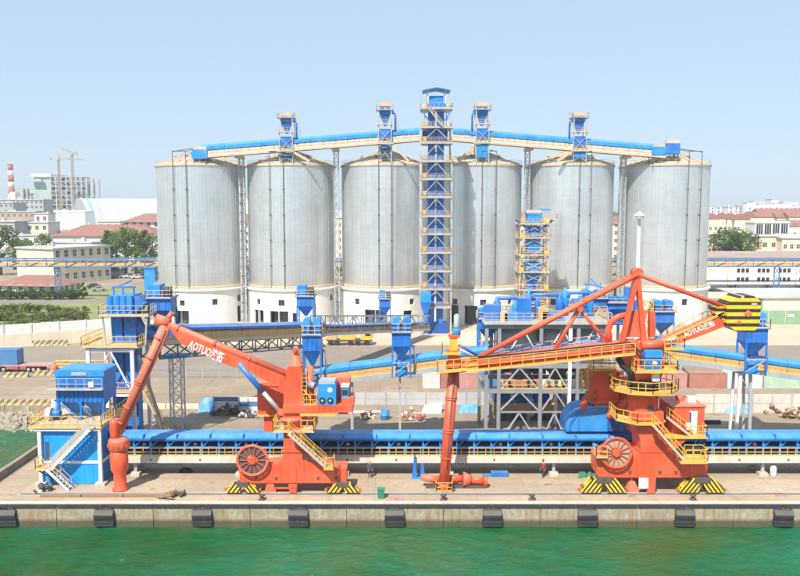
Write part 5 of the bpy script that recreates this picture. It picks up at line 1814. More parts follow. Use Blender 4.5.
xa, xb = at(272.5, 431, 2.6).x, at(314, 431, 2.6).x
pl = poly_platform(t, [(xa, 2.6), (xb, 2.6), (xb, 6.6), (xa, 6.6)], zp, [(at(288, 431, 2.6).x, 2.62), (xa + .05, 2.62), (xa + .05, 6.5)])
MB().rail([(at(301, 431, 2.6).x, 2.62, zp), (xb - .05, 2.62, zp), (xb - .05, 6.5, zp)], 1.1, .7, .065).build("railing", "yellow_paint", pl)
stair(t, (at(326, 466, 2.2).x, 2.25, at(326, 466.5, 2.2).z), (at(288.5, 431, 2.2).x, 2.25, zp), .75, "tan_steel", 'y', railmat="yellow_paint")
lz = at(328, 467.5, 2.2).z
poly_platform(t, [(at(324, 467, 2.2).x, 1.8), (at(334, 467, 2.2).x, 1.8), (at(334, 467, 2.2).x, 3.09), (at(324, 467, 2.2).x, 3.09)], lz, [(at(326, 467, 2.2).x, 1.82), (at(333.8, 467, 2.2).x, 1.82), (at(333.8, 467, 2.2).x, 3.0)], "yellow_paint")
xc = at(293, 425, 4.4).x
MB().lathe([(1.0, zp - .1), (1.0, zp + .6), (1.35, zp + .65), (1.35, zp + 1.0), (1.2, zp + 1.05)], (xc, 4.7, 0), 28).build("slew_ring", "orange_pink", t)
zd = at(293, 412, 3.6).z
# slewing deck and tower
MB().pprism([(283, 413), (352.5, 412), (352.5, 404.5), (303, 405), (283, 405)], 3.5, 3.4, 7.4).build("slew_deck", RED, t)
MB().pprism([(338, 414.5), (348, 414.5), (348, 411.8), (338, 411.8)], 3.5, 3.6, 6.5).build("deck_foot", RED, t)
MB().pprism([(300, 416), (336, 416), (336, 413.5), (300, 413.5)], 3.4, 3.35, 3.6).build("deck_trim", "yellow_paint", t)
tw = MB().pprism([(282.5, 418), (284, 388), (287.5, 367), (300, 366.5), (302.5, 384), (303.5, 418)], 3.7, 3.7, 6.2).build("tower", RED, t)
hd_ = at(295, 366, 4.5)
MB().lathe([(.75, hd_.z - .1), (.75, hd_.z + .1), (.5, hd_.z + .15), (.45, hd_.z + 1.2), (.32, hd_.z + 1.35), (.32, hd_.z + 1.7), (.15, hd_.z + 1.9)], (hd_.x + .05, 4.8, 0), 18).build("mast_head", "orange_pink", tw)
MB().tube((hd_.x, 4.1, hd_.z + 1.62), (hd_.x, 5.5, hd_.z + 1.62), .22, None, 14).build("head_pin", RED, tw)
ladderway(tw, "ladder", at(303.5, 400, 3.6).x + .1, 3.62, at(300, 412, 3.6).z, hd_.z)
# rear chute house over the belt gallery
MB().box(at(257.5, 410, 8.6).x, at(287, 410, 8.6).x, 8.6, 11.4, at(270, 415, 8.6).z, at(270, 386, 8.6).z).build("chute_house", RED, t)
MB().prism([(at(256.5, 386, 8.5).x, at(270, 386, 8.6).z), (at(288, 386, 8.5).x, at(270, 386, 8.6).z), (at(286, 386, 8.5).x, at(270, 384, 8.6).z + .15), (at(261, 386, 8.5).x, at(270, 384, 8.6).z + .15)], 8.5, 11.5).build("chute_roof", "orange_pink", t)
MB().box(at(257, 410, 8.6).x, at(287, 410, 8.6).x, 8.5, 8.599, at(270, 416.2, 8.6).z, at(270, 414.5, 8.6).z).build("trim", "yellow_paint", t)
MB().box(at(263, 410, 8.6).x, at(281, 410, 8.6).x, 9.0, 11.0, 4.5, at(270, 415, 8.6).z).build("chute", RED, t)
# boom: belt tube above a box girder
ba, bb = at(160, 321, YC - .2), at(288, 374.5, YC - .2)
MB().tube(ba, bb, .33, .36, 18).build("boom_tube", "orange_pink", t)
girder = MB().pprism([(168, 327), (185, 334.5), (285, 376.5), (286, 390), (262, 379), (239.5, 366), (235.5, 368.5), (194, 350), (181, 343.5)], YC - .55, YC - .55, YC + .85).build("boom_girder", RED, t)
lettering(girder, at(189, 344.2, YC - .55), at(223, 358.8, YC - .55), YC - .57, 1.08)
for k in (.1, .23, .33, .44, .56, .66, .77, .88):
    q = ba.lerp(bb, k)
    MB().bar(q + V((0, 0, -.15)), q + V((.12, 0, -.85)), .16, .5).build("bracket", RED, girder)
for k in (.14, .42, .43, .7):
    q = ba.lerp(bb, k)
    d = (bb - ba).normalized()
    MB().tube(q - d * .05, q + d * .05, .43, None, 18).build("tube_flange", "orange_pink", t)
MB().pprism([(286, 372), (303, 372), (303, 392), (286, 392)], YC - .6, YC - .7, YC + 1.0).build("boom_hinge", RED, t)
kn = at(160.5, 321, YC)
MB().tube(kn + V((-.45, 0, .18)), kn + V((.9, 0, -.25)), .55, None, 18).build("elbow_drum", "orange_pink", t)
MB().tube(at(165, 322, YC), at(172.5, 312.5, YC), .3, .24, 12).build("elbow_motor", RED, t)
MB().tube(at(173, 312, YC), at(176, 316, YC), .2, .2, 10).build("cable_drag", "dark_steel", t)
# luffing cylinder
MB().tube(at(238.5, 363.5, YC - .75), at(263, 392, YC - .75), .26, None, 14).build("cylinder_barrel", "blue_paint", t)
MB().tube(at(263, 392, YC - .75), at(281.5, 413, YC - .75), .23, None, 12).build("cylinder_rod", "grey_steel", t)
MB().tube(at(281, 412, YC - 1.2), at(281, 412, YC + .1), .35, None, 14).build("cylinder_pin", RED, t)
# folded arm, then the upright suction head on the quay
aa, ab = at(165.5, 325, YC), at(117.5, 433, YC - .6)
MB().tube(aa, ab, .5, .44, 18).build("arm_tube", "orange_pink", t)
MB().tube(aa + V((.42, -.25, -.2)), ab + V((.5, -.25, .2)), .2, .2, 12).build("arm_conduit", RED, t)
d = (ab - aa).normalized()
for k in (.12, .3, .52, .54, .76, .9):
    q = aa.lerp(ab, k)
    MB().tube(q - d * .07, q + d * .07, .6, None, 18).build("tube_flange", RED, t)
MB().tube(at(150, 344, YC - .3), at(161, 344.5, YC - .3), .12, .12, 10).build("hose_coupling", "dark_steel", t)
hx = at(119, 450, YC - .8)
yh = YC - .8
zz = lambda y_: at(119, y_, yh).z
MB().lathe([(.44, zz(441)), (.44, zz(434)), (.5, zz(430)), (.46, zz(424)), (.44, zz(419))], (hx.x - .35, yh, 0), 20).build("neck_tube", RED, t)
hd = MB().lathe([(.6, .004), (.78, .02), (.78, zz(488)), (.62, zz(486.5)), (.6, zz(473)), (.85, zz(469)), (.86, zz(449.5)), (.75, zz(449))], (hx.x, yh, 0), 24).build("suction_head", RED, t)
MB().lathe([(.95, zz(449)), (1.0, zz(448.5)), (1.0, zz(440.5)), (.9, zz(438.5)), (.5, zz(437.5))], (hx.x, yh, 0), 24).build("head_collar", "orange_pink", t)
for k in range(14):
    an = 2 * math.pi * k / 14
    MB().cb((hx.x + 1.0 * math.cos(an), yh + 1.0 * math.sin(an), zz(446)), .16, .16, .3).build("bolt", RED, hd)
# machinery on the slewing deck
zd = at(330, 405, 3.6).z
cab = MB().box(at(318, 400, 3.4).x, at(336, 400, 3.4).x, 3.4, 5.4, at(330, 405, 3.4).z + .02, at(330, 384, 3.4).z).build("electric_cabinet", "light_blue_paint", t)
MB().box(at(318, 400, 3.4).x + .1, at(336, 400, 3.4).x - .1, 3.5, 5.3, at(330, 384, 3.4).z, at(330, 384, 3.4).z + .25).build("cabinet_top", "grey_steel", cab)
for px in (322.3, 330.2):
    q = at(px, 400.3, 3.4)
    MB().tube((q.x, 3.3, q.z), (q.x, 3.41, q.z), .3, None, 18).build("fan", "black_rubber", cab)
    MB().tube((q.x, 3.27, q.z), (q.x, 3.31, q.z), .12, None, 12).build("fan_hub", "grey_steel", cab)
q = at(330, 390, 3.4)
MB().tube((q.x, 3.36, q.z), (q.x, 3.41, q.z), .24, None, 18).build("emblem_disc", "lettering_white", cab)
MB().box(at(334, 390, 5.6).x, at(350, 390, 5.6).x, 5.6, 7.2, at(340, 405, 5.6).z, at(340, 378, 5.6).z).build("winch_house", "orange_pink", t)
MB().box(at(341.5, 390, 3.8).x, at(348.5, 390, 3.8).x, 3.8, 5.2, at(345, 398, 3.8).z, at(345, 387.5, 3.8).z).build("operator_cab", "light_blue_paint", t)
MB().box(at(342.2, 390, 3.8).x, at(347.8, 390, 3.8).x, 3.76, 3.8, at(345, 395, 3.8).z, at(345, 390, 3.8).z).build("cab_window", "dark_glass", t)
MB().box(at(341, 390, 3.8).x, at(349, 390, 3.8).x, 3.7, 5.3, at(345, 387.4, 3.8).z, at(345, 386, 3.8).z).build("cab_roof", "pale_roof", t)
MB().box(at(341.5, 402, 3.5).x, at(353.5, 402, 3.5).x, 3.5, 6, at(345, 405, 3.5).z + .01, at(345, 398.2, 3.5).z).build("ballast_box", RED, t)
MB().tube(at(304, 383, 5), at(315, 386, 4.6), .28, None, 14).build("slew_motor", "blue_paint", t)
MB().tube(at(309, 384.5, 4.7), at(315, 386, 4.5), .34, None, 14).build("motor_bell", "grey_steel", t)
MB().tube(at(310, 402, 5), at(310, 366, 6), .45, .35, 14).build("oil_tank", RED, t)
MB().rail([(at(304, 405, 3.5).x, 3.45, zd), (at(317, 405, 3.5).x, 3.45, zd)], 1.1, .6, .06).build("railing", "yellow_paint", t)
MB().bar(at(304, 390, 3.6), at(315, 404, 3.6), .12).build("handrail_stay", "yellow_paint", t)

# ------------------------------------------------------------------ right crane, boom level along the quay
c0 = at(650, 495, YC)
t = thing("ship_unloader", "red ship unloader at right with a level boom, tied mast and striped counterweight", "crane", (c0.x, YC, 0), "red ship unloaders on the quay")
beam = MB().pprism([(599, 477.5), (597, 474), (596.5, 458), (606, 454), (640, 453), (673, 453), (688, 463.5), (707.5, 463.5), (707.5, 475), (705, 477.5)], 3.1, 3.1, 5.5).build("sill_beam", RED, t)
MB().pprism([(690, 473), (690, 466), (704, 466), (704, 473)], 3.05, 3.05, 3.1).build("hatch", RED, beam)
MB().pprism([(641, 453), (640.5, 440), (634, 420), (636, 412), (664, 412), (664, 436), (669, 453)], 3.1, 3.15, 6.0).build("column", RED, t)
MB().pprism([(639.5, 453), (639.5, 451.3), (671, 451.3), (671, 453)], 3.0, 3.05, 6.1).build("column_flange", RED, t)
for px in (603, 701):
    bogie(t, at(px, 490, 3.1).x, 3.1, 2.2, 1.5)
    bogie(t, at(px, 490, 3.1).x, 14.6, 2.2, 1.5)
xl, xr = at(597, 480, 3.1).x, at(707, 480, 3.1).x
MB().box(xl, xr, 13.9, 15.3, 1.75, 3.4).build("rear_sill", RED, t)
xc = at(650, 440, 3.1).x
MB().box(xc - .9, xc + .9, 13.9, 15.3, 3.4, 7.0).build("rear_leg", RED, t)
MB().box(xc - 1.0, xc + 1.0, 6.0, 15.3, 5.4, 7.0).build("portal_beam", RED, t)
lg = at(651, 477.5, 3.1)
MB().frus((lg.x, 3.3, .1), (.38, .4), (.42, .45), lg.z - .1).build("jack_leg", RED, t)
p = at(633, 478, 3.1)
MB().frus((p.x, 3.5, .1), (.65, .4), (.25, .25), 1.1).build("rail_clamp", "orange_pink", t)
MB().tube((p.x, 3.5, 1.1), (p.x, 3.5, p.z + .05), .12).build("clamp_rod", RED, t)
MB().bar((p.x, 3.5, .45), (lg.x, 3.5, .45), .18).build("tie_bar", RED, t)
MB().box(at(639, 480, 2.9).x, at(648, 480, 2.9).x, 2.75, 3.05, at(640, 488, 2.9).z, at(640, 478.3, 2.9).z).build("switch_box", "white_steel", t)
cable_reel(t, at(616, 452.5, 2.6), 1.5, 2.6)
MB().bar(V((at(616, 452, 2.6).x, 2.85, at(616, 452, 2.6).z)), V((at(622, 466, 2.7).x, 3.3, at(622, 466, 2.7).z)), .3).build("reel_bracket", RED, t)
poly_platform(t, [(at(594, 463, 3).x, 2.2), (at(606, 463, 3).x, 2.2), (at(606, 463, 3).x, 3.09), (at(594, 463, 3).x, 3.09)], at(600, 457, 2.2).z, [(at(594, 463, 3).x, 3.05), (at(594, 463, 3).x, 2.22), (at(605, 463, 3).x, 2.22)], name="reel_platform")
# lower walkway, stairs
zp = at(640, 424, 2.4).z
x0, x1, x2, x3 = at(621, 420, 2.4).x, at(637, 426, 2.4).x, at(654, 426, 2.4).x, at(668, 420, 2.4).x
poly_platform(t, [(x1, 2.3), (x2 + .3, 2.3), (x3 + .2, 3.6), (x3 + .2, 7), (x0, 7), (x0, 4.0)], zp, [(x0 + .02, 6.8), (x0 + .02, 4.0), (x1, 2.34), (x2 - .2, 2.34)], "yellow_paint", name="lower_walkway")
stair(t, (at(684, 460, 2).x, 2.0, at(684, 460.5, 2).z), (at(653, 425, 2).x, 2.0, zp), .8, "tan_steel", 'y', railmat="yellow_paint")
lz = at(690, 461, 1.6).z
poly_platform(t, [(at(681, 461, 1.6).x, 1.6), (at(708, 461, 1.6).x, 1.6), (at(708, 461, 1.6).x, 3.3), (at(681, 461, 1.6).x, 3.3)], lz,
              [(at(686, 461, 1.6).x, 1.62), (at(707.8, 461, 1.6).x, 1.62), (at(707.8, 461, 1.6).x, 3.2), (at(690, 461, 1.6).x, 3.2)], "yellow_paint", .3, name="stair_landing")
# round tower and its decks
xc = at(647, 405, 3.6).x
zb_ = at(647, 422, 3.3).z
zm_ = at(647, 392, 3.0).z
MB().lathe([(1.5, zb_ - .4), (1.5, zb_), (1.42, zb_ + .1), (1.42, zm_ - .5), (1.6, zm_ - .45), (1.6, zm_)], (xc, 4.8, 0), 32).build("round_tower", RED, t)
q = at(650.5, 409.5, 3.4)
MB().tube((q.x, 3.25, q.z), (q.x, 3.5, q.z), .32, None, 16).build("manhole", "dark_steel", t)
n = 10
pts = [(xc + 3.3 * math.cos(2 * math.pi * (k + .5) / n), 4.9 + 3.0 * math.sin(2 * math.pi * (k + .5) / n)) for k in range(n)]
poly_platform(t, pts, zm_, pts[2:] + pts[:2], "yellow_paint", .15, name="slew_walkway")
MB().lathe([(1.2, zm_), (1.2, zm_ + .5), (1.55, zm_ + .55), (1.55, zm_ + .95), (1.3, zm_ + 1.0)], (xc, 4.8, 0), 30).build("slew_ring", "scrap_dark", t)
zu = at(657, 370, 3.0).z
MB().frus((xc, 4.8, zm_ + .95), (1.1, 1.1), (1.5, 1.6), zu - zm_ - 1.1).build("turret", RED, t)
MB().box(at(652, 378, 3.1).x, at(659, 378, 3.1).x, 2.9, 3.5, at(655, 381, 3.1).z, at(655, 372, 3.1).z).build("cable_box", "white_steel", t)
xa, xb = at(636, 370, 2.4).x, at(678, 370, 2.4).x
poly_platform(t, [(xa, 2.4), (xb, 2.4), (xb, 7), (xa, 7)], zu, [(xa + .03, 6.8), (xa + .03, 2.44), (xb - .03, 2.44), (xb - .03, 6.8)], "yellow_paint", .2, name="cab_deck")
cb_ = MB().box(at(645.5, 365, 2.9).x, at(662, 365, 2.9).x, 2.9, 4.6, zu + .01, at(655, 353.5, 2.9).z).build("electric_cabinet", "blue_paint", t)
MB().box(at(645, 365, 2.9).x, at(662.5, 365, 2.9).x, 2.8, 4.7, at(655, 357.5, 2.9).z, at(655, 351, 2.9).z).build("cabinet_lid", "light_blue_paint", cb_)
q = at(655, 363.5, 2.9)
MB().tube((q.x, 2.85, q.z), (q.x, 2.9, q.z), .22, None, 16).build("emblem_disc", "lettering_white", cb_)
MB().tube(at(641, 345.5, 3.9), at(663, 344.5, 3.9), .42, None, 18).build("boom_pivot", RED, t)
MB().pprism([(630, 372), (622, 358), (622, 346), (645, 342), (664, 342), (664, 366), (655, 372)], 4.3, 4.2, 6.2).build("turret_head", RED, t)
MB().loft([at(618, 358, 4.0), at(623, 366, 4.0), at(630, 372, 4.0), at(634, 378, 4.0)], [.3, .3, .3, .3], 12).build("hose", "black_rubber", t)
# boom
boom = MB().pprism([(447, 373), (447, 363.5), (470, 361), (480, 358.5), (560, 349.5), (638, 341), (638, 355), (560, 362), (480, 370), (462, 372.5)], YC - .7, YC - .7, YC + .9).build("boom_girder", RED, t)
MB().pprism([(462, 366.6), (462, 365.6), (636, 347.2), (636, 348.4)], YC - .75, YC - .78, YC - .7).build("boom_band", "yellow_paint", boom)
MB().tube(at(478, 363, YC - .75), at(636, 346, YC - .75), .28, None, 14).build("boom_tube", RED, boom)
a, b_ = at(466, 371.5, 3.4), at(634, 354, 3.4)
wk = MB().bar(a, b_, .8, .1).build("boom_walkway", "rust_tan", boom)
MB().rail([a + V((0, -.35, .05)), b_ + V((0, -.35, .05))], 1.1, 1.1, .065).build("railing", "yellow_paint", wk)
cov = MB()
N_ = 12
for k in range(N_):
    s0, s1 = k / N_ + .004, (k + 1) / N_ - .004
    q0, q1 = at(492, 356.5, 6.2).lerp(at(612, 342.5, 6.2), s0), at(492, 356.5, 6.2).lerp(at(612, 342.5, 6.2), s1)
    m = MB()
    m.add([q0 + V((0, -.3, -.3)), q1 + V((0, -.3, -.3)), q1 + V((0, -.3, .15)), q0 + V((0, -.3, .15)), q0 + V((0, .6, .55)), q1 + V((0, .6, .55)), q1 + V((0, 1.3, .15)), q0 + V((0, 1.3, .15)), q0 + V((0, 1.3, -.3)), q1 + V((0, 1.3, -.3))],
          [(0, 1, 2, 3), (3, 2, 5, 4), (4, 5, 6, 7), (7, 6, 9, 8), (8, 9, 1, 0), (0, 3, 4, 7, 8), (1, 9, 6, 5, 2)])
    m.build("belt_cover", "container_blue" if k % 2 else "blue_paint", boom)
MB().rail([at(492, 358, 5.85), at(612, 343.5, 5.85)], 1.0, 1.2, .06).build("railing", "tan_steel", boom)
# boom head with feeder drive
MB().pprism([(448, 368), (448, 351), (459, 351), (461, 362), (459, 368)], YC - .9, YC - .9, YC + .8).build("head_box", RED, t)
MB().pprism([(450.5, 351), (450.5, 338), (457.5, 338), (457.5, 351)], YC - .7, YC - .6, YC + .5).build("drive_stand", "yellow_paint", t)
MB().pprism([(449, 338), (449, 335.5), (460, 335.5), (460, 338)], YC - .7, YC - .7, YC + .6).build("drive_plate", RED, t)
q = at(456.5, 335.5, YC)
MB().lathe([(.4, 0), (.4, .6), (.3, .7)], (q.x, YC, q.z), 16).build("gearbox", "light_blue_paint", t)
MB().lathe([(.24, .7), (.28, .9), (.28, 2.0), (.1, 2.15)], (q.x, YC, q.z), 16).build("motor", "far_green_grey", t)
hp = [at(442, 353, YC - 1.2), at(460, 352, YC - 1.2)]
poly_platform(t, [(hp[0].x, YC - 1.6), (hp[1].x, YC - 1.6), (hp[1].x, YC - .9), (hp[0].x, YC - .9)], hp[0].z, [(hp[0].x, YC - .95), (hp[0].x, YC - 1.57), (hp[1].x, YC - 1.57)], "yellow_paint", name="head_platform")
hp = [at(437.5, 372, YC - 1.4), at(477, 368.5, YC - 1.4)]
m = MB().bar(hp[0], hp[1], .9, .14)
hpf = m.build("head_walkway", "yellow_paint", t)
MB().rail([hp[0] + V((0, .4, .08)), hp[0] + V((0, -.4, .08)), hp[1] + V((0, -.4, .08))], 1.1, .8, .07).build("railing", "yellow_paint", hpf)
for k in (0, 1):
    MB().tube(at(459, 345 + 4 * k, YC), at(478, 356 + 2 * k, YC + .3), .13, None, 10).build("hose", ("deep_blue_paint", "grey_steel")[k], t)
# upright leg and the feeder foot on the quay
la, lb = at(453.5, 371, YC - .1), at(443.5, 488, 4.0)
MB().tube(la, lb, .56, .5, 20).build("leg_tube", RED, t)
d = (lb - la).normalized()
for k in (.22, .24, .5, .52, .74):
    q = la.lerp(lb, k)
    MB().tube(q - d * .06, q + d * .06, .6, None, 20).build("tube_flange", RED, t)
MB().lathe([(.3, .02), (.5, .2), (.62, .5), (.55, .8)], (lb.x, 3.95, 0), 18).build("leg_shoe", RED, t)
yf = 4.9
MB().tube(at(446, 478, yf), at(463, 479, yf), .35, .38, 16).build("feeder_tube", RED, t)
MB().tube(at(463, 479, yf), at(471, 479.5, yf), .75, .45, 18).build("feeder_bell", "orange_pink", t)
MB().tube(at(471, 479.5, yf), at(484, 481, yf), .38, .38, 16).build("feeder_tube", RED, t)
MB().tube(at(484, 481, yf), at(487, 481.3, yf), .5, .5, 16).build("feeder_flange", RED, t)
MB().tube(at(421, 477, yf), at(440, 480, yf), .3, .42, 14).build("feeder_motor", "orange_pink", t)
MB().box(at(426, 484, yf).x, at(486, 484, yf).x, yf - .3, yf + .3, .01, at(440, 482.5, yf).z - .2).build("feeder_sled", "scrap_dark", t)
fp = at(436, 484, 4.0)
MB().rail([(fp.x, 4.3, .1), (fp.x, 3.4, .1), (fp.x + 1.6, 3.4, .1), (fp.x + 1.6, 4.3, .1)], .9, .6, .06).build("foot_railing", "yellow_paint", t)
# mast, stays, counter arm
ap = at(637.5, 274, YC)
for (px, py, yy) in ((621, 345, 4.5), (643.5, 343, 4.5), (622, 345, 6.3), (644.5, 343, 6.3)):
    MB().bar(at(px, py, yy), V((ap.x, (yy - 5.4) * .3 + 5.2, ap.z)), .42, .5).build("mast_leg", RED, t)
MB().tube((ap.x, 4.6, ap.z + .1), (ap.x, 5.8, ap.z + .1), .5, None, 16).build("mast_head", RED, t)
MB().pprism([(619, 337), (632.5, 311), (647.5, 310), (642, 337)], 5.3, 5.25, 5.5).build("mast_plate", "orange_pink", t)
MB().pprism([(649.5, 337), (649.5, 311), (654.5, 311), (654.5, 337)], 5.3, 5.1, 5.9).build("rope_guide", RED, t)
MB().loft([at(609, 342, 5.6), at(608, 330, 5.6), at(611, 322, 5.6), at(618, 317, 5.6), at(626, 315, 5.6)], [.32] * 5, 12).build("air_pipe", RED, t)
for yy in (4.7, 5.7):
    MB().tube(V((ap.x, yy, ap.z)), at(476, 358.5, yy), .24, None, 10).build("stay", RED, t)
    MB().tube(V((ap.x, yy, ap.z)), at(729, 308.5, yy), .22, None, 10).build("back_stay", RED, t)
sk = at(579, 308.5, 5.2)
MB().tube(sk, at(555, 349, 5.2), .2, None, 10).build("stay_strut", RED, t)
MB().tube(sk, at(609, 344, 5.2), .17, None, 10).build("stay_strut", RED, t)
MB().tube(sk + V((0, -.7, 0)), sk + V((0, .7, 0)), .28, None, 12).build("strut_pin", RED, t)
arm = MB().pprism([(655, 352), (655, 344), (728, 311), (728, 325), (706, 334), (680, 343)], YC - .4, YC - .4, YC + .8).build("counter_arm", RED, t)
MB().pprism([(655, 345.2), (655, 343.2), (727, 310.4), (727, 312.4)], YC - .45, YC - .5, YC - .4).build("arm_edge", "yellow_paint", arm)
lettering(arm, at(684, 335.5, YC - .4), at(714, 322.4, YC - .4), YC - .42, .78)
MB().rail([at(664, 341, YC + .9), at(722, 313.5, YC + .9)], 1.0, 1.1, .06).build("railing", "yellow_paint", arm)
poly_platform(t, [(at(664, 347, 3.6).x, 3.4), (at(684, 347, 3.6).x, 3.4), (at(684, 347, 3.6).x, 4.5), (at(664, 347, 3.6).x, 4.5)], at(670, 349, 3.4).z, [(at(664, 347, 3.6).x, 3.42), (at(683.8, 347, 3.6).x, 3.42), (at(683.8, 347, 3.6).x, 4.4)], "yellow_paint", name="pivot_platform")
MB().tube(at(666, 342, 3.9), at(677, 338, 3.9), .22, None, 10).build("winch_motor", "grey_steel", t)
# counterweight: octagonal drum, striped
cx0, cx1 = at(726.5, 312, 4).x, at(760, 312, 4).x
cz0, cz1 = at(740, 331.5, 4).z, at(740, 296, 4).z
h = cz1 - cz0
poly = [(cx0 + 1.0, cz0), (cx1 - .5, cz0), (cx1, cz0 + .7), (cx1, cz1 - .5), (cx1 - .7, cz1), (cx0 + 1.2, cz1), (cx0, cz1 - .8), (cx0, cz0 + .8)]
cw = MB().prism(poly, 3.9, 6.6).build("counterweight", "hazard_level", t)
MB().prism([(cx0 - .9, cz1 - 1.3), (cx0 - .02, cz1 - .95), (cx0 - .02, cz0 + 1.0), (cx0 - .9, cz0 + 1.7)], 4.5, 6.2).build("counterweight_neck", "hazard_level", t)
q = at(748, 313.5, 3.9)
MB().prism([(q.x - .38, q.z), (q.x, q.z - .36), (q.x + .38, q.z), (q.x, q.z + .36)], 3.82, 3.9).build("lug", "orange_pink", cw)
q = at(739, 322.5, 3.9)
MB().prism([(q.x - .15, q.z - .15), (q.x + .15, q.z - .15), (q.x + .15, q.z + .15), (q.x - .15, q.z + .15)], 3.82, 3.9).build("lug", RED, cw)
q = at(754, 304, 3.9)
MB().box(q.x - .25, q.x + .3, 3.86, 3.9, q.z - .1, q.z + .1).build("plate", "grey_steel", cw)
MB().box(cx0 + 1.3, cx0 + 1.6, 3.88, 6.62, cz1 - .3, cz1 + .03).build("lifting_strap", "tan_steel", cw)
# machine house at right
mx0, mx1 = at(672, 415, 4.4).x, at(704.5, 415, 4.4).x
mz0, mz1 = at(690, 436, 4.4).z, at(690, 407, 4.4).z
mh = MB().box(mx0, mx1, 4.4, 8.4, mz0, mz1).build("machine_house", RED, t)
MB().box(mx0 - .15, mx1 + .15, 4.3, 8.5, mz1, mz1 + .12).build("house_roof", "orange_pink", mh)
MB().box(at(689, 420, 4.4).x, at(697, 420, 4.4).x, 4.35, 4.4, mz0 + .3, at(690, 411, 4.4).z).build("door", "white_steel", mh)
MB().box(at(689, 420, 4.4).x, at(691, 420, 4.4).x, 4.33, 4.36, mz0 + .3, at(690, 412, 4.4).z).build("door_gap", "dark_steel", mh)
MB().box(at(686, 420, 4.2).x, at(692, 420, 4.2).x, 3.9, 4.35, at(690, 429, 4.2).z, at(690, 423, 4.2).z).build("air_conditioner", "white_steel", mh)
MB().cb((at(691, 400, 6).x, 6, mz1 + .12), .8, .6, .6).build("air_conditioner", "white_steel", mh)
MB().tube((at(680, 400, 6).x, 7, mz1 + .1), (at(686, 400, 6).x, 7, mz1 + .1), .5, None, 14).build("roof_duct", RED, mh)
hw = at(690, 437, 3.2)
poly_platform(t, [(at(664, 437, 3.2).x, 3.2), (at(707, 437, 3.2).x, 3.2), (at(707, 437, 3.2).x, 4.39), (at(664, 437, 3.2).x, 4.39)], hw.z, [(at(690, 437, 3.2).x, 3.22), (at(706.8, 437, 3.2).x, 3.22), (at(706.8, 437, 3.2).x, 4.3)], "yellow_paint", .18, name="house_walkway")
MB().pprism([(664, 452), (664, 437), (690, 437), (672, 452)], 3.4, 3.4, 5.8).build("house_bracket", RED, t)
stair(t, (at(690, 436, 3.8).x, 3.8, hw.z), (at(668, 418, 3.8).x, 3.8, at(668, 418, 3.8).z), .7, "tan_steel", 'y', railmat="yellow_paint")
# hopper and pipes over the belt gallery
hx0, hx1 = at(592.5, 390, 9).x, at(619, 390, 9).x
MB().box(hx0, hx1, 8.8, 11.4, at(600, 401, 8.8).z, at(600, 371, 8.8).z).build("surge_hopper", RED, t)
MB().box(hx0 - .2, hx1 + .3, 8.6, 11.6, at(600, 403.5, 8.6).z, at(600, 401, 8.6).z).build("hopper_flange", "orange_pink", t)
MB().frus(((hx0 + hx1) / 2, 10, 5.9), (.7, .8), (1.2, 1.2), at(600, 403, 8.8).z - 5.9).build("hopper_outlet", RED, t)
MB().tube((hx1 + .5, 10, at(620, 405, 9).z), (hx1 + .5, 10, at(620, 378, 9).z), .75, None, 18).build("cyclone", RED, t)
MB().loft([at(596, 396, 8.6), at(590, 396, 8.5), at(585, 399, 8.4), at(583.5, 404, 8.4), at(583.5, 410, 8.4)], [.32] * 5, 12).build("dust_pipe", RED, t)
MB().tube(at(637, 394, 6.5), at(617, 410, 8), .42, .42, 14).build("chute_pipe", RED, t)
MB().tube(at(617, 410, 8), at(610, 413, 8.2), .6, .5, 14).build("chute_head", "orange_pink", t)
MB().tube(at(610, 412, 8.2), at(610, 418, 8.2), .35, .35, 12).build("chute_drop", RED, t)
zc = at(600, 371, 8.8).z
ct = MB().box(hx0 - .1, hx1 - .3, 8.6, 11.0, zc, zc + .1).build("hopper_deck", "yellow_paint", t)
for k in range(3):
    MB().rail([(hx0 - .05, 10.9, zc + .1 + k * .7), (hx0 - .05, 8.65, zc + .1 + k * .7), (hx1 - .35, 8.65, zc + .1 + k * .7)], .7, .8, .06).build("railing", "yellow_paint", ct)
lattice(t, at(582, 395, 9).x, at(588, 395, 9).x, 9.2, 10.4, at(585, 392, 9).z, at(585, 371, 9).z, 3, .1, .06, "yellow_paint", legname="cage_post")
MB().bar(at(585, 392, 9.8), V((at(592, 392, 9.8).x, 9.8, at(585, 393, 9.8).z)), .2).build("cage_bracket", "yellow_paint", t)

# plate stiffeners, hoses and small fittings that break up the plain plates
def on_line(parent, name, mat, pa, pb, n, y, w, h, dy=.05):
    for i in range(n):
        q_ = V(pa).lerp(V(pb), (i + .5) / n)
        MB().box(q_.x - w / 2, q_.x + w / 2, y - dy, y, q_.z - h / 2, q_.z + h / 2).build(name, mat, parent)


CR = [o_ for o_ in COL.objects if o_.name.startswith("ship_unloader")]
CR.sort(key=lambda o_: o_.location.x)
on_line(CR[0], "stiffener", RED, at(268, 474, 3.1), at(340, 475, 3.1), 9, 3.1, .06, 1.4)
on_line(CR[0], "stiffener", RED, at(200, 346, YC - .55), at(232, 360, YC - .55), 3, YC - .55, .06, .5)
on_line(CR[0], "stiffener", RED, at(245, 366, YC - .55), at(284, 382, YC - .55), 6, YC - .55, .06, .9)
on_line(CR[0], "stiffener", RED, at(310, 408.5, 3.4), at(350, 408.2, 3.4), 7, 3.4, .06, .6)
on_line(CR[0], "weld_seam", "orange_pink", at(292.5, 398, 3.7), at(292.5, 374, 3.7), 4, 3.7, 1.5, .05, .02)
on_line(CR[0], "weld_seam", "orange_pink", at(292.5, 458, 3.15), at(292.5, 436, 3.15), 3, 3.15, 1.8, .05, .02)
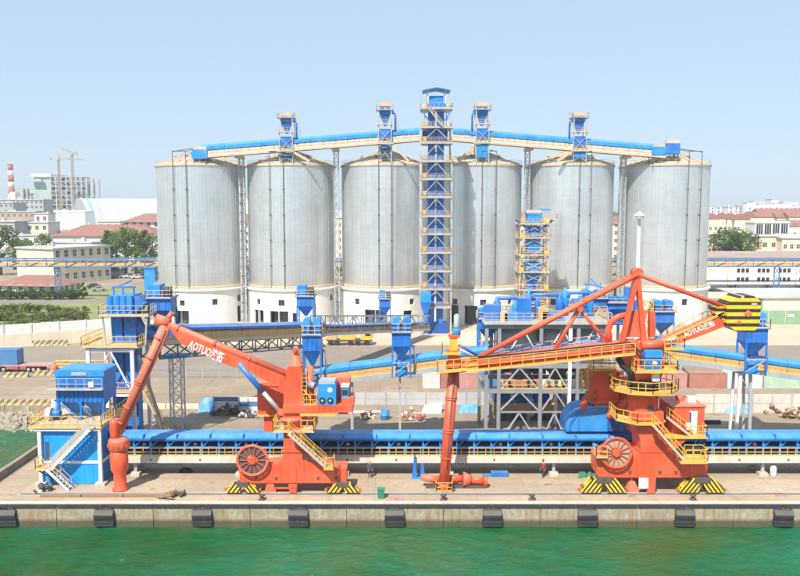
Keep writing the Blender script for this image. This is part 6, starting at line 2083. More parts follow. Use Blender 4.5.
on_line(CR[1], "stiffener", RED, at(604, 466, 3.1), at(684, 466, 3.1), 11, 3.1, .06, 1.9)
on_line(CR[1], "stiffener", RED, at(486, 364.5, YC - .7), at(632, 350, YC - .7), 20, YC - .7, .06, 1.0, .1)
on_line(CR[1], "weld_seam", "orange_pink", at(652, 449, 3.15), at(652, 420, 3.15), 4, 3.15, 2.4, .05, .02)
on_line(CR[1], "stiffener", RED, at(595, 386, 8.8), at(617, 386, 8.8), 6, 8.8, .07, 2.6)
on_line(CR[1], "stiffener", RED, at(676, 421, 4.4), at(687, 421, 4.4), 3, 4.4, .05, 2.4)
on_line(CR[1], "stiffener", RED, at(664, 346, YC - .4), at(682, 338, YC - .4), 3, YC - .4, .05, .7)
for k in range(3):
    hs = [at(470, 357 + k, YC - .85), at(520, 353.5 + k, YC - .9), at(580, 347 + k, YC - .9), at(630, 342 + k, YC - .85), at(641, 352 + k, 3.6), at(640, 366, 3.4)]
    MB().loft(hs, [.05] * 6, 7).build("hose", "black_rubber", CR[1])
hs = [at(455, 374, YC - .75), at(452, 400, YC - .85), at(449, 440, YC - 1.1), at(447, 470, YC - 1.3)]
MB().loft(hs, [.07] * 4, 7).build("hose", "dark_steel", CR[1])
hs = [at(166, 330, YC - .5), at(150, 366, YC - .75), at(133, 402, YC - .95), at(121, 428, YC - 1.15)]
MB().loft(hs, [.07] * 4, 7).build("hose", "dark_steel", CR[0])
for px, py in ((256, 478), (276, 478), (318, 478), (336, 478)):
    q = at(px, py, 3.05)
    MB().box(q.x - .12, q.x + .12, 3.0, 3.1, q.z - .12, q.z + .12).build("grease_box", "scrap_dark", CR[0])
for px, py in ((630, 472), (660, 472), (676, 472)):
    q = at(px, py, 3.05)
    MB().box(q.x - .13, q.x + .13, 3.0, 3.1, q.z - .13, q.z + .13).build("grease_box", "scrap_dark", CR[1])

# blue loading hood on the belt gallery
t = thing("loading_hood", "rounded blue loading hood sitting on the belt gallery under the red hopper", "hood", (at(597, 432, 8).x, 10, 4.4))
Y_ = 8.2
pl = [(566, 431.5), (566.5, 424), (570, 416), (577, 409.5), (584, 408), (612, 408.5), (622, 414), (625, 422), (625, 431.5)]
hood = MB().pprism(pl, Y_, Y_, 11.6).build("hood_shell", "light_blue_paint", t)
for px in (578, 612):
    MB().pprism([(px, 431), (px, 411.5), (px + 1.5, 411.5), (px + 1.5, 431)], Y_ - .05, Y_ - .06, Y_).build("seam", "blue_paint", hood)
MB().pprism([(569, 430), (569, 424), (577, 412), (584, 411), (584, 412.5), (578, 413.5), (571, 424.5), (571, 430)], Y_ - .08, Y_ - .12, Y_).build("skirt_rib", "blue_paint", hood)
MB().pprism([(608, 431), (608, 422), (615, 419), (618, 431)], Y_ - .3, Y_ - .35, Y_).build("drive_guard", "deep_blue_paint", hood)
# ================================================================== VEGETATION
def leaf_cloud(m, blobs, n, size):
    for _ in range(n):
        bx, by, bz, br = random.choice(blobs)
        while True:
            v = V((random.uniform(-1, 1), random.uniform(-1, 1), random.uniform(-1, 1)))
            if .25 < v.length < 1:
                break
        c = V((bx, by, bz)) + V((v.x * br, v.y * br, v.z * br * .85))
        a = V((random.uniform(-1, 1), random.uniform(-1, 1), random.uniform(-.6, .6))).normalized()
        b_ = a.cross(V((random.uniform(-1, 1), random.uniform(-1, 1), random.uniform(-1, 1)))).normalized()
        s = size * random.uniform(.6, 1.3)
        m.add([c - a * s, c - b_ * s * .6, c + a * s, c + b_ * s * .6], [(0, 1, 2, 3)])


def tree_meshes(seed, kind, leaf):
    random.seed(seed)
    tr = MB()
    tr.loft([(0, 0, 0), (.1, .05, 2), (.0, .15, 4.2), (.1, 0, 6.5)], [.32, .24, .16, .06], 8)
    blobs = []
    if kind == 'broad':
        for k in range(17):
            an = random.uniform(0, 6.28)
            r = random.uniform(.4, 2.7)
            blobs.append((r * math.cos(an), r * math.sin(an), random.uniform(3.0, 8.8), random.uniform(.75, 1.45)))
    else:
        for k in range(13):
            z = 2.2 + k * .62
            r = 1.5 * (1 - (z - 2) / 9.5)
            an = random.uniform(0, 6.28)
            blobs.append((r * math.cos(an), r * math.sin(an), z, random.uniform(.7, 1.25) * (1.15 - z / 14)))
    for b_ in blobs[:9]:
        tr.loft([(0, 0, min(b_[2] - .8, 5)), (b_[0] * .5, b_[1] * .5, b_[2] - .6), (b_[0], b_[1], b_[2])], [.12, .08, .03], 5)
    cr = MB()
    leaf_cloud(cr, blobs, 1700, .22)
    return tr.mesh("trunk", "bark"), cr.mesh("crown", leaf)


TREES = [tree_meshes(3, 'broad', "leaf_green"), tree_meshes(5, 'broad', "leaf_green"), tree_meshes(8, 'tall', "leaf_green"), tree_meshes(11, 'broad', "leaf_dark")]
random.seed(21)


def tree(p, h, k, label, group, rz=0.0, wide=1.0):
    t = thing("tree", label, "tree", p, group)
    s = h / 9.8
    place(TREES[k][0], "trunk", t, (0, 0, 0), rz, (s * wide, s * wide, s))
    place(TREES[k][1], "crown", t, (0, 0, 0), rz, (s * wide, s * wide, s))
    return t


def gd(px, d):
    """ground point that the photograph's column px meets at distance d"""
    return V(((px - 400) / FOC * (d * math.cos(PITCH) + CAM_H * math.sin(PITCH)), CAM_Y + d, 0))


def zat(py, d):
    return at(400, py, CAM_Y + d).z


GT = "trees beyond the car park"
for px, d, yt, k, w_, lab in ((107, 315, 231, 2, 1.1, "slim green tree at the left end of the clump beyond the car park"),
                              (117, 330, 229, 0, .9, "round green tree second in the clump beyond the car park"),
                              (126, 318, 224, 1, 1.0, "tallest green tree in the clump beyond the car park"),
                              (136, 326, 228, 0, 1.0, "green tree just right of the tallest in the clump beyond the car park"),
                              (145, 312, 231, 2, 1.3, "green tree beside the leftmost silo, beyond the car park"),
                              (152, 330, 233, 1, .9, "green tree half hidden by the leftmost silo"),
                              (44, 345, 232, 3, .8, "small dark round tree behind the white flat roofed building")):
    tree(gd(px, d), zat(yt, d), k, lab, GT, px * .7, w_)
GL = "trees at the left edge"
for px, d, yt, k, w_, lab in ((1, 330, 224, 3, 1.0, "dark green tree cut by the left edge of the picture"), (15, 360, 237, 0, 1.6, "low spreading green tree near the left edge"), (28, 370, 238, 1, 1.5, "second low spreading green tree near the left edge")):
    tree(gd(px, d), zat(yt, d), k, lab, GL, px, w_)
GRT = "trees right of the silos"
for px, d, yt, k, w_, lab in ((713, 330, 231, 1, 1.1, "green tree touching the rightmost silo"), (727, 322, 226, 3, 1.25, "largest dark green tree right of the silos"), (740, 326, 228, 0, 1.15, "green tree left of the framed window block"), (748, 335, 233, 3, .9, "small dark tree beside the framed window block")):
    tree(gd(px, d), zat(yt, d), k, lab, GRT, px, w_)

# shrubs behind the white wall, each one a plant
shm = []
for k in range(4):
    random.seed(40 + k)
    m = MB()
    leaf_cloud(m, [(random.uniform(-.7, .7), random.uniform(-.5, .5), random.uniform(.5, 1.5), random.uniform(.5, .8)) for _ in range(6)], 420, .15)
    st = MB()
    for q in range(4):
        st.loft([(0, 0, 0), (random.uniform(-.4, .4), random.uniform(-.4, .4), 1.4)], [.06, .02], 5)
    shm.append((m.mesh("foliage", ("leaf_olive", "leaf_green", "leaf_olive", "leaf_dark")[k]), st.mesh("stem", "bark")))
random.seed(77)
k = 0
for row, (d, n, s) in enumerate(((180, 11, 1.75), (196, 12, 1.6), (211, 10, 1.6))):
    for i in range(n):
        px = -4 + (i + random.uniform(.2, .8)) * 92 / n
        t = thing("shrub", ["shrub in the front row behind the white wall, %s from the left", "shrub in the middle row behind the white wall, %s from the left", "shrub in the back row behind the white wall, %s from the left"][row] % ORD[i], "shrub", gd(px, d), ["front", "middle", "back"][row] + " row of shrubs behind the white wall")
        sc = s * random.uniform(.75, 1.25)
        j = random.choice((0, 0, 2, 2, 1))
        rz = random.uniform(0, 6)
        place(shm[j][0], "foliage", t, (0, 0, 0), rz, (sc, sc, sc * .8))
        place(shm[j][1], "stem", t, (0, 0, 0), rz, (sc, sc, sc * .8))
for i in range(13):
    px = -3 + i * 6.6
    t = thing("hedge_plant", "clipped hedge plant before the pink roofed house, %s from the left" % ORD[i], "hedge", gd(px, 243), "hedge row before the pink roofed house")
    sc = 2.5 + .3 * (i % 3)
    place(shm[3][0], "foliage", t, (0, 0, 0), i, (sc, sc * .8, sc * .62))
    place(shm[3][1], "stem", t, (0, 0, 0), i, (sc, sc, sc * .6))
t = tree(gd(83, 243), 5.0, 2, "small dark cone shaped tree at the end of the hedge row", "trees beyond the car park", 0, 1.5)
for i in range(9):
    t = thing("hedge_plant", "low green plant along the right warehouse's cream wall, %s from the silo" % ORD[i], "hedge", gd(712 + i * 11, 250) + V((0, 0, .004)), "plants along the right warehouse wall")
    sc = 1.9 + .5 * ((i * 7) % 3)
    place(shm[3][0], "foliage", t, (0, 0, 0), i, (sc, sc * .7, sc * .7))
    place(shm[3][1], "stem", t, (0, 0, 0), i, (sc, sc, sc * .6))
# the far wood reads as one mass
random.seed(5)
m = MB()
for i in range(900):
    d = random.uniform(1150, 1500)
    px = random.uniform(-20, 820)
    c = gd(px, d)
    r = random.uniform(8, 16)
    vs_ = [V(c) + V((a[0] * r * 1.6, a[1] * r, a[2] * r * random.uniform(.6, 1.1) + 5)) for a in ico]
    m.add(vs_, icf)
o = m.build("far_wood", "leaf_dark")
o["kind"] = "stuff"
o["label"] = "dark band of distant trees along the horizon"
random.seed(9)

# ================================================================== BUILDINGS
def bld(name, label, cat, px, d, w, dep, ytop, roof, wallm, roofm, rot=0.0, wins=None, side=None, group=None, ridge=3.0, over=.5, ztop=None, winm="dark_glass"):
    """house: wall, roof, windows cut as recessed panes with sills. px = centre column, d = distance."""
    g0 = gd(px, d)
    h = zat(ytop, d) if ztop is None else ztop
    t = thing(name, label, cat, g0, group)
    t.rotation_euler = (0, 0, R(rot))
    me = MB().box(-w / 2, w / 2, 0, dep, 0, h).mesh("wall", wallm)
    wl = place(me, "wall", t)
    m = MB()
    if roof == 'flat':
        m.box(-w / 2 - over, w / 2 + over, -over, dep + over, h, h + .5)
        m.box(-w / 2 - over + .3, w / 2 + over - .3, -over + .3, dep + over - .3, h + .5, h + .62)
        for q_ in range(max(1, int(w / 9))):
            xx = random.uniform(-w * .4, w * .35)
            place(MB().box(xx, xx + random.uniform(.8, 2.2), dep * .3, dep * .3 + random.uniform(.8, 2), h + .62, h + random.uniform(1.2, 2.4)).mesh('roof_unit', random.choice(('grey_steel', 'white_wall', 'pale_roof'))), 'roof_unit', t)
    elif roof == 'gable':
        m.add([(-w / 2 - over, -over, h), (w / 2 + over, -over, h), (w / 2 + over, dep + over, h), (-w / 2 - over, dep + over, h), (-w / 2 - over, dep / 2, h + ridge), (w / 2 + over, dep / 2, h + ridge)],
              [(0, 1, 5, 4), (2, 3, 4, 5), (0, 4, 3), (1, 2, 5), (0, 3, 2, 1)])
    elif roof == 'gable_front':
        m.add([(-w / 2 - over, -over, h), (w / 2 + over, -over, h), (w / 2 + over, dep + over, h), (-w / 2 - over, dep + over, h), (0, -over, h + ridge), (0, dep + over, h + ridge)],
              [(0, 4, 5, 3), (1, 2, 5, 4), (0, 1, 4), (3, 5, 2), (0, 3, 2, 1)])
    elif roof == 'hip':
        k = min(w, dep) * .45
        m.add([(-w / 2 - over, -over, h), (w / 2 + over, -over, h), (w / 2 + over, dep + over, h), (-w / 2 - over, dep + over, h), (-w / 2 + k, dep / 2, h + ridge), (w / 2 - k, dep / 2, h + ridge)],
              [(0, 1, 5, 4), (2, 3, 4, 5), (0, 4, 3), (1, 2, 5), (0, 3, 2, 1)])
    elif roof == 'shed':
        m.add([(-w / 2 - over, -over, h), (w / 2 + over, -over, h), (w / 2 + over, dep + over, h + ridge), (-w / 2 - over, dep + over, h + ridge), (-w / 2 - over, -over, h - .2), (w / 2 + over, -over, h - .2), (w / 2 + over, dep + over, h - .2), (-w / 2 - over, dep + over, h - .2)],
              [(0, 1, 2, 3), (4, 7, 6, 5), (0, 4, 5, 1), (1, 5, 6, 2), (2, 6, 7, 3), (3, 7, 4, 0)])
    place(m.mesh("roof", roofm), "roof", t)

    def grid(spec, onside):
        nx, nz, ww, wh, z0, dz = spec
        L = dep if onside else w
        pm = MB().box(-ww / 2, ww / 2, -.03, .05, 0, wh).mesh("window", winm)
        fm = MB()
        fm.box(-ww / 2 - .12, ww / 2 + .12, -.14, 0.04, -.22, -.02).box(-.05, .05, -.07, .0, 0, wh).box(-ww / 2, ww / 2, -.07, 0, wh * .5 - .05, wh * .5 + .05)
        fm.box(-ww / 2 - .12, ww / 2 + .12, -.1, .04, wh + .01, wh + .14)
        fmm = fm.mesh("window_frame", "white_wall")
        for i in range(nx):
            for j in range(nz):
                u = -L / 2 + L * (i + .5) / nx
                z = z0 + j * dz
                if onside:
                    o_ = place(pm, "window", wl, (w / 2, dep / 2 + u, z), R(90))
                else:
                    o_ = place(pm, "window", wl, (u, 0, z))
                f_ = bpy.data.objects.new("window_frame", fmm)
                COL.objects.link(f_)
                f_.parent = t
                f_.location = o_.location
                f_.rotation_euler = o_.rotation_euler
    if wins:
        grid(wins, False)
    if side:
        grid(side, True)
    return t


# --- left side
bld("pink_roofed_house", "low white house with a pink hipped roof behind the hedge at left", "house", 26, 256, 22, 14, 286, 'hip', "white_wall", "pink_tile", -8, (6, 1, 1.4, 1.8, 1.2, 3), (4, 1, 1.6, 2.2, .6, 3), None, 3.0, 1.0)
bld("office_building", "long cream three storey building with a flat roof and windows on its right side", "building", 36, 292, 20, 26, 249, 'flat', "cream_wall", "pale_roof", -28, None, (7, 3, 1.5, 2.4, 1.5, 4.2), None, 1, .6)
bld("office_annex", "low cream flat roofed block behind the long three storey building", "building", 70, 345, 24, 14, 243, 'flat', "white_wall", "pale_roof", -20, (6, 2, 1.4, 1.8, 6, 4), (5, 2, 1.4, 2.0, 6, 4), None, 1, .5)
bld("white_store", "low grey roofed store beside the car park", "building", 90, 318, 7, 14, 271, 'flat', "white_wall", "far_grey", -35, None, (6, 1, 1.2, 1.6, 2.0, 3), None, 1, .4)
bld("tiled_hall", "long white hall with a pink tiled roof behind the trees", "building", 106, 405, 54, 26, 236, 'hip', "white_wall", "pink_tile", -3, (12, 2, 1.6, 2.0, 2, 4.5), None, None, 5.5, 1.2)
bld("tiled_villa", "white house with a pink hipped roof beside the leftmost silo", "house", 146, 470, 26, 20, 222, 'hip', "white_wall", "pink_tile", -4, (6, 2, 1.8, 2.4, 12, 4.5), None, None, 5, 1.5)
FARL = [(4, 420, 14, 14, 222, "far_grey", "grey block at the left edge below the striped chimney"), (24, 430, 28, 14, 223, "cream_wall", "cream office block below the power station"), (43, 450, 8, 8, 214, "white_wall", "white stair tower below the power station"),
        (60, 440, 20, 12, 232, "far_grey", "low grey block left of the pink tiled hall"), (16, 600, 30, 16, 212, "far_brown", "brown block behind the cream office"), (3, 640, 20, 20, 203, "far_grey", "grey factory block left of the striped chimney"),
        (100, 520, 24, 12, 226, "white_wall", "low white block before the arched hall"), (110, 500, 14, 10, 222, "cream_wall", "cream block with a round gable before the arched hall"), (22, 700, 40, 20, 200, "far_grey", "wide grey plant building at the foot of the striped chimney"),
        (18, 400, 22, 10, 236, "white_wall", "small white block between the low trees at left")]
for px, d, w_, dp, yt, mt, lab in FARL:
    hh = zat(yt, d)
    nf = max(1, int(hh / 4.2))
    bld("city_block", lab, "building", px, d, w_, dp, yt, 'flat', mt, "pale_roof", random.uniform(-12, 12), (max(2, int(w_ / 4)), nf, 1.8, 2.0, 1.4, hh / nf), None, "far blocks at left")

# arched storage hall
d = 600
x0, x1 = gd(81, d).x, gd(300, d).x
rad = zat(198.5, d + 33)
yc = CAM_Y + d + rad
HALL = t = thing("arched_hall", "huge white barrel vaulted storage hall with a blue stripe at its end", "hall", (x0, yc - rad * 1.05, 0))
nseg = 22
for k in range(14):
    a0, a1 = x0 + (x1 - x0) * k / 14, x0 + (x1 - x0) * (k + 1) / 14 - .4
    m = MB()
    vs_, fs_ = [], []
    for s in range(nseg + 1):
        an = math.pi * s / nseg
        for xx in (a0, a1):
            off = 0
            vs_.append((xx + off, yc - rad * 1.05 * math.cos(an), rad * math.sin(an) ** .9 if math.sin(an) > 0 else 0))
    for s in range(nseg):
        fs_.append((2 * s, 2 * s + 1, 2 * s + 3, 2 * s + 2))
    m.add(vs_, fs_, True)
    m.build("vault_panel", "hall_white", t)
m = MB()
vs_ = [(x0 - .05, yc - rad * 1.05 * math.cos(math.pi * s / nseg), rad * max(0, math.sin(math.pi * s / nseg)) ** .9) for s in range(nseg + 1)]
m.add(vs_, [tuple(range(nseg, -1, -1))])
m.build("end_wall", "far_grey", t)
for off, wd_ in ((3.0, 2.2), (9.0, .9)):
    m = MB()
    vs_, fs_ = [], []
    for s in range(nseg + 1):
        an = math.pi * s / nseg
        for xx in (x0 + off, x0 + off + wd_):
            vs_.append((xx, yc - rad * 1.056 * math.cos(an), rad * 1.006 * max(0, math.sin(an)) ** .9))
    for s in range(nseg):
        fs_.append((2 * s, 2 * s + 1, 2 * s + 3, 2 * s + 2))
    m.add(vs_, fs_, True)
    m.build("stripe", "hall_blue", t)
MB().rail([(x0 + 4, yc, rad), (x1, yc, rad)], 2.2, 4, .25).build("ridge_railing", "far_grey", t)
t.rotation_euler = (0, 0, R(33))
t.location.x = gd(92, d).x
bld("hall_wing", "low white wing at the left foot of the arched hall", "hall", 71, 575, 22, 18, 211.5, 'flat', "hall_white", "hall_white", 0)

# power station under construction
d = 880
k_ = d / FOC
t = thing("power_station", "pale green power station block with an open steel frame under construction", "power station", gd(58, d))
X = lambda px: gd(px, d).x
Z = lambda py: zat(py, d)
Y_ = CAM_Y + d
MB().box(X(36), X(52), Y_ + .5, Y_ + 40, 0, Z(177)).build("boiler_block", "far_green_grey", t)
MB().box(X(34), X(53.5), Y_ - 1.5, Y_ + 42, Z(177), Z(174)).build("boiler_roof", "stack_white", t)
MB().box(X(35), X(46), Y_ - 6, Y_ - 2, Z(182), Z(179)).build("roof_band", "far_green_grey", t)
for i in range(8):
    px = 53 + i * 5.1
    for yy in (0, 18, 36):
        MB().box(X(px) - .7, X(px) + .7, Y_ + yy - .7, Y_ + yy + .7, 0, Z(176 if px < 80 else 178)).build("column", "far_grey", t)
for j in range(9):
    py = 177 + j * 4.6
    MB().box(X(53), X(89 if j < 8 else 84), Y_ - .5, Y_ + .5, Z(py) - .5, Z(py) + .5).build("beam", "far_grey", t)
    MB().box(X(53), X(82), Y_ + 6, Y_ + 30, Z(py) - .4, Z(py) + .4).build("floor", "far_grey", t)
    m = MB()
    for i in range(7):
        if (i + j) % 2:
            m.bar((X(53 + i * 5.1), Y_, Z(py + 4.6)), (X(58.1 + i * 5.1), Y_, Z(py)), .5)
    m.build("brace", "far_green_grey", t)
for i in range(10):
    px0 = 54 + (i * 7.3) % 24
    py0 = 178 + (i * 11) % 24
    MB().box(X(px0), X(px0 + 4.5), Y_ + 3, Y_ + 5.5, Z(py0 + 5), Z(py0)).build("boiler_casing", ("far_green_grey", "far_grey", "container_blue", "far_green_grey")[i % 4], t)
MB().box(X(22), X(34), Y_ + 10, Y_ + 30, 0, Z(188)).build("turbine_hall", "far_green_grey", t)
MB().bar((X(14), Y_ + 5, Z(203)), (X(37), Y_ + 5, Z(196)), 4).build("coal_bridge", "stack_white", t)
MB().bar((X(17), Y_ + 5, Z(188.5)), (X(40), Y_ + 5, Z(189)), 1.6).build("pipe_bridge", "far_grey", t)
MB().box(X(38), X(43), Y_ - 60, Y_ - 50, 0, Z(193)).build("silo_tower", "stack_white", t)
for px in (26, 30):
    MB().box(X(px), X(px + 1.5), Y_ - 5, Y_, 0, Z(189)).build("duct", "far_brown", t)
d = 900
t = thing("striped_chimney", "tall chimney banded red and white at the left", "chimney", gd(13.5, d))
c = gd(13.5, d)
ys = [165, 170.5, 176.5, 182, 188, 194]
rr = 2.9
for i in range(6):
    z0_ = zat(ys[i + 1], d) if i < 5 else 0
    z1_ = zat(ys[i], d)
    MB().lathe([(rr + (5 - i) * -.0 + i * .12, z0_), (rr + i * .1, z1_)], c, 20).build("band", "stack_red" if i % 2 == 0 else "stack_white", t)
MB().lathe([(rr + .2, zat(165, d)), (rr + .2, zat(164.3, d))], c, 20).build("rim", "stack_red", t)


def tower_crane(label, px, ytop, d, tail, tip, mat, peak):
    c = gd(px, d)
    t = thing("tower_crane", label, "crane", c, "tower cranes at the power station")
    zt = zat(ytop, d)
    lattice(t, c.x - .9, c.x + .9, c.y - .9, c.y + .9, 0, zt, 16, .3, .18, mat)
    z1 = zat(tip[1], d)
    z2 = zat(tail[1], d)
    xa, xb = gd(tail[0], d).x, gd(tip[0], d).x
    m = MB()
    for s in (-.8, .8):
        m.bar((c.x, c.y + s, zt), (xb, c.y + s, z1), .5)
    m.bar((c.x, c.y, zt + 1.8), (xb, c.y, z1 + .6), .5)
    n = 16
    for i in range(n):
        p0 = V((c.x, c.y - .8, zt)).lerp(V((xb, c.y - .8, z1)), i / n)
        p1 = V((c.x, c.y, zt + 1.8)).lerp(V((xb, c.y, z1 + .6)), (i + .5) / n)
        p2 = V((c.x, c.y - .8, zt)).lerp(V((xb, c.y - .8, z1)), (i + 1) / n)
        m.bar(p0, p1, .25).bar(p1, p2, .25)
    m.build("jib", mat, t)
    MB().bar((c.x, c.y, zt), (xa, c.y, z2), 1.3, .8).build("counter_jib", mat, t)
    MB().cb((xa, c.y, z2 - 2), 2.4, 1.8, 3).build("counterweight", "far_grey", t)
    MB().cb((c.x, c.y, zt - 2.2), 2.6, 2.6, 2.4).build("cab", mat, t)
    if peak:
        MB().bar((c.x, c.y, zt), (c.x, c.y, zt + 5), 1.0).build("peak", mat, t)


tower_crane("brown luffing tower crane right of the power station roof", 75, 153, 840, (79, 153), (64, 147.5), "far_brown", False)
tower_crane("slim grey tower crane with a level jib over the power station", 61.5, 158.5, 850, (53, 158), (86, 160), "far_brown", True)

# --- right side
d = 252
t = bld("warehouse", "long white two storey warehouse with paired windows right of the silos", "warehouse", 770, d, 44, 22, 258, 'gable', "white_wall", "grey_pink_roof", 0, None, None, None, 1.6, .6)
wl = [o for o in COL.objects if o.parent == t and o.name.startswith("wall")][0]
g0 = t.location
pm = MB().box(-.5, .5, -.03, .06, 0, 1.3).mesh("window", "dark_glass")
fm = MB().box(-.56, .56, -.1, .05, -.16, -.02).mesh("window_sill", "white_wall")
for px0 in (735.5, 756, 777, 798):
    for j, py in enumerate((272.5, 281.5)):
        for q in range(3):
            x = gd(px0 + 2 + q * 4.4, d).x - g0.x
            o = place(pm, "window", wl, (x, 0, zat(py, d)))
            place(fm, "window_sill", t, (x, 0, zat(py, d)))
place(MB().box(-22.1, 22.1, -.08, 0, zat(287, d), zat(286.5, d)).mesh("string_course", "cream_wall"), "string_course", t)
for px in (727, 795):
    x = gd(px, d).x - g0.x
    place(MB().box(x - .07, x + .07, -.14, 0, 0, zat(258.5, d)).mesh("downpipe", "tan_steel"), "downpipe", t)
o = solo(MB().box(gd(705, 247).x, gd(820, 247).x, CAM_Y + 246.4, CAM_Y + 247, 0, 1.8), "garden_wall", "cream_wall", "low cream wall running before the right warehouse", "wall")

d = 190
x0, x1 = gd(762, d).x, gd(840, d).x
t = thing("long_shed", "long cream and green shed with a grey roof behind the striped counterweight", "shed", ((x0 + x1) / 2, CAM_Y + d, 0))
zz0 = zat(310.5, d)
MB().box(x0, x1, CAM_Y + d, CAM_Y + d + 9, 0.0, zz0).build("lower_wall", "shed_green", t)
MB().box(x0 + .02, x1, CAM_Y + d + .03, CAM_Y + d + 9, zz0, zat(298, d)).build("upper_wall", "cream_wall", t)
zt = zat(298, d)
MB().add([(x0 - 5, CAM_Y + d - .5, zt), (x1, CAM_Y + d - .5, zt), (x1, CAM_Y + d + 16, zt + .6), (x0 - 5, CAM_Y + d + 16, zt + .6), (x0 - 5, CAM_Y + d - .5, zt + .25), (x1, CAM_Y + d - .5, zt + .25), (x1, CAM_Y + d + 16, zt + .85), (x0 - 5, CAM_Y + d + 16, zt + .85)],
         [(0, 3, 2, 1), (4, 5, 6, 7), (0, 1, 5, 4), (1, 2, 6, 5), (2, 3, 7, 6), (3, 0, 4, 7)]).build("roof", "pale_roof", t)
MB().box(x0 - .3, x0, CAM_Y + d - .05, CAM_Y + d + 6, 0, zt).build("end_wall", "shed_green", t)
for k in range(5):
    x = x0 + 1.5 + k * 4
    MB().box(x - .05, x + .05, CAM_Y + d - .05, CAM_Y + d, zz0 * .2, zt - .2).build("wall_batten", "cream_wall", t)
MB().box(x0 + 6, x0 + 7.6, CAM_Y + d - .04, CAM_Y + d, zz0 * .55, zz0 * .72).build("name_plate", "white_steel", t)

t = bld("framed_block", "white block with a tall framed grid of dark windows, above the right warehouse", "building", 770, 350, 15, 10, 223, 'flat', "white_wall", "white_wall", 0, None, None, None, 1, .3)
wl = [o for o in COL.objects if o.parent == t and o.name.startswith("wall")][0]
for k in range(4):
    place(MB().box(-1.4, 1.4, -.06, .05, 0, 4.8).mesh("window", "dark_glass"), "window", wl, (-5.4 + k * 3.6, 0, zat(235, 350)))
    for s in (-.5, .5):
        place(MB().box(-.07, .07, -.16, 0, 0, 4.8).mesh("mullion", "white_wall"), "mullion", t, (-5.4 + k * 3.6 + s, 0, zat(235, 350)))
bld("beige_block", "beige two storey block with wide balconies below the framed windows", "building", 768, 335, 14, 8, 236.5, 'flat', "cream_wall", "pale_roof", 0, (4, 3, 1.6, 1.8, 3, 4.2))
bld("beige_wing", "beige wing with a grey roof at the right edge, above the warehouse roof", "building", 800, 330, 16, 8, 238, 'shed', "cream_wall", "pale_roof", 0, (6, 3, 1.3, 1.7, 3, 4.0), None, None, 1.5)
for i, (px, d, yt) in enumerate(((712, 450, 219), (722, 455, 218.5), (731, 450, 219), (741, 440, 219.5), (750, 452, 217.5))):
    bld("gabled_house", "cream gabled house with a pink roof, %s in the row above the right trees" % ORD[i], "house", px, d, 5.6 if i != 3 else 8, 18, yt, 'gable_front', "cream_wall", "pink_tile", -14, (2, 4, 1.2, 1.8, 2, 4.4), None, "gabled houses right of the silos", 3.2, .4)
for i, (px, d, yt, w_) in enumerate(((762, 480, 217, 14), (774, 490, 216, 16), (788, 475, 217.5, 14), (800, 470, 217, 14), (781, 520, 213, 30), (797, 420, 226, 14))):
    bld("tiled_block", "cream block with a pink tiled roof, %s in the group at the right edge" % ORD[i], "house", px, d, w_, 14, yt, 'gable', "cream_wall", "pink_tile", -6, (max(3, int(w_ / 3)), 4, 1.3, 1.7, 3, 5.0), None, "tiled blocks at the right edge", 3.0, .6)
for i, (px, d, yt, w_, mt) in enumerate(((752, 1050, 203, 16, "stack_white"), (758, 1060, 201, 14, "white_wall"), (765, 1040, 204, 18, "hall_white"), (774, 1080, 199.5, 10, "stack_white"), (783, 1050, 203.5, 26, "hall_white"), (790, 1060, 202, 20, "stack_white"), (799, 1045, 205, 18, "white_wall"), (745, 1070, 206, 18, "far_grey"), (733, 1060, 207, 14, "white_wall"), (720, 1080, 207, 12, "stack_white"), (710, 1060, 206.5, 10, "white_wall"))):
    bld("distant_block", "pale block on the skyline right of the silos, %s counted from the wood at left" % (ORD + ["twelfth"])[i], "building", px, d, w_, 16, yt, 'flat', mt, "pale_roof", 0, (max(2, int(w_ / 6)), 6, 2.4, 2.4, 4, 4.2), None, "pale skyline blocks at right")
# houses seen through the gaps between the silos
for i, (px, d, yt, mt, rm, nm) in enumerate(((244, 400, 222, "white_wall", "pink_tile", "first and second"), (337, 420, 218, "cream_wall", "far_grey", "second and third"), (524, 430, 221, "white_wall", "pink_tile", "fourth and fifth"), (618, 410, 224, "cream_wall", "pink_tile", "fifth and sixth"))):
    bld("apartment_block", "pale apartment block glimpsed between the %s silos" % nm, "building", px, d, 18, 12, yt, 'hip', mt, rm, 0, (6, 5, 1.3, 1.7, 2, 4), None, "blocks glimpsed between silos", 4, .6)
for i, (px, nm) in enumerate(((246, "first and second"), (339, "second and third"), (526, "fourth and fifth"), (620, "fifth and sixth"))):
    tree(gd(px, 300), 9, i % 4, "green tree glimpsed low between the %s silos" % nm, "trees glimpsed between silos", i)

# ================================================================== PIPE GALLERY behind the silos
PY = 172
t = thing("pipe_bridge", "long blue and orange pipe bridge crossing behind the silos", "bridge", (0, PY, 0))
zA, zB, zC = at(400, 266.5, PY).z, at(400, 258.5, PY).z, at(400, 262.5, PY).z
xa, xb = -150, 150
for z in (zA, zB):
    for yy in (PY - 1.2, PY + 1.2):
        MB().bar((xa, yy, z), (xb, yy, z), .28, .3).build("chord", "container_blue", t)
for i in range(50):
    x = xa + i * 6
    m = MB().bar((x, PY - 1.2, zA), (x, PY - 1.2, zB), .18).bar((x, PY - 1.2, zA), (x + 6, PY - 1.2, zB), .13)
    m.build("truss_bay", "container_blue", t)
MB().box(xa, xb, PY - 1.05, PY + 1.05, zA + .2, zA + 1.15).build("walkway", "rust_tan", t)
for k in range(3):
    MB().tube((xa, PY - .6 + k * .6, zC + .55), (xb, PY - .6 + k * .6, zC + .55), .22, None, 8).build("pipe", ("tan_steel", "white_steel", "grey_steel")[k], t)
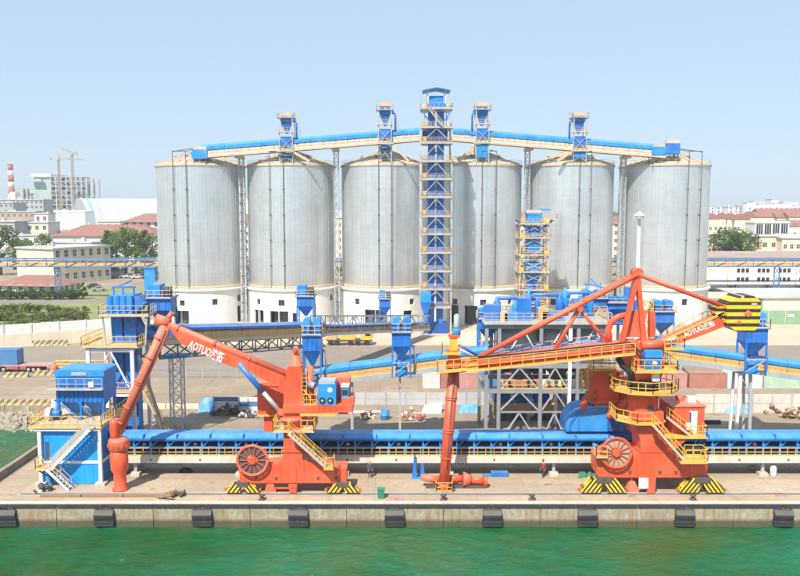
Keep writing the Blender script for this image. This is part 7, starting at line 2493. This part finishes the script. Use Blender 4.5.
for px in (57, 157, 246, 527, 620, 777):
    x = at(px, 270, PY).x
    lg = MB()
    for s in (-.8, .8):
        MB().bar((x + s, PY, 0), (x + s, PY, zA), .28).build("leg", "container_blue", t)
    for k in range(4):
        z0_, z1_ = zA * k / 4, zA * (k + 1) / 4
        lg.bar((x - .8, PY, z0_), (x + .8, PY, z1_), .12).bar((x + .8, PY, z0_), (x - .8, PY, z1_), .12)
    lg.build("brace", "container_blue", t)
p = at(151, 276, PY - 4)
t = thing("pump_house", "small blue machine house under the pipe bridge beside the leftmost silo", "machine box", (p.x, PY - 4, 0))
MB().box(p.x - 1.6, p.x + 1.6, PY - 5.5, PY - 3, 0, at(151, 268, PY - 4).z).build("body", "light_blue_paint", t)
MB().box(p.x - 1.9, p.x + 1.9, PY - 5.7, PY - 2.8, at(151, 268, PY - 4).z, at(151, 267, PY - 4).z).build("roof", "container_blue", t)
MB().box(p.x + 1.0, p.x + 1.9, PY - 5.8, PY - 5.51, 2, 4.5).build("door", "stack_red", t)

# ================================================================== CARS in the car park
def car_proto():
    body = MB().prism([(-2.1, .35), (-2.15, .75), (-1.9, .95), (-1.1, 1.0), (1.2, 1.0), (2.0, .85), (2.15, .6), (2.1, .35)], -.85, .85)
    cabin = MB().frus((-.1, 0, 1.0), (1.35, .8), (.85, .66), .5)
    wheel = MB().tube((0, -.1, 0), (0, .1, 0), .33, None, 14)
    glass = MB().frus((-.1, 0, 1.05), (1.36, .6), (.92, .52), .38)
    sideg = MB().frus((-.1, 0, 1.05), (1.05, .81), (.7, .69), .38)
    return body, cabin.mesh("cabin", "car_silver"), wheel.mesh("wheel", "black_rubber"), glass.mesh("windscreen", "dark_glass"), sideg.mesh("side_window", "dark_glass")


cb0, CABS, WHL, WSC, SDG = car_proto()
CARB = {m_: cb0.mesh("body", m_) for m_ in ("car_white", "car_silver", "car_dark", "car_blue", "car_red")}
CABM = {m_: MB().frus((-.1, 0, 1.0), (1.35, .8), (.85, .66), .5).mesh("cabin", m_) for m_ in CARB}
CN = {"car_white": "white", "car_silver": "silver", "car_dark": "dark", "car_blue": "blue", "car_red": "red"}
cars = [(103, 279, "car_blue"), (109, 277.5, "car_silver"), (113, 275, "car_dark"), (118.5, 274.5, "car_blue"), (123, 278, "car_silver"), (129.5, 278, "car_white"), (137, 278.5, "car_white"), (142, 272.5, "car_white"), (146.5, 275, "car_silver"),
        (99, 291, "car_silver"), (94, 288, "car_dark"), (152, 274, "car_red"), (135, 271, "car_silver"), (107, 272, "car_white")]
seen = {}
for i, (px, py, mt) in enumerate(cars):
    p = gp(px, py)
    nm = CN[mt]
    pos = ["leftmost", "next", "third", "fourth", "fifth"]
    same = sorted([c_[0] for c_ in cars if c_[2] == mt])
    r_ = same.index(px)
    lab = "%s car parked behind the leftmost silo%s" % (nm, "" if len(same) == 1 else ", %s %s one from the left" % (ORD[r_], nm))
    t = thing("parked_car", lab, "car", p, "cars in the car park")
    t.rotation_euler = (0, 0, R(20 + (i * 37) % 30))
    t.scale = (1.1, 1.1, 1.1)
    bo = place(CARB[mt], "body", t)
    place(CABM[mt], "cabin", t)
    place(WSC, "windscreen", t, (0, 0, .0))
    place(SDG, "side_window", t, (0, 0, .0))
    for sx_ in (-1.3, 1.3):
        for sy in (-.8, .8):
            place(WHL, "wheel", t, (sx_, sy, .33))

# ================================================================== WHITE WALL at left
wa, wb = gp(-25, 350), gp(112, 340)
t = thing("boundary_wall", "white panelled boundary wall on a cream retaining wall at left", "wall", ((wa.x + wb.x) / 2, (wa.y + wb.y) / 2, 0))
h0, h1 = 2.7, 4.6
n = 5
dn = (wb - wa)
nrm = V((-dn.y, dn.x, 0)).normalized()
for i in range(n):
    a, b_ = wa.lerp(wb, i / n), wa.lerp(wb, (i + 1) / n)
    for (z0_, z1_, th, mt, nm, g_) in ((0, h0, .6, "cream_wall", "lower_panel", .004), (h0 + .002, h1, .3, "white_wall", "panel", .03)):
        aa, bb = a.lerp(b_, g_), a.lerp(b_, 1 - g_)
        q = nrm * th / 2
        MB().add([aa - q + V((0, 0, z0_)), bb - q + V((0, 0, z0_)), bb + q + V((0, 0, z0_)), aa + q + V((0, 0, z0_)), aa - q + V((0, 0, z1_)), bb - q + V((0, 0, z1_)), bb + q + V((0, 0, z1_)), aa + q + V((0, 0, z1_))],
                 [(0, 3, 2, 1), (4, 5, 6, 7), (0, 1, 5, 4), (1, 2, 6, 5), (2, 3, 7, 6), (3, 0, 4, 7)]).build(nm, mt, t)
    MB().box(a.x - .22, a.x + .22, a.y - .2, a.y + .2, h0 - .1, h1 + .1).build("post", "pale_roof", t)

# ================================================================== BARRIERS, TRAILER, CONTAINERS
def barrier(label, p, q, h=.8, w=.55, group="yellow and black barrier blocks"):
    """kerb barrier block from p to q on the ground, sloped sides"""
    p, q = V(p), V(q)
    c = (p + q) / 2
    L = (q - p).length
    ang = math.atan2(q.y - p.y, q.x - p.x)
    m = MB()
    pr = [(-w / 2, 0), (w / 2, 0), (w * .3, h * .35), (w * .2, h), (-w * .2, h), (-w * .3, h * .35)]
    n_ = 6
    m.add([(-L / 2, a, b_) for a, b_ in pr] + [(L / 2, a, b_) for a, b_ in pr], [tuple(range(n_))[::-1], tuple(range(n_, 12))] + [(k, (k + 1) % 6, 6 + (k + 1) % 6, 6 + k) for k in range(6)])
    o_ = bpy.data.objects.new("barrier", m.mesh("barrier", "hazard_kerb"))
    COL.objects.link(o_)
    o_.location = c
    o_.rotation_euler = (0, 0, ang)
    return tag(o_, label, "barrier", group)


ys_ = LY - .35
for i in range(6):
    x1_ = gp(63, 408).x - i * 3.05
    barrier("striped kerb block on the basin edge, %s from the blue building" % ORD[i], (x1_ - 3.0, ys_, .004), (x1_, ys_, .004), .75, .6)
for i, (a, b_, yy) in enumerate(((3, 29, 377), (33, 60, 375))):
    p, q = gp(a, yy), gp(b_, yy)
    for k in range(2):
        barrier("striped barrier block in the yard before the trailer, %s from the left" % ORD[i * 2 + k], p.lerp(q, k / 2 + .01), p.lerp(q, (k + 1) / 2 - .01), .85, .6)
for k in range(2):
    p, q = gp(32, 346), gp(68, 345)
    barrier("striped barrier block at the foot of the cream wall, %s one" % ("left" if k == 0 else "right"), p.lerp(q, k / 2 + .01), p.lerp(q, (k + 1) / 2 - .01), 1.1, .8)

CONTM = {}


def container(label, x, y, z, L, H, mat, group, dd=2.44, rz=0):
    t = thing("container", label, "container", (x, y, z), group)
    key = (round(L, 2), round(H, 2), mat)
    if key not in CONTM:
        b_ = MB().box(-L / 2 + .06, L / 2 - .06, -dd / 2 + .06, dd / 2 - .06, .1, H - .06)
        rb_ = MB()
        n_ = int(L / .28)
        for i in range(n_):
            xx = -L / 2 + .2 + i * (L - .4) / n_
            for s in (-1, 1):
                rb_.box(xx, xx + .13, s * (dd / 2 - .06) - .03, s * (dd / 2 - .06) + .03, .16, H - .16)
        fr_ = MB()
        for sx_ in (-1, 1):
            for sy in (-1, 1):
                fr_.cb((sx_ * (L / 2 - .07), sy * (dd / 2 - .07), 0), .16, .16, H)
        for sy in (-1, 1):
            for zz in (0.0, H - .14):
                fr_.box(-L / 2 + .15, L / 2 - .15, sy * (dd / 2 - .07) - .07, sy * (dd / 2 - .07) + .07, zz + .01, zz + .13)
        CONTM[key] = (b_.mesh("body", mat), rb_.mesh("corrugation", mat), fr_.mesh("corner_frame", mat), MB().box(-.02, .03, -dd / 2 + .18, dd / 2 - .18, .16, H - .16).mesh("door", mat))
    a, b_, c_, d_ = CONTM[key]
    place(a, "body", t)
    place(b_, "corrugation", t)
    place(c_, "corner_frame", t)
    place(d_, "door", t, (L / 2 - .04, 0, 0))
    return t


YC_ = gp(700, 388.5).y + 1.3
CL = [(689, 726, "container_brown", "brown shipping container nearest the right crane in the back row"), (727, 762.5, "container_white", "dirty white shipping container in the back row"),
      (763.5, 800, "container_green", "pale green shipping container at the right end of the back row"),
      (505, 541, "container_brown", "brown container seen through the left bays of the loading house"), (542, 577, "container_white", "dirty white container seen through the middle of the loading house"),
      (578, 613, "container_pink", "dull pink container behind the red surge hopper"), (614, 650, "container_brown", "brown container hidden behind the right crane's tower"), (651, 687, "container_pink", "dull pink container just left of the brown one at right"),
      (423, 440, "container_white", "white container end just left of the red upright leg"), (440, 458, "container_brown", "brown container partly behind the red upright leg"),
      (459, 479.5, "container_pink", "dull pink container between the brown and the blue ones"), (480.5, 500, "container_blue", "dull blue container left of the loading house frame")]
for a, b_, mt, lab in CL:
    xa_, xb_ = at(a, 388, YC_ - 1.2).x, at(b_, 388, YC_ - 1.2).x
    container(lab, (xa_ + xb_) / 2, YC_, .004, xb_ - xa_ - .1, at(a, 373, YC_ - 1.2).z, mt, "containers in the back row")

# trailer with a container at the left edge
p = gp(22, 372.5)
t = thing("flatbed_trailer", "long flatbed trailer with red sides at the left edge of the yard", "trailer", (p.x, p.y + 1.2, 0))
xa_, xb_ = gd(-18, p.y - CAM_Y).x, gd(50, p.y - CAM_Y).x
y0_ = p.y
MB().box(xa_, xb_, y0_, y0_ + 2.5, 1.05, 1.28).build("deck", "container_pink", t)
MB().box(xa_ + .2, xb_ - 2, y0_ + .5, y0_ + 2, .75, 1.04).build("chassis", "scrap_dark", t)
for k, (a, b_) in enumerate(((6, 18), (20, 26))):
    MB().box(gd(a, y0_ - CAM_Y).x, gd(b_, y0_ - CAM_Y).x, y0_ + .02, y0_ + .1, .55, 1.04).build("side_guard", "stack_red", t)
for px in (-10, -6, 3, 28, 33, 38):
    x = gd(px, y0_ - CAM_Y).x
    for yy in (y0_ + .15, y0_ + 2.0):
        w_ = MB().tube((x, yy, .5), (x, yy + .35, .5), .495, None, 18).build("wheel", "black_rubber", t)
        MB().tube((x, yy - .02, .5), (x, yy + .02, .5), .25, None, 14).build("rim", "grey_steel", w_)
xc0, xc1 = gd(-22, y0_ - CAM_Y).x, gd(17.5, y0_ - CAM_Y).x
container("faded blue container riding on the trailer at the left edge", (xc0 + xc1) / 2, y0_ + 1.25, 1.285, xc1 - xc0, 2.6, "container_blue", "containers in the back row")

# yellow truck crane before the third silo
p = gp(358, 345.5)
t = thing("truck_crane", "yellow truck crane with its boom folded, parked before the third silo", "truck", (p.x, p.y, 0))
xa_, xb_ = gd(327, p.y - CAM_Y).x, gd(372, p.y - CAM_Y).x
L = xb_ - xa_
y0_ = p.y
MB().box(xa_, xb_, y0_, y0_ + 2.4, .8, 1.15).build("chassis", "scrap_dark", t)
MB().prism([(xb_ - 2.3, 1.15), (xb_ + .1, 1.15), (xb_ + .15, 1.9), (xb_ - .35, 2.7), (xb_ - 2.3, 2.8)], y0_ + .1, y0_ + 2.3).build("cab", "yellow_paint", t)
MB().prism([(xb_ - .2, 1.95), (xb_ - .45, 2.55), (xb_ - 1.4, 2.6), (xb_ - 1.4, 1.95)], y0_ + .06, y0_ + .1).build("cab_window", "dark_glass", t)
MB().box(xa_ + 2.6, xb_ - 3.4, y0_ + .3, y0_ + 2.1, 1.15, 2.1).build("turntable_house", "yellow_paint", t)
MB().bar((xa_ + .2, y0_ + 1.2, 2.5), (xb_ - .6, y0_ + 1.2, 3.15), .6, .65).build("boom", "yellow_paint", t)
MB().box(xa_ + .1, xa_ + 2, y0_ + .2, y0_ + 2.2, 1.16, 1.9).build("counterweight", "rust_tan", t)
for fx in (.08, .22, .52, .68, .88):
    x = xa_ + L * fx
    for yy in (y0_ - .02, y0_ + 2.0):
        MB().tube((x, yy, .52), (x, yy + .4, .52), .515, None, 16).build("wheel", "black_rubber", t)
MB().box(xa_ - .6, xa_, y0_ + .4, y0_ + 2, .9, 1.5).build("outrigger", "yellow_paint", t)

# ================================================================== YARD WALLS, FENCES, CLUTTER
def panel_wall(label, px0, px1, Y, ytop, ybot, step, mats, rows=2):
    xa_, xb_ = at(px0, ybot, Y).x, at(px1, ybot, Y).x
    H = at(px0, ytop, Y).z
    t = thing("panel_wall", label, "wall", ((xa_ + xb_) / 2, Y, 0))
    n_ = max(1, int((xb_ - xa_) / step))
    for i in range(n_):
        a, b_ = xa_ + (xb_ - xa_) * i / n_, xa_ + (xb_ - xa_) * (i + 1) / n_
        for r_ in range(rows):
            MB().box(a + .06, b_ - .06, Y + random.uniform(-.03, .03), Y + .12, .004 + H * r_ / rows + .02, H * (r_ + 1) / rows - .02).build("panel", mats[(i + r_) % len(mats)], t)
        MB().box(a - .08, a + .08, Y - .1, Y + .22, 0, H + .1).build("post", "grey_steel", t)
    return t


Yw = gp(750, 413).y
panel_wall("low concrete panel wall right of the right crane, before the containers", 694, 830, Yw, 394, 413, 2.5, ("grimy_white",))
panel_wall("low grey panel wall across mid yard, left of the loading house", 345, 486, gp(420, 405).y, 392.5, 405, 2.6, ("pale_roof",))
panel_wall("white and blue panel screen behind the left crane's boom", 214, 264, gp(240, 411).y, 397, 411, 2.3, ("container_white", "container_white", "container_blue"), 3)
panel_wall("low cream wall stub left of the blue tarpaulin bundle", 132, 199, gp(170, 409).y, 403.5, 409, 3.2, ("cream_wall",), 1)

Yf = gp(225, 378.5).y
t = thing("wire_fence", "thin wire fence along the yard road behind the left boom", "fence", (at(225, 378, Yf).x, Yf, 0))
xa_, xb_ = at(186, 378, Yf).x, at(440, 378, Yf).x
H = at(225, 366, Yf).z
n_ = 15
for i in range(n_ + 1):
    x = xa_ + (xb_ - xa_) * i / n_
    MB().box(x - .05, x + .05, Yf - .05, Yf + .05, 0, H).build("post", "grey_steel", t)
for k in range(6):
    MB().bar((xa_, Yf, H * (k + .5) / 6), (xb_, Yf, H * (k + .5) / 6), .025).build("wire", "grey_steel", t)


def tarp(label, px0, px1, y0_, y1_, dY=2.2):
    Y = gp((px0 + px1) / 2, y1_).y
    xa_, xb_ = at(px0, y1_, Y).x, at(px1, y1_, Y).x
    H = at(px0, y0_, Y + dY * .5).z
    m = MB()
    nx_, ny_ = 10, 6
    vs_ = []
    for j in range(ny_ + 1):
        for i in range(nx_ + 1):
            u, v_ = i / nx_, j / ny_
            e = min(1, 3.4 * min(u, 1 - u)) * min(1, 3.4 * min(v_, 1 - v_))
            hh = .01 + H * min(1, e ** .5) * random.uniform(.82, 1.0) if 0 < i < nx_ and 0 < j < ny_ else .01
            vs_.append((xa_ + (xb_ - xa_) * u + random.uniform(-.08, .08), Y + dY * v_ + random.uniform(-.08, .08), hh))
    fs_ = [(j * (nx_ + 1) + i, j * (nx_ + 1) + i + 1, (j + 1) * (nx_ + 1) + i + 1, (j + 1) * (nx_ + 1) + i) for j in range(ny_) for i in range(nx_)]
    m.add(vs_, fs_)
    return solo(m, "tarpaulin", "tarp_blue", label, "tarpaulin")


tarp("blue tarpaulin bundle left of the dark scrap heap in mid yard", 197.5, 214.5, 397, 412)
tarp("blue tarpaulin covered stack right of the red upright leg", 459, 481, 403.5, 413)
tarp("blue tarpaulin covered stack behind the trestle at right", 726, 752, 403, 414)


def heap(label, px0, px1, y0_, y1_, mats, n, name="scrap_heap", cat="scrap"):
    """heap of separate bars, sheets and lumps, each a piece"""
    Y = gp((px0 + px1) / 2, y1_).y + .6
    xa_, xb_ = at(px0, y1_, Y).x, at(px1, y1_, Y).x
    H = max(.3, at(px0, y0_, Y).z)
    t = thing(name, label, cat, ((xa_ + xb_) / 2, Y, 0))
    for i in range(n):
        u = random.random()
        zmax = H * (1 - abs(2 * u - 1) ** 1.5)
        c = V((xa_ + (xb_ - xa_) * u, Y + random.uniform(-.9, .9), random.uniform(.1, max(.15, zmax))))
        m = MB()
        r_ = random.random()
        if r_ < .5:
            dv = V((random.uniform(-1, 1), random.uniform(-.6, .6), random.uniform(-.35, .35))) * random.uniform(.4, 1.1)
            if c.z - abs(dv.z) < .06:
                c.z = abs(dv.z) + .08
            m.bar(c - dv, c + dv, random.uniform(.06, .2), random.uniform(.06, .3))
        elif r_ < .75:
            rock(m, c, random.uniform(.2, .4))
        else:
            m.tube(c, c + V((random.uniform(-.6, .6), random.uniform(-.4, .4), .25)), random.uniform(.1, .28), None, 10)
        m.build("piece", mats[i % len(mats)], t)
    return t


heap("dark scrap heap before the panel screen behind the left boom", 214, 242, 404, 416, ("scrap_dark", "scrap_brown", "black_rubber"), 46)
heap("loose grey debris right of the dark scrap heap", 239, 262, 411, 418, ("grey_steel", "pale_roof", "scrap_dark"), 26)
heap("brown scrap heap behind the right conveyor", 762, 778, 403, 413, ("scrap_brown", "timber", "tan_steel"), 30)
heap("big rusty scrap heap at the right edge", 782, 803, 404, 419, ("scrap_brown", "scrap_dark", "rust_tan", "tan_steel"), 44)
heap("loose timbers and boards lying left of the blue drum", 356, 376, 411, 419, ("tan_steel", "timber", "white_steel"), 18, "board_pile", "boards")
heap("scattered boards and red bits right of the blue drum", 400, 424, 410, 421, ("white_steel", "timber", "stack_red", "tan_steel"), 20, "board_pile", "boards")
heap("mixed parts and grey sheet stack left of the trestle at right", 752, 765, 405, 412, ("tan_steel", "grey_steel"), 14, "board_pile", "boards")
p = gp(385, 419)
t = thing("drum", "blue steel drum standing in mid yard left of the red leg", "drum", p)
MB().lathe([(.55, 0), (.6, .03), (.6, .55), (.63, .58), (.6, .61), (.6, 1.2), (.55, 1.25)], p, 20).build("body", "light_blue_paint", t)
MB().lathe([(.5, 1.251), (.5, 1.28)], p, 20).build("lid", "blue_paint", t)
p = gp(432, 414)
t = thing("leaning_sheet", "grey sheet metal leaning on a frame left of the red leg", "sheet", p)
MB().add([p + V((-1.6, 0, .02)), p + V((1.3, 0, .02)), p + V((1.5, 1.6, 1.35)), p + V((-.9, 1.6, .9)), p + V((-1.6, .06, .0)), p + V((1.3, .06, .0)), p + V((1.5, 1.66, 1.32)), p + V((-.9, 1.66, .87))],
         [(0, 1, 2, 3), (4, 7, 6, 5), (0, 4, 5, 1), (1, 5, 6, 2), (2, 6, 7, 3), (3, 7, 4, 0)]).build("sheet", "pale_roof", t)
MB().bar(p + V((-.8, 1.7, 0)), p + V((-.8, 1.7, .88)), .1).build("prop", "timber", t)
MB().bar(p + V((1.4, 1.7, 0)), p + V((1.4, 1.7, 1.32)), .1).build("prop", "timber", t)
p = gp(713, 424)
t = thing("pipe_bundle", "dark pipe bundle lying on the yard right of the red machine house", "pipes", p)
for k in range(5):
    MB().tube(p + V((-1.0, .25 * (k % 3), .14 + .22 * (k // 3))), p + V((1.0, .25 * (k % 3), .14 + .22 * (k // 3))), .125, None, 10).build("pipe", "cloth_navy", t)
p = gp(362, 414)
o = solo(MB().tube(p + V((-2.2, 0, .2)), p + V((2.4, .3, .2)), .2, None, 12).tube(p + V((2.4, .3, .2)), p + V((2.5, .31, .2)), .28, None, 12), "loose_pipe", "white_steel", "white pipe lying in mid yard right of the left crane cab", "pipe")

# quay clutter
p = gp(418, 478)
t = thing("blue_stand", "blue steel stand with two uprights under the belt gallery", "stand", p)
for s, hh in ((-.35, 1.9), (.45, 1.5)):
    MB().frus((p.x + s, p.y, .1), (.28, .2), (.1, .1), hh).build("upright", "blue_paint", t)
MB().box(p.x - .7, p.x + .8, p.y - .4, p.y + .4, .005, .1).build("base", "light_blue_paint", t)
MB().cb((p.x - .35, p.y, 2.0), .16, .16, .5).build("pin", "deep_blue_paint", t)
p = gp(497, 477)
t = thing("blue_skid", "long low blue box lying on the quay right of the red feeder foot", "box", p)
MB().box(p.x - .6, p.x + 1.15, p.y, p.y + .7, .06, .48).build("body", "blue_paint", t)
MB().box(p.x - 1.5, p.x - .62, p.y + .2, p.y + .5, .06, .2).build("tongue", "light_blue_paint", t)
for s in (-.4, .9):
    MB().box(p.x + s - .06, p.x + s + .06, p.y - .02, p.y + .72, .006, .06).build("runner", "dark_steel", t)
p = gp(381, 499)
t = thing("waste_bin", "small green bin near the quay edge left of the red leg", "bin", p)
MB().frus((p.x, p.y + .3, .02), (.28, .25), (.34, .32), .85).build("body", "bin_green", t)
MB().box(p.x - .38, p.x + .38, p.y - .06, p.y + .68, .87, .95).build("lid", "bin_green", t)
p = gp(397, 500)
t = thing("hatch_cover", "pale round hatch cover on the quay deck right of the green bin", "hatch", p)
MB().lathe([(.6, .006), (.6, .06), (.5, .08)], p, 20).build("cover", "container_pink", t)
MB().bar(p + V((-.2, 0, .1)), p + V((.2, 0, .1)), .06).build("handle", "dark_steel", t)
for i, px in enumerate((262, 443.5, 532, 693)):
    p = gp(px, 499.5, .006)
    t = thing("bollard", "dark mooring bollard on the quay edge, %s from the left" % ORD[i], "bollard", p, "mooring bollards")
    MB().lathe([(.3, 0), (.3, .06), (.17, .1), (.16, .3), (.3, .38), (.3, .46), (.12, .52)], p, 16).build("post", "scrap_dark", t)
    MB().box(p.x - .35, p.x + .35, p.y - .3, p.y + .3, 0.002, .03).build("base_plate", "scrap_brown", t)
pa, pb = gp(40, 497), gp(165, 497)
t = thing("timber_baulk", "long brown timber baulk lying along the quay before the blue building", "timber", ((pa.x + pb.x) / 2, pa.y, 0))
for k in range(3):
    a, b_ = pa.lerp(pb, k / 3 + .005), pa.lerp(pb, (k + 1) / 3 - .005)
    MB().bar(a + V((0, 0, .14)), b_ + V((0, .05 * k, .14)), .28, .26).build("baulk", "timber", t)
heap("chain and small parts on the quay right of the timber baulk", 165, 186, 494, 499, ("scrap_dark", "timber"), 16, "chain_pile", "chain")
heap("small dark fittings on the quay by the stair foot of the blue building", 38, 50, 488, 494, ("scrap_dark", "grey_steel"), 14, "parts_pile", "parts")
p = gp(612, 474)
t = thing("green_net", "crumpled green net on the quay beside the right crane's wheels", "net", gp(590, 477))
m = MB()
random.seed(3)
for k in range(26):
    q = gp(random.uniform(578, 598), random.uniform(473, 478))
    rock(m, q + V((0, 0, .12)), .2)
m.build("mesh", "bin_green", t)
p = gp(188, 472)
t = thing("cable_drum", "dark coil of hose on the ground under the belt gallery at left", "hose", gp(186, 472))
q = gp(186, 472)
m = MB()
for k in range(3):
    m.loft([q + V(((.7 - .12 * k) * math.cos(a_ * .35), .35 * math.sin(a_ * .35), .09 + .12 * k)) for a_ in range(19)], [.07] * 19, 6)
m.build("coil", "black_rubber", t)
for i, (px, py) in enumerate(((305, 478), (508, 470), (648, 470))):
    q = gp(px, py) + V((0, 4.0, 0))
    t = thing("cable_box", "grey junction box on the ground behind the belt gallery, %s from the left" % ORD[i], "box", q)
    MB().box(q.x - .5, q.x + .5, q.y - .3, q.y + .3, .006, 1.0).build("body", "grey_steel", t)
    MB().box(q.x - .55, q.x + .55, q.y - .35, q.y + .35, 1.0, 1.08).build("lid", "dark_steel", t)
o = solo(MB().box(gp(775, 495).x, gp(785, 495).x, gp(775, 496).y, gp(775, 493).y, .006, .05), "deck_plate", "container_brown", "flat reddish steel plate on the quay deck at right", "plate")
p = gp(765, 474)
t = thing("gas_tank", "small white upright tank beside the gallery column at right", "tank", gp(773, 476))
q = gp(773, 476)
MB().lathe([(.25, .006), (.32, .1), (.32, .9), (.2, 1.1), (.08, 1.15)], q, 16).build("body", "white_steel", t)
MB().lathe([(.06, 1.15), (.06, 1.3)], q, 8).build("valve", "dark_steel", t)

# grain spilt before the fourth silo
t = thing("grain_heap", "pale heap of spilt grain before the doors of the fourth silo", "grain", gp(476, 342))
q = gp(476, 342)
m = MB()
random.seed(12)
n_ = 20
vs_ = [q + V((0, 2, 2.0))]
for r_ in range(1, 5):
    for k in range(n_):
        a_ = 2 * math.pi * k / n_
        rad_ = r_ * 1.5 * random.uniform(.9, 1.1)
        vs_.append(q + V((rad_ * math.cos(a_) * 1.6, 2 + rad_ * math.sin(a_), max(.005, 2.0 * (1 - r_ / 4) + random.uniform(-.08, .08)) if r_ < 4 else .005)))
fs_ = [(0, 1 + k, 1 + (k + 1) % n_) for k in range(n_)]
for r_ in range(3):
    for k in range(n_):
        a_, b_ = 1 + r_ * n_ + k, 1 + r_ * n_ + (k + 1) % n_
        fs_.append((a_, a_ + n_, b_ + n_, b_))
m.add(vs_, fs_, True)
m.build("heap", "grain_dust", t)

# ================================================================== PEOPLE under the belt gallery
def person(label, p, shirt, trousers, rz, walk):
    t = thing("person", label, "person", p)
    t.rotation_euler = (0, 0, rz)
    J = {"pel": (0, 0, .95, .15), "wai": (0, .0, 1.1, .14), "che": (0, .01, 1.32, .165), "nk": (0, 0, 1.5, .065), "hd": (0, -.02, 1.6, .085), "tp": (0, -.01, 1.72, .075)}
    vs_, rad_, idx, ed = [], [], {}, []

    def add(n_, x, y, z, r_):
        idx[n_] = len(vs_)
        vs_.append((x, y, z))
        rad_.append(r_)
    for k, v_ in J.items():
        add(k, *v_)
    ed += [("pel", "wai"), ("wai", "che"), ("che", "nk"), ("nk", "hd"), ("hd", "tp")]
    for s, n_ in ((-1, "l"), (1, "r")):
        w_ = walk * s
        add("hip" + n_, .1 * s, 0, .88, .1)
        add("kn" + n_, .11 * s, -.12 * w_ - .03, .48, .068)
        add("an" + n_, .11 * s, -.2 * w_ + (.05 if w_ < 0 else 0), .09, .045)
        add("to" + n_, .12 * s, -.2 * w_ - .17, .045, .04)
        add("sh" + n_, .19 * s, .0, 1.42, .07)
        add("el" + n_, .25 * s, .06 * w_ + .03, 1.14, .048)
        add("wr" + n_, .26 * s, .1 * w_ - .08, .9, .034)
        add("ha" + n_, .26 * s, .1 * w_ - .12, .8, .036)
        ed += [("pel", "hip" + n_), ("hip" + n_, "kn" + n_), ("kn" + n_, "an" + n_), ("an" + n_, "to" + n_), ("che", "sh" + n_), ("sh" + n_, "el" + n_), ("el" + n_, "wr" + n_), ("wr" + n_, "ha" + n_)]
        for f in range(5):
            fx = .26 * s + (-.03 + .02 * f) * 1.0
            if f < 4:
                add("f%d%s" % (f, n_), fx, .1 * w_ - .13 - .01 * f, .73 - .01 * (f in (1, 2)), .009)
                ed.append(("ha" + n_, "f%d%s" % (f, n_)))
            else:
                add("th" + n_, .26 * s - .045 * s, .1 * w_ - .16, .79, .01)
                ed.append(("ha" + n_, "th" + n_))
    me = bpy.data.meshes.new("body")
    me.from_pydata(vs_, [(idx[a], idx[b_]) for a, b_ in ed], [])
    o_ = bpy.data.objects.new("body", me)
    COL.objects.link(o_)
    md = o_.modifiers.new("skin", 'SKIN')
    for i, r_ in enumerate(rad_):
        me.skin_vertices[0].data[i].radius = (r_, r_ * (.75 if i < 3 else 1))
    me.skin_vertices[0].data[0].use_root = True
    ss = o_.modifiers.new("sub", 'SUBSURF')
    ss.levels = 1
    dg = bpy.context.evaluated_depsgraph_get()
    me2 = bpy.data.meshes.new_from_object(o_.evaluated_get(dg))
    bpy.data.objects.remove(o_)
    me2.name = "body"
    me2.materials.clear()
    for mt in (trousers, shirt, "skin", "hair_dark"):
        me2.materials.append(MATS[mt])
    for f in me2.polygons:
        c = f.center
        f.use_smooth = True
        if c.z > 1.66 or (c.z > 1.58 and c.y > .03):
            f.material_index = 3
        elif c.z > 1.5 or (abs(c.x) > .2 and c.z < .92):
            f.material_index = 2
        elif c.z > .97:
            f.material_index = 1
        elif c.z < .1:
            f.material_index = 3
        else:
            f.material_index = 0
    place(me2, "body", t)
    fc = MB()
    for s in (-.032, .032):
        fc.add([V((s, -.1, 1.61)) + V(a) * .012 for a in ico], icf)
    place(fc.mesh("eyes", "hair_dark"), "eyes", t)
    ns = MB().add([(0, -.125, 1.575), (-.018, -.09, 1.57), (.018, -.09, 1.57), (0, -.095, 1.61)], [(0, 1, 2), (0, 3, 1), (0, 2, 3), (1, 3, 2)])
    place(ns.mesh("nose", "skin"), "nose", t)
    return t


person("person in a dark purple top standing before the belt gallery left of the blue stand", gp(370, 477.5), "cloth_purple", "cloth_navy", R(25), .3)
person("person in a red top standing before the belt gallery left of the right crane", gp(543, 477), "cloth_red", "cloth_navy", R(-40), .6)

# ================================================================== AIR
hz_ = MB().box(-1500, 1500, -90, 1600, -3.2, 110).build("haze", "red_paint")
hz_.data.materials.clear()
m = bpy.data.materials.new("haze_air")
m.use_nodes = True
nt = m.node_tree
nt.nodes.clear()
o = nt.nodes.new("ShaderNodeOutputMaterial")
pv = nt.nodes.new("ShaderNodeVolumePrincipled")
pv.inputs["Color"].default_value = (0.86, 0.93, 1.0, 1)
pv.inputs["Density"].default_value = 0.00026
pv.inputs["Anisotropy"].default_value = 0.0
nt.links.new(pv.outputs[0], o.inputs["Volume"])
hz_.data.materials.append(m)
hz_["kind"] = "stuff"
hz_["label"] = "pale summer haze over the whole harbour"
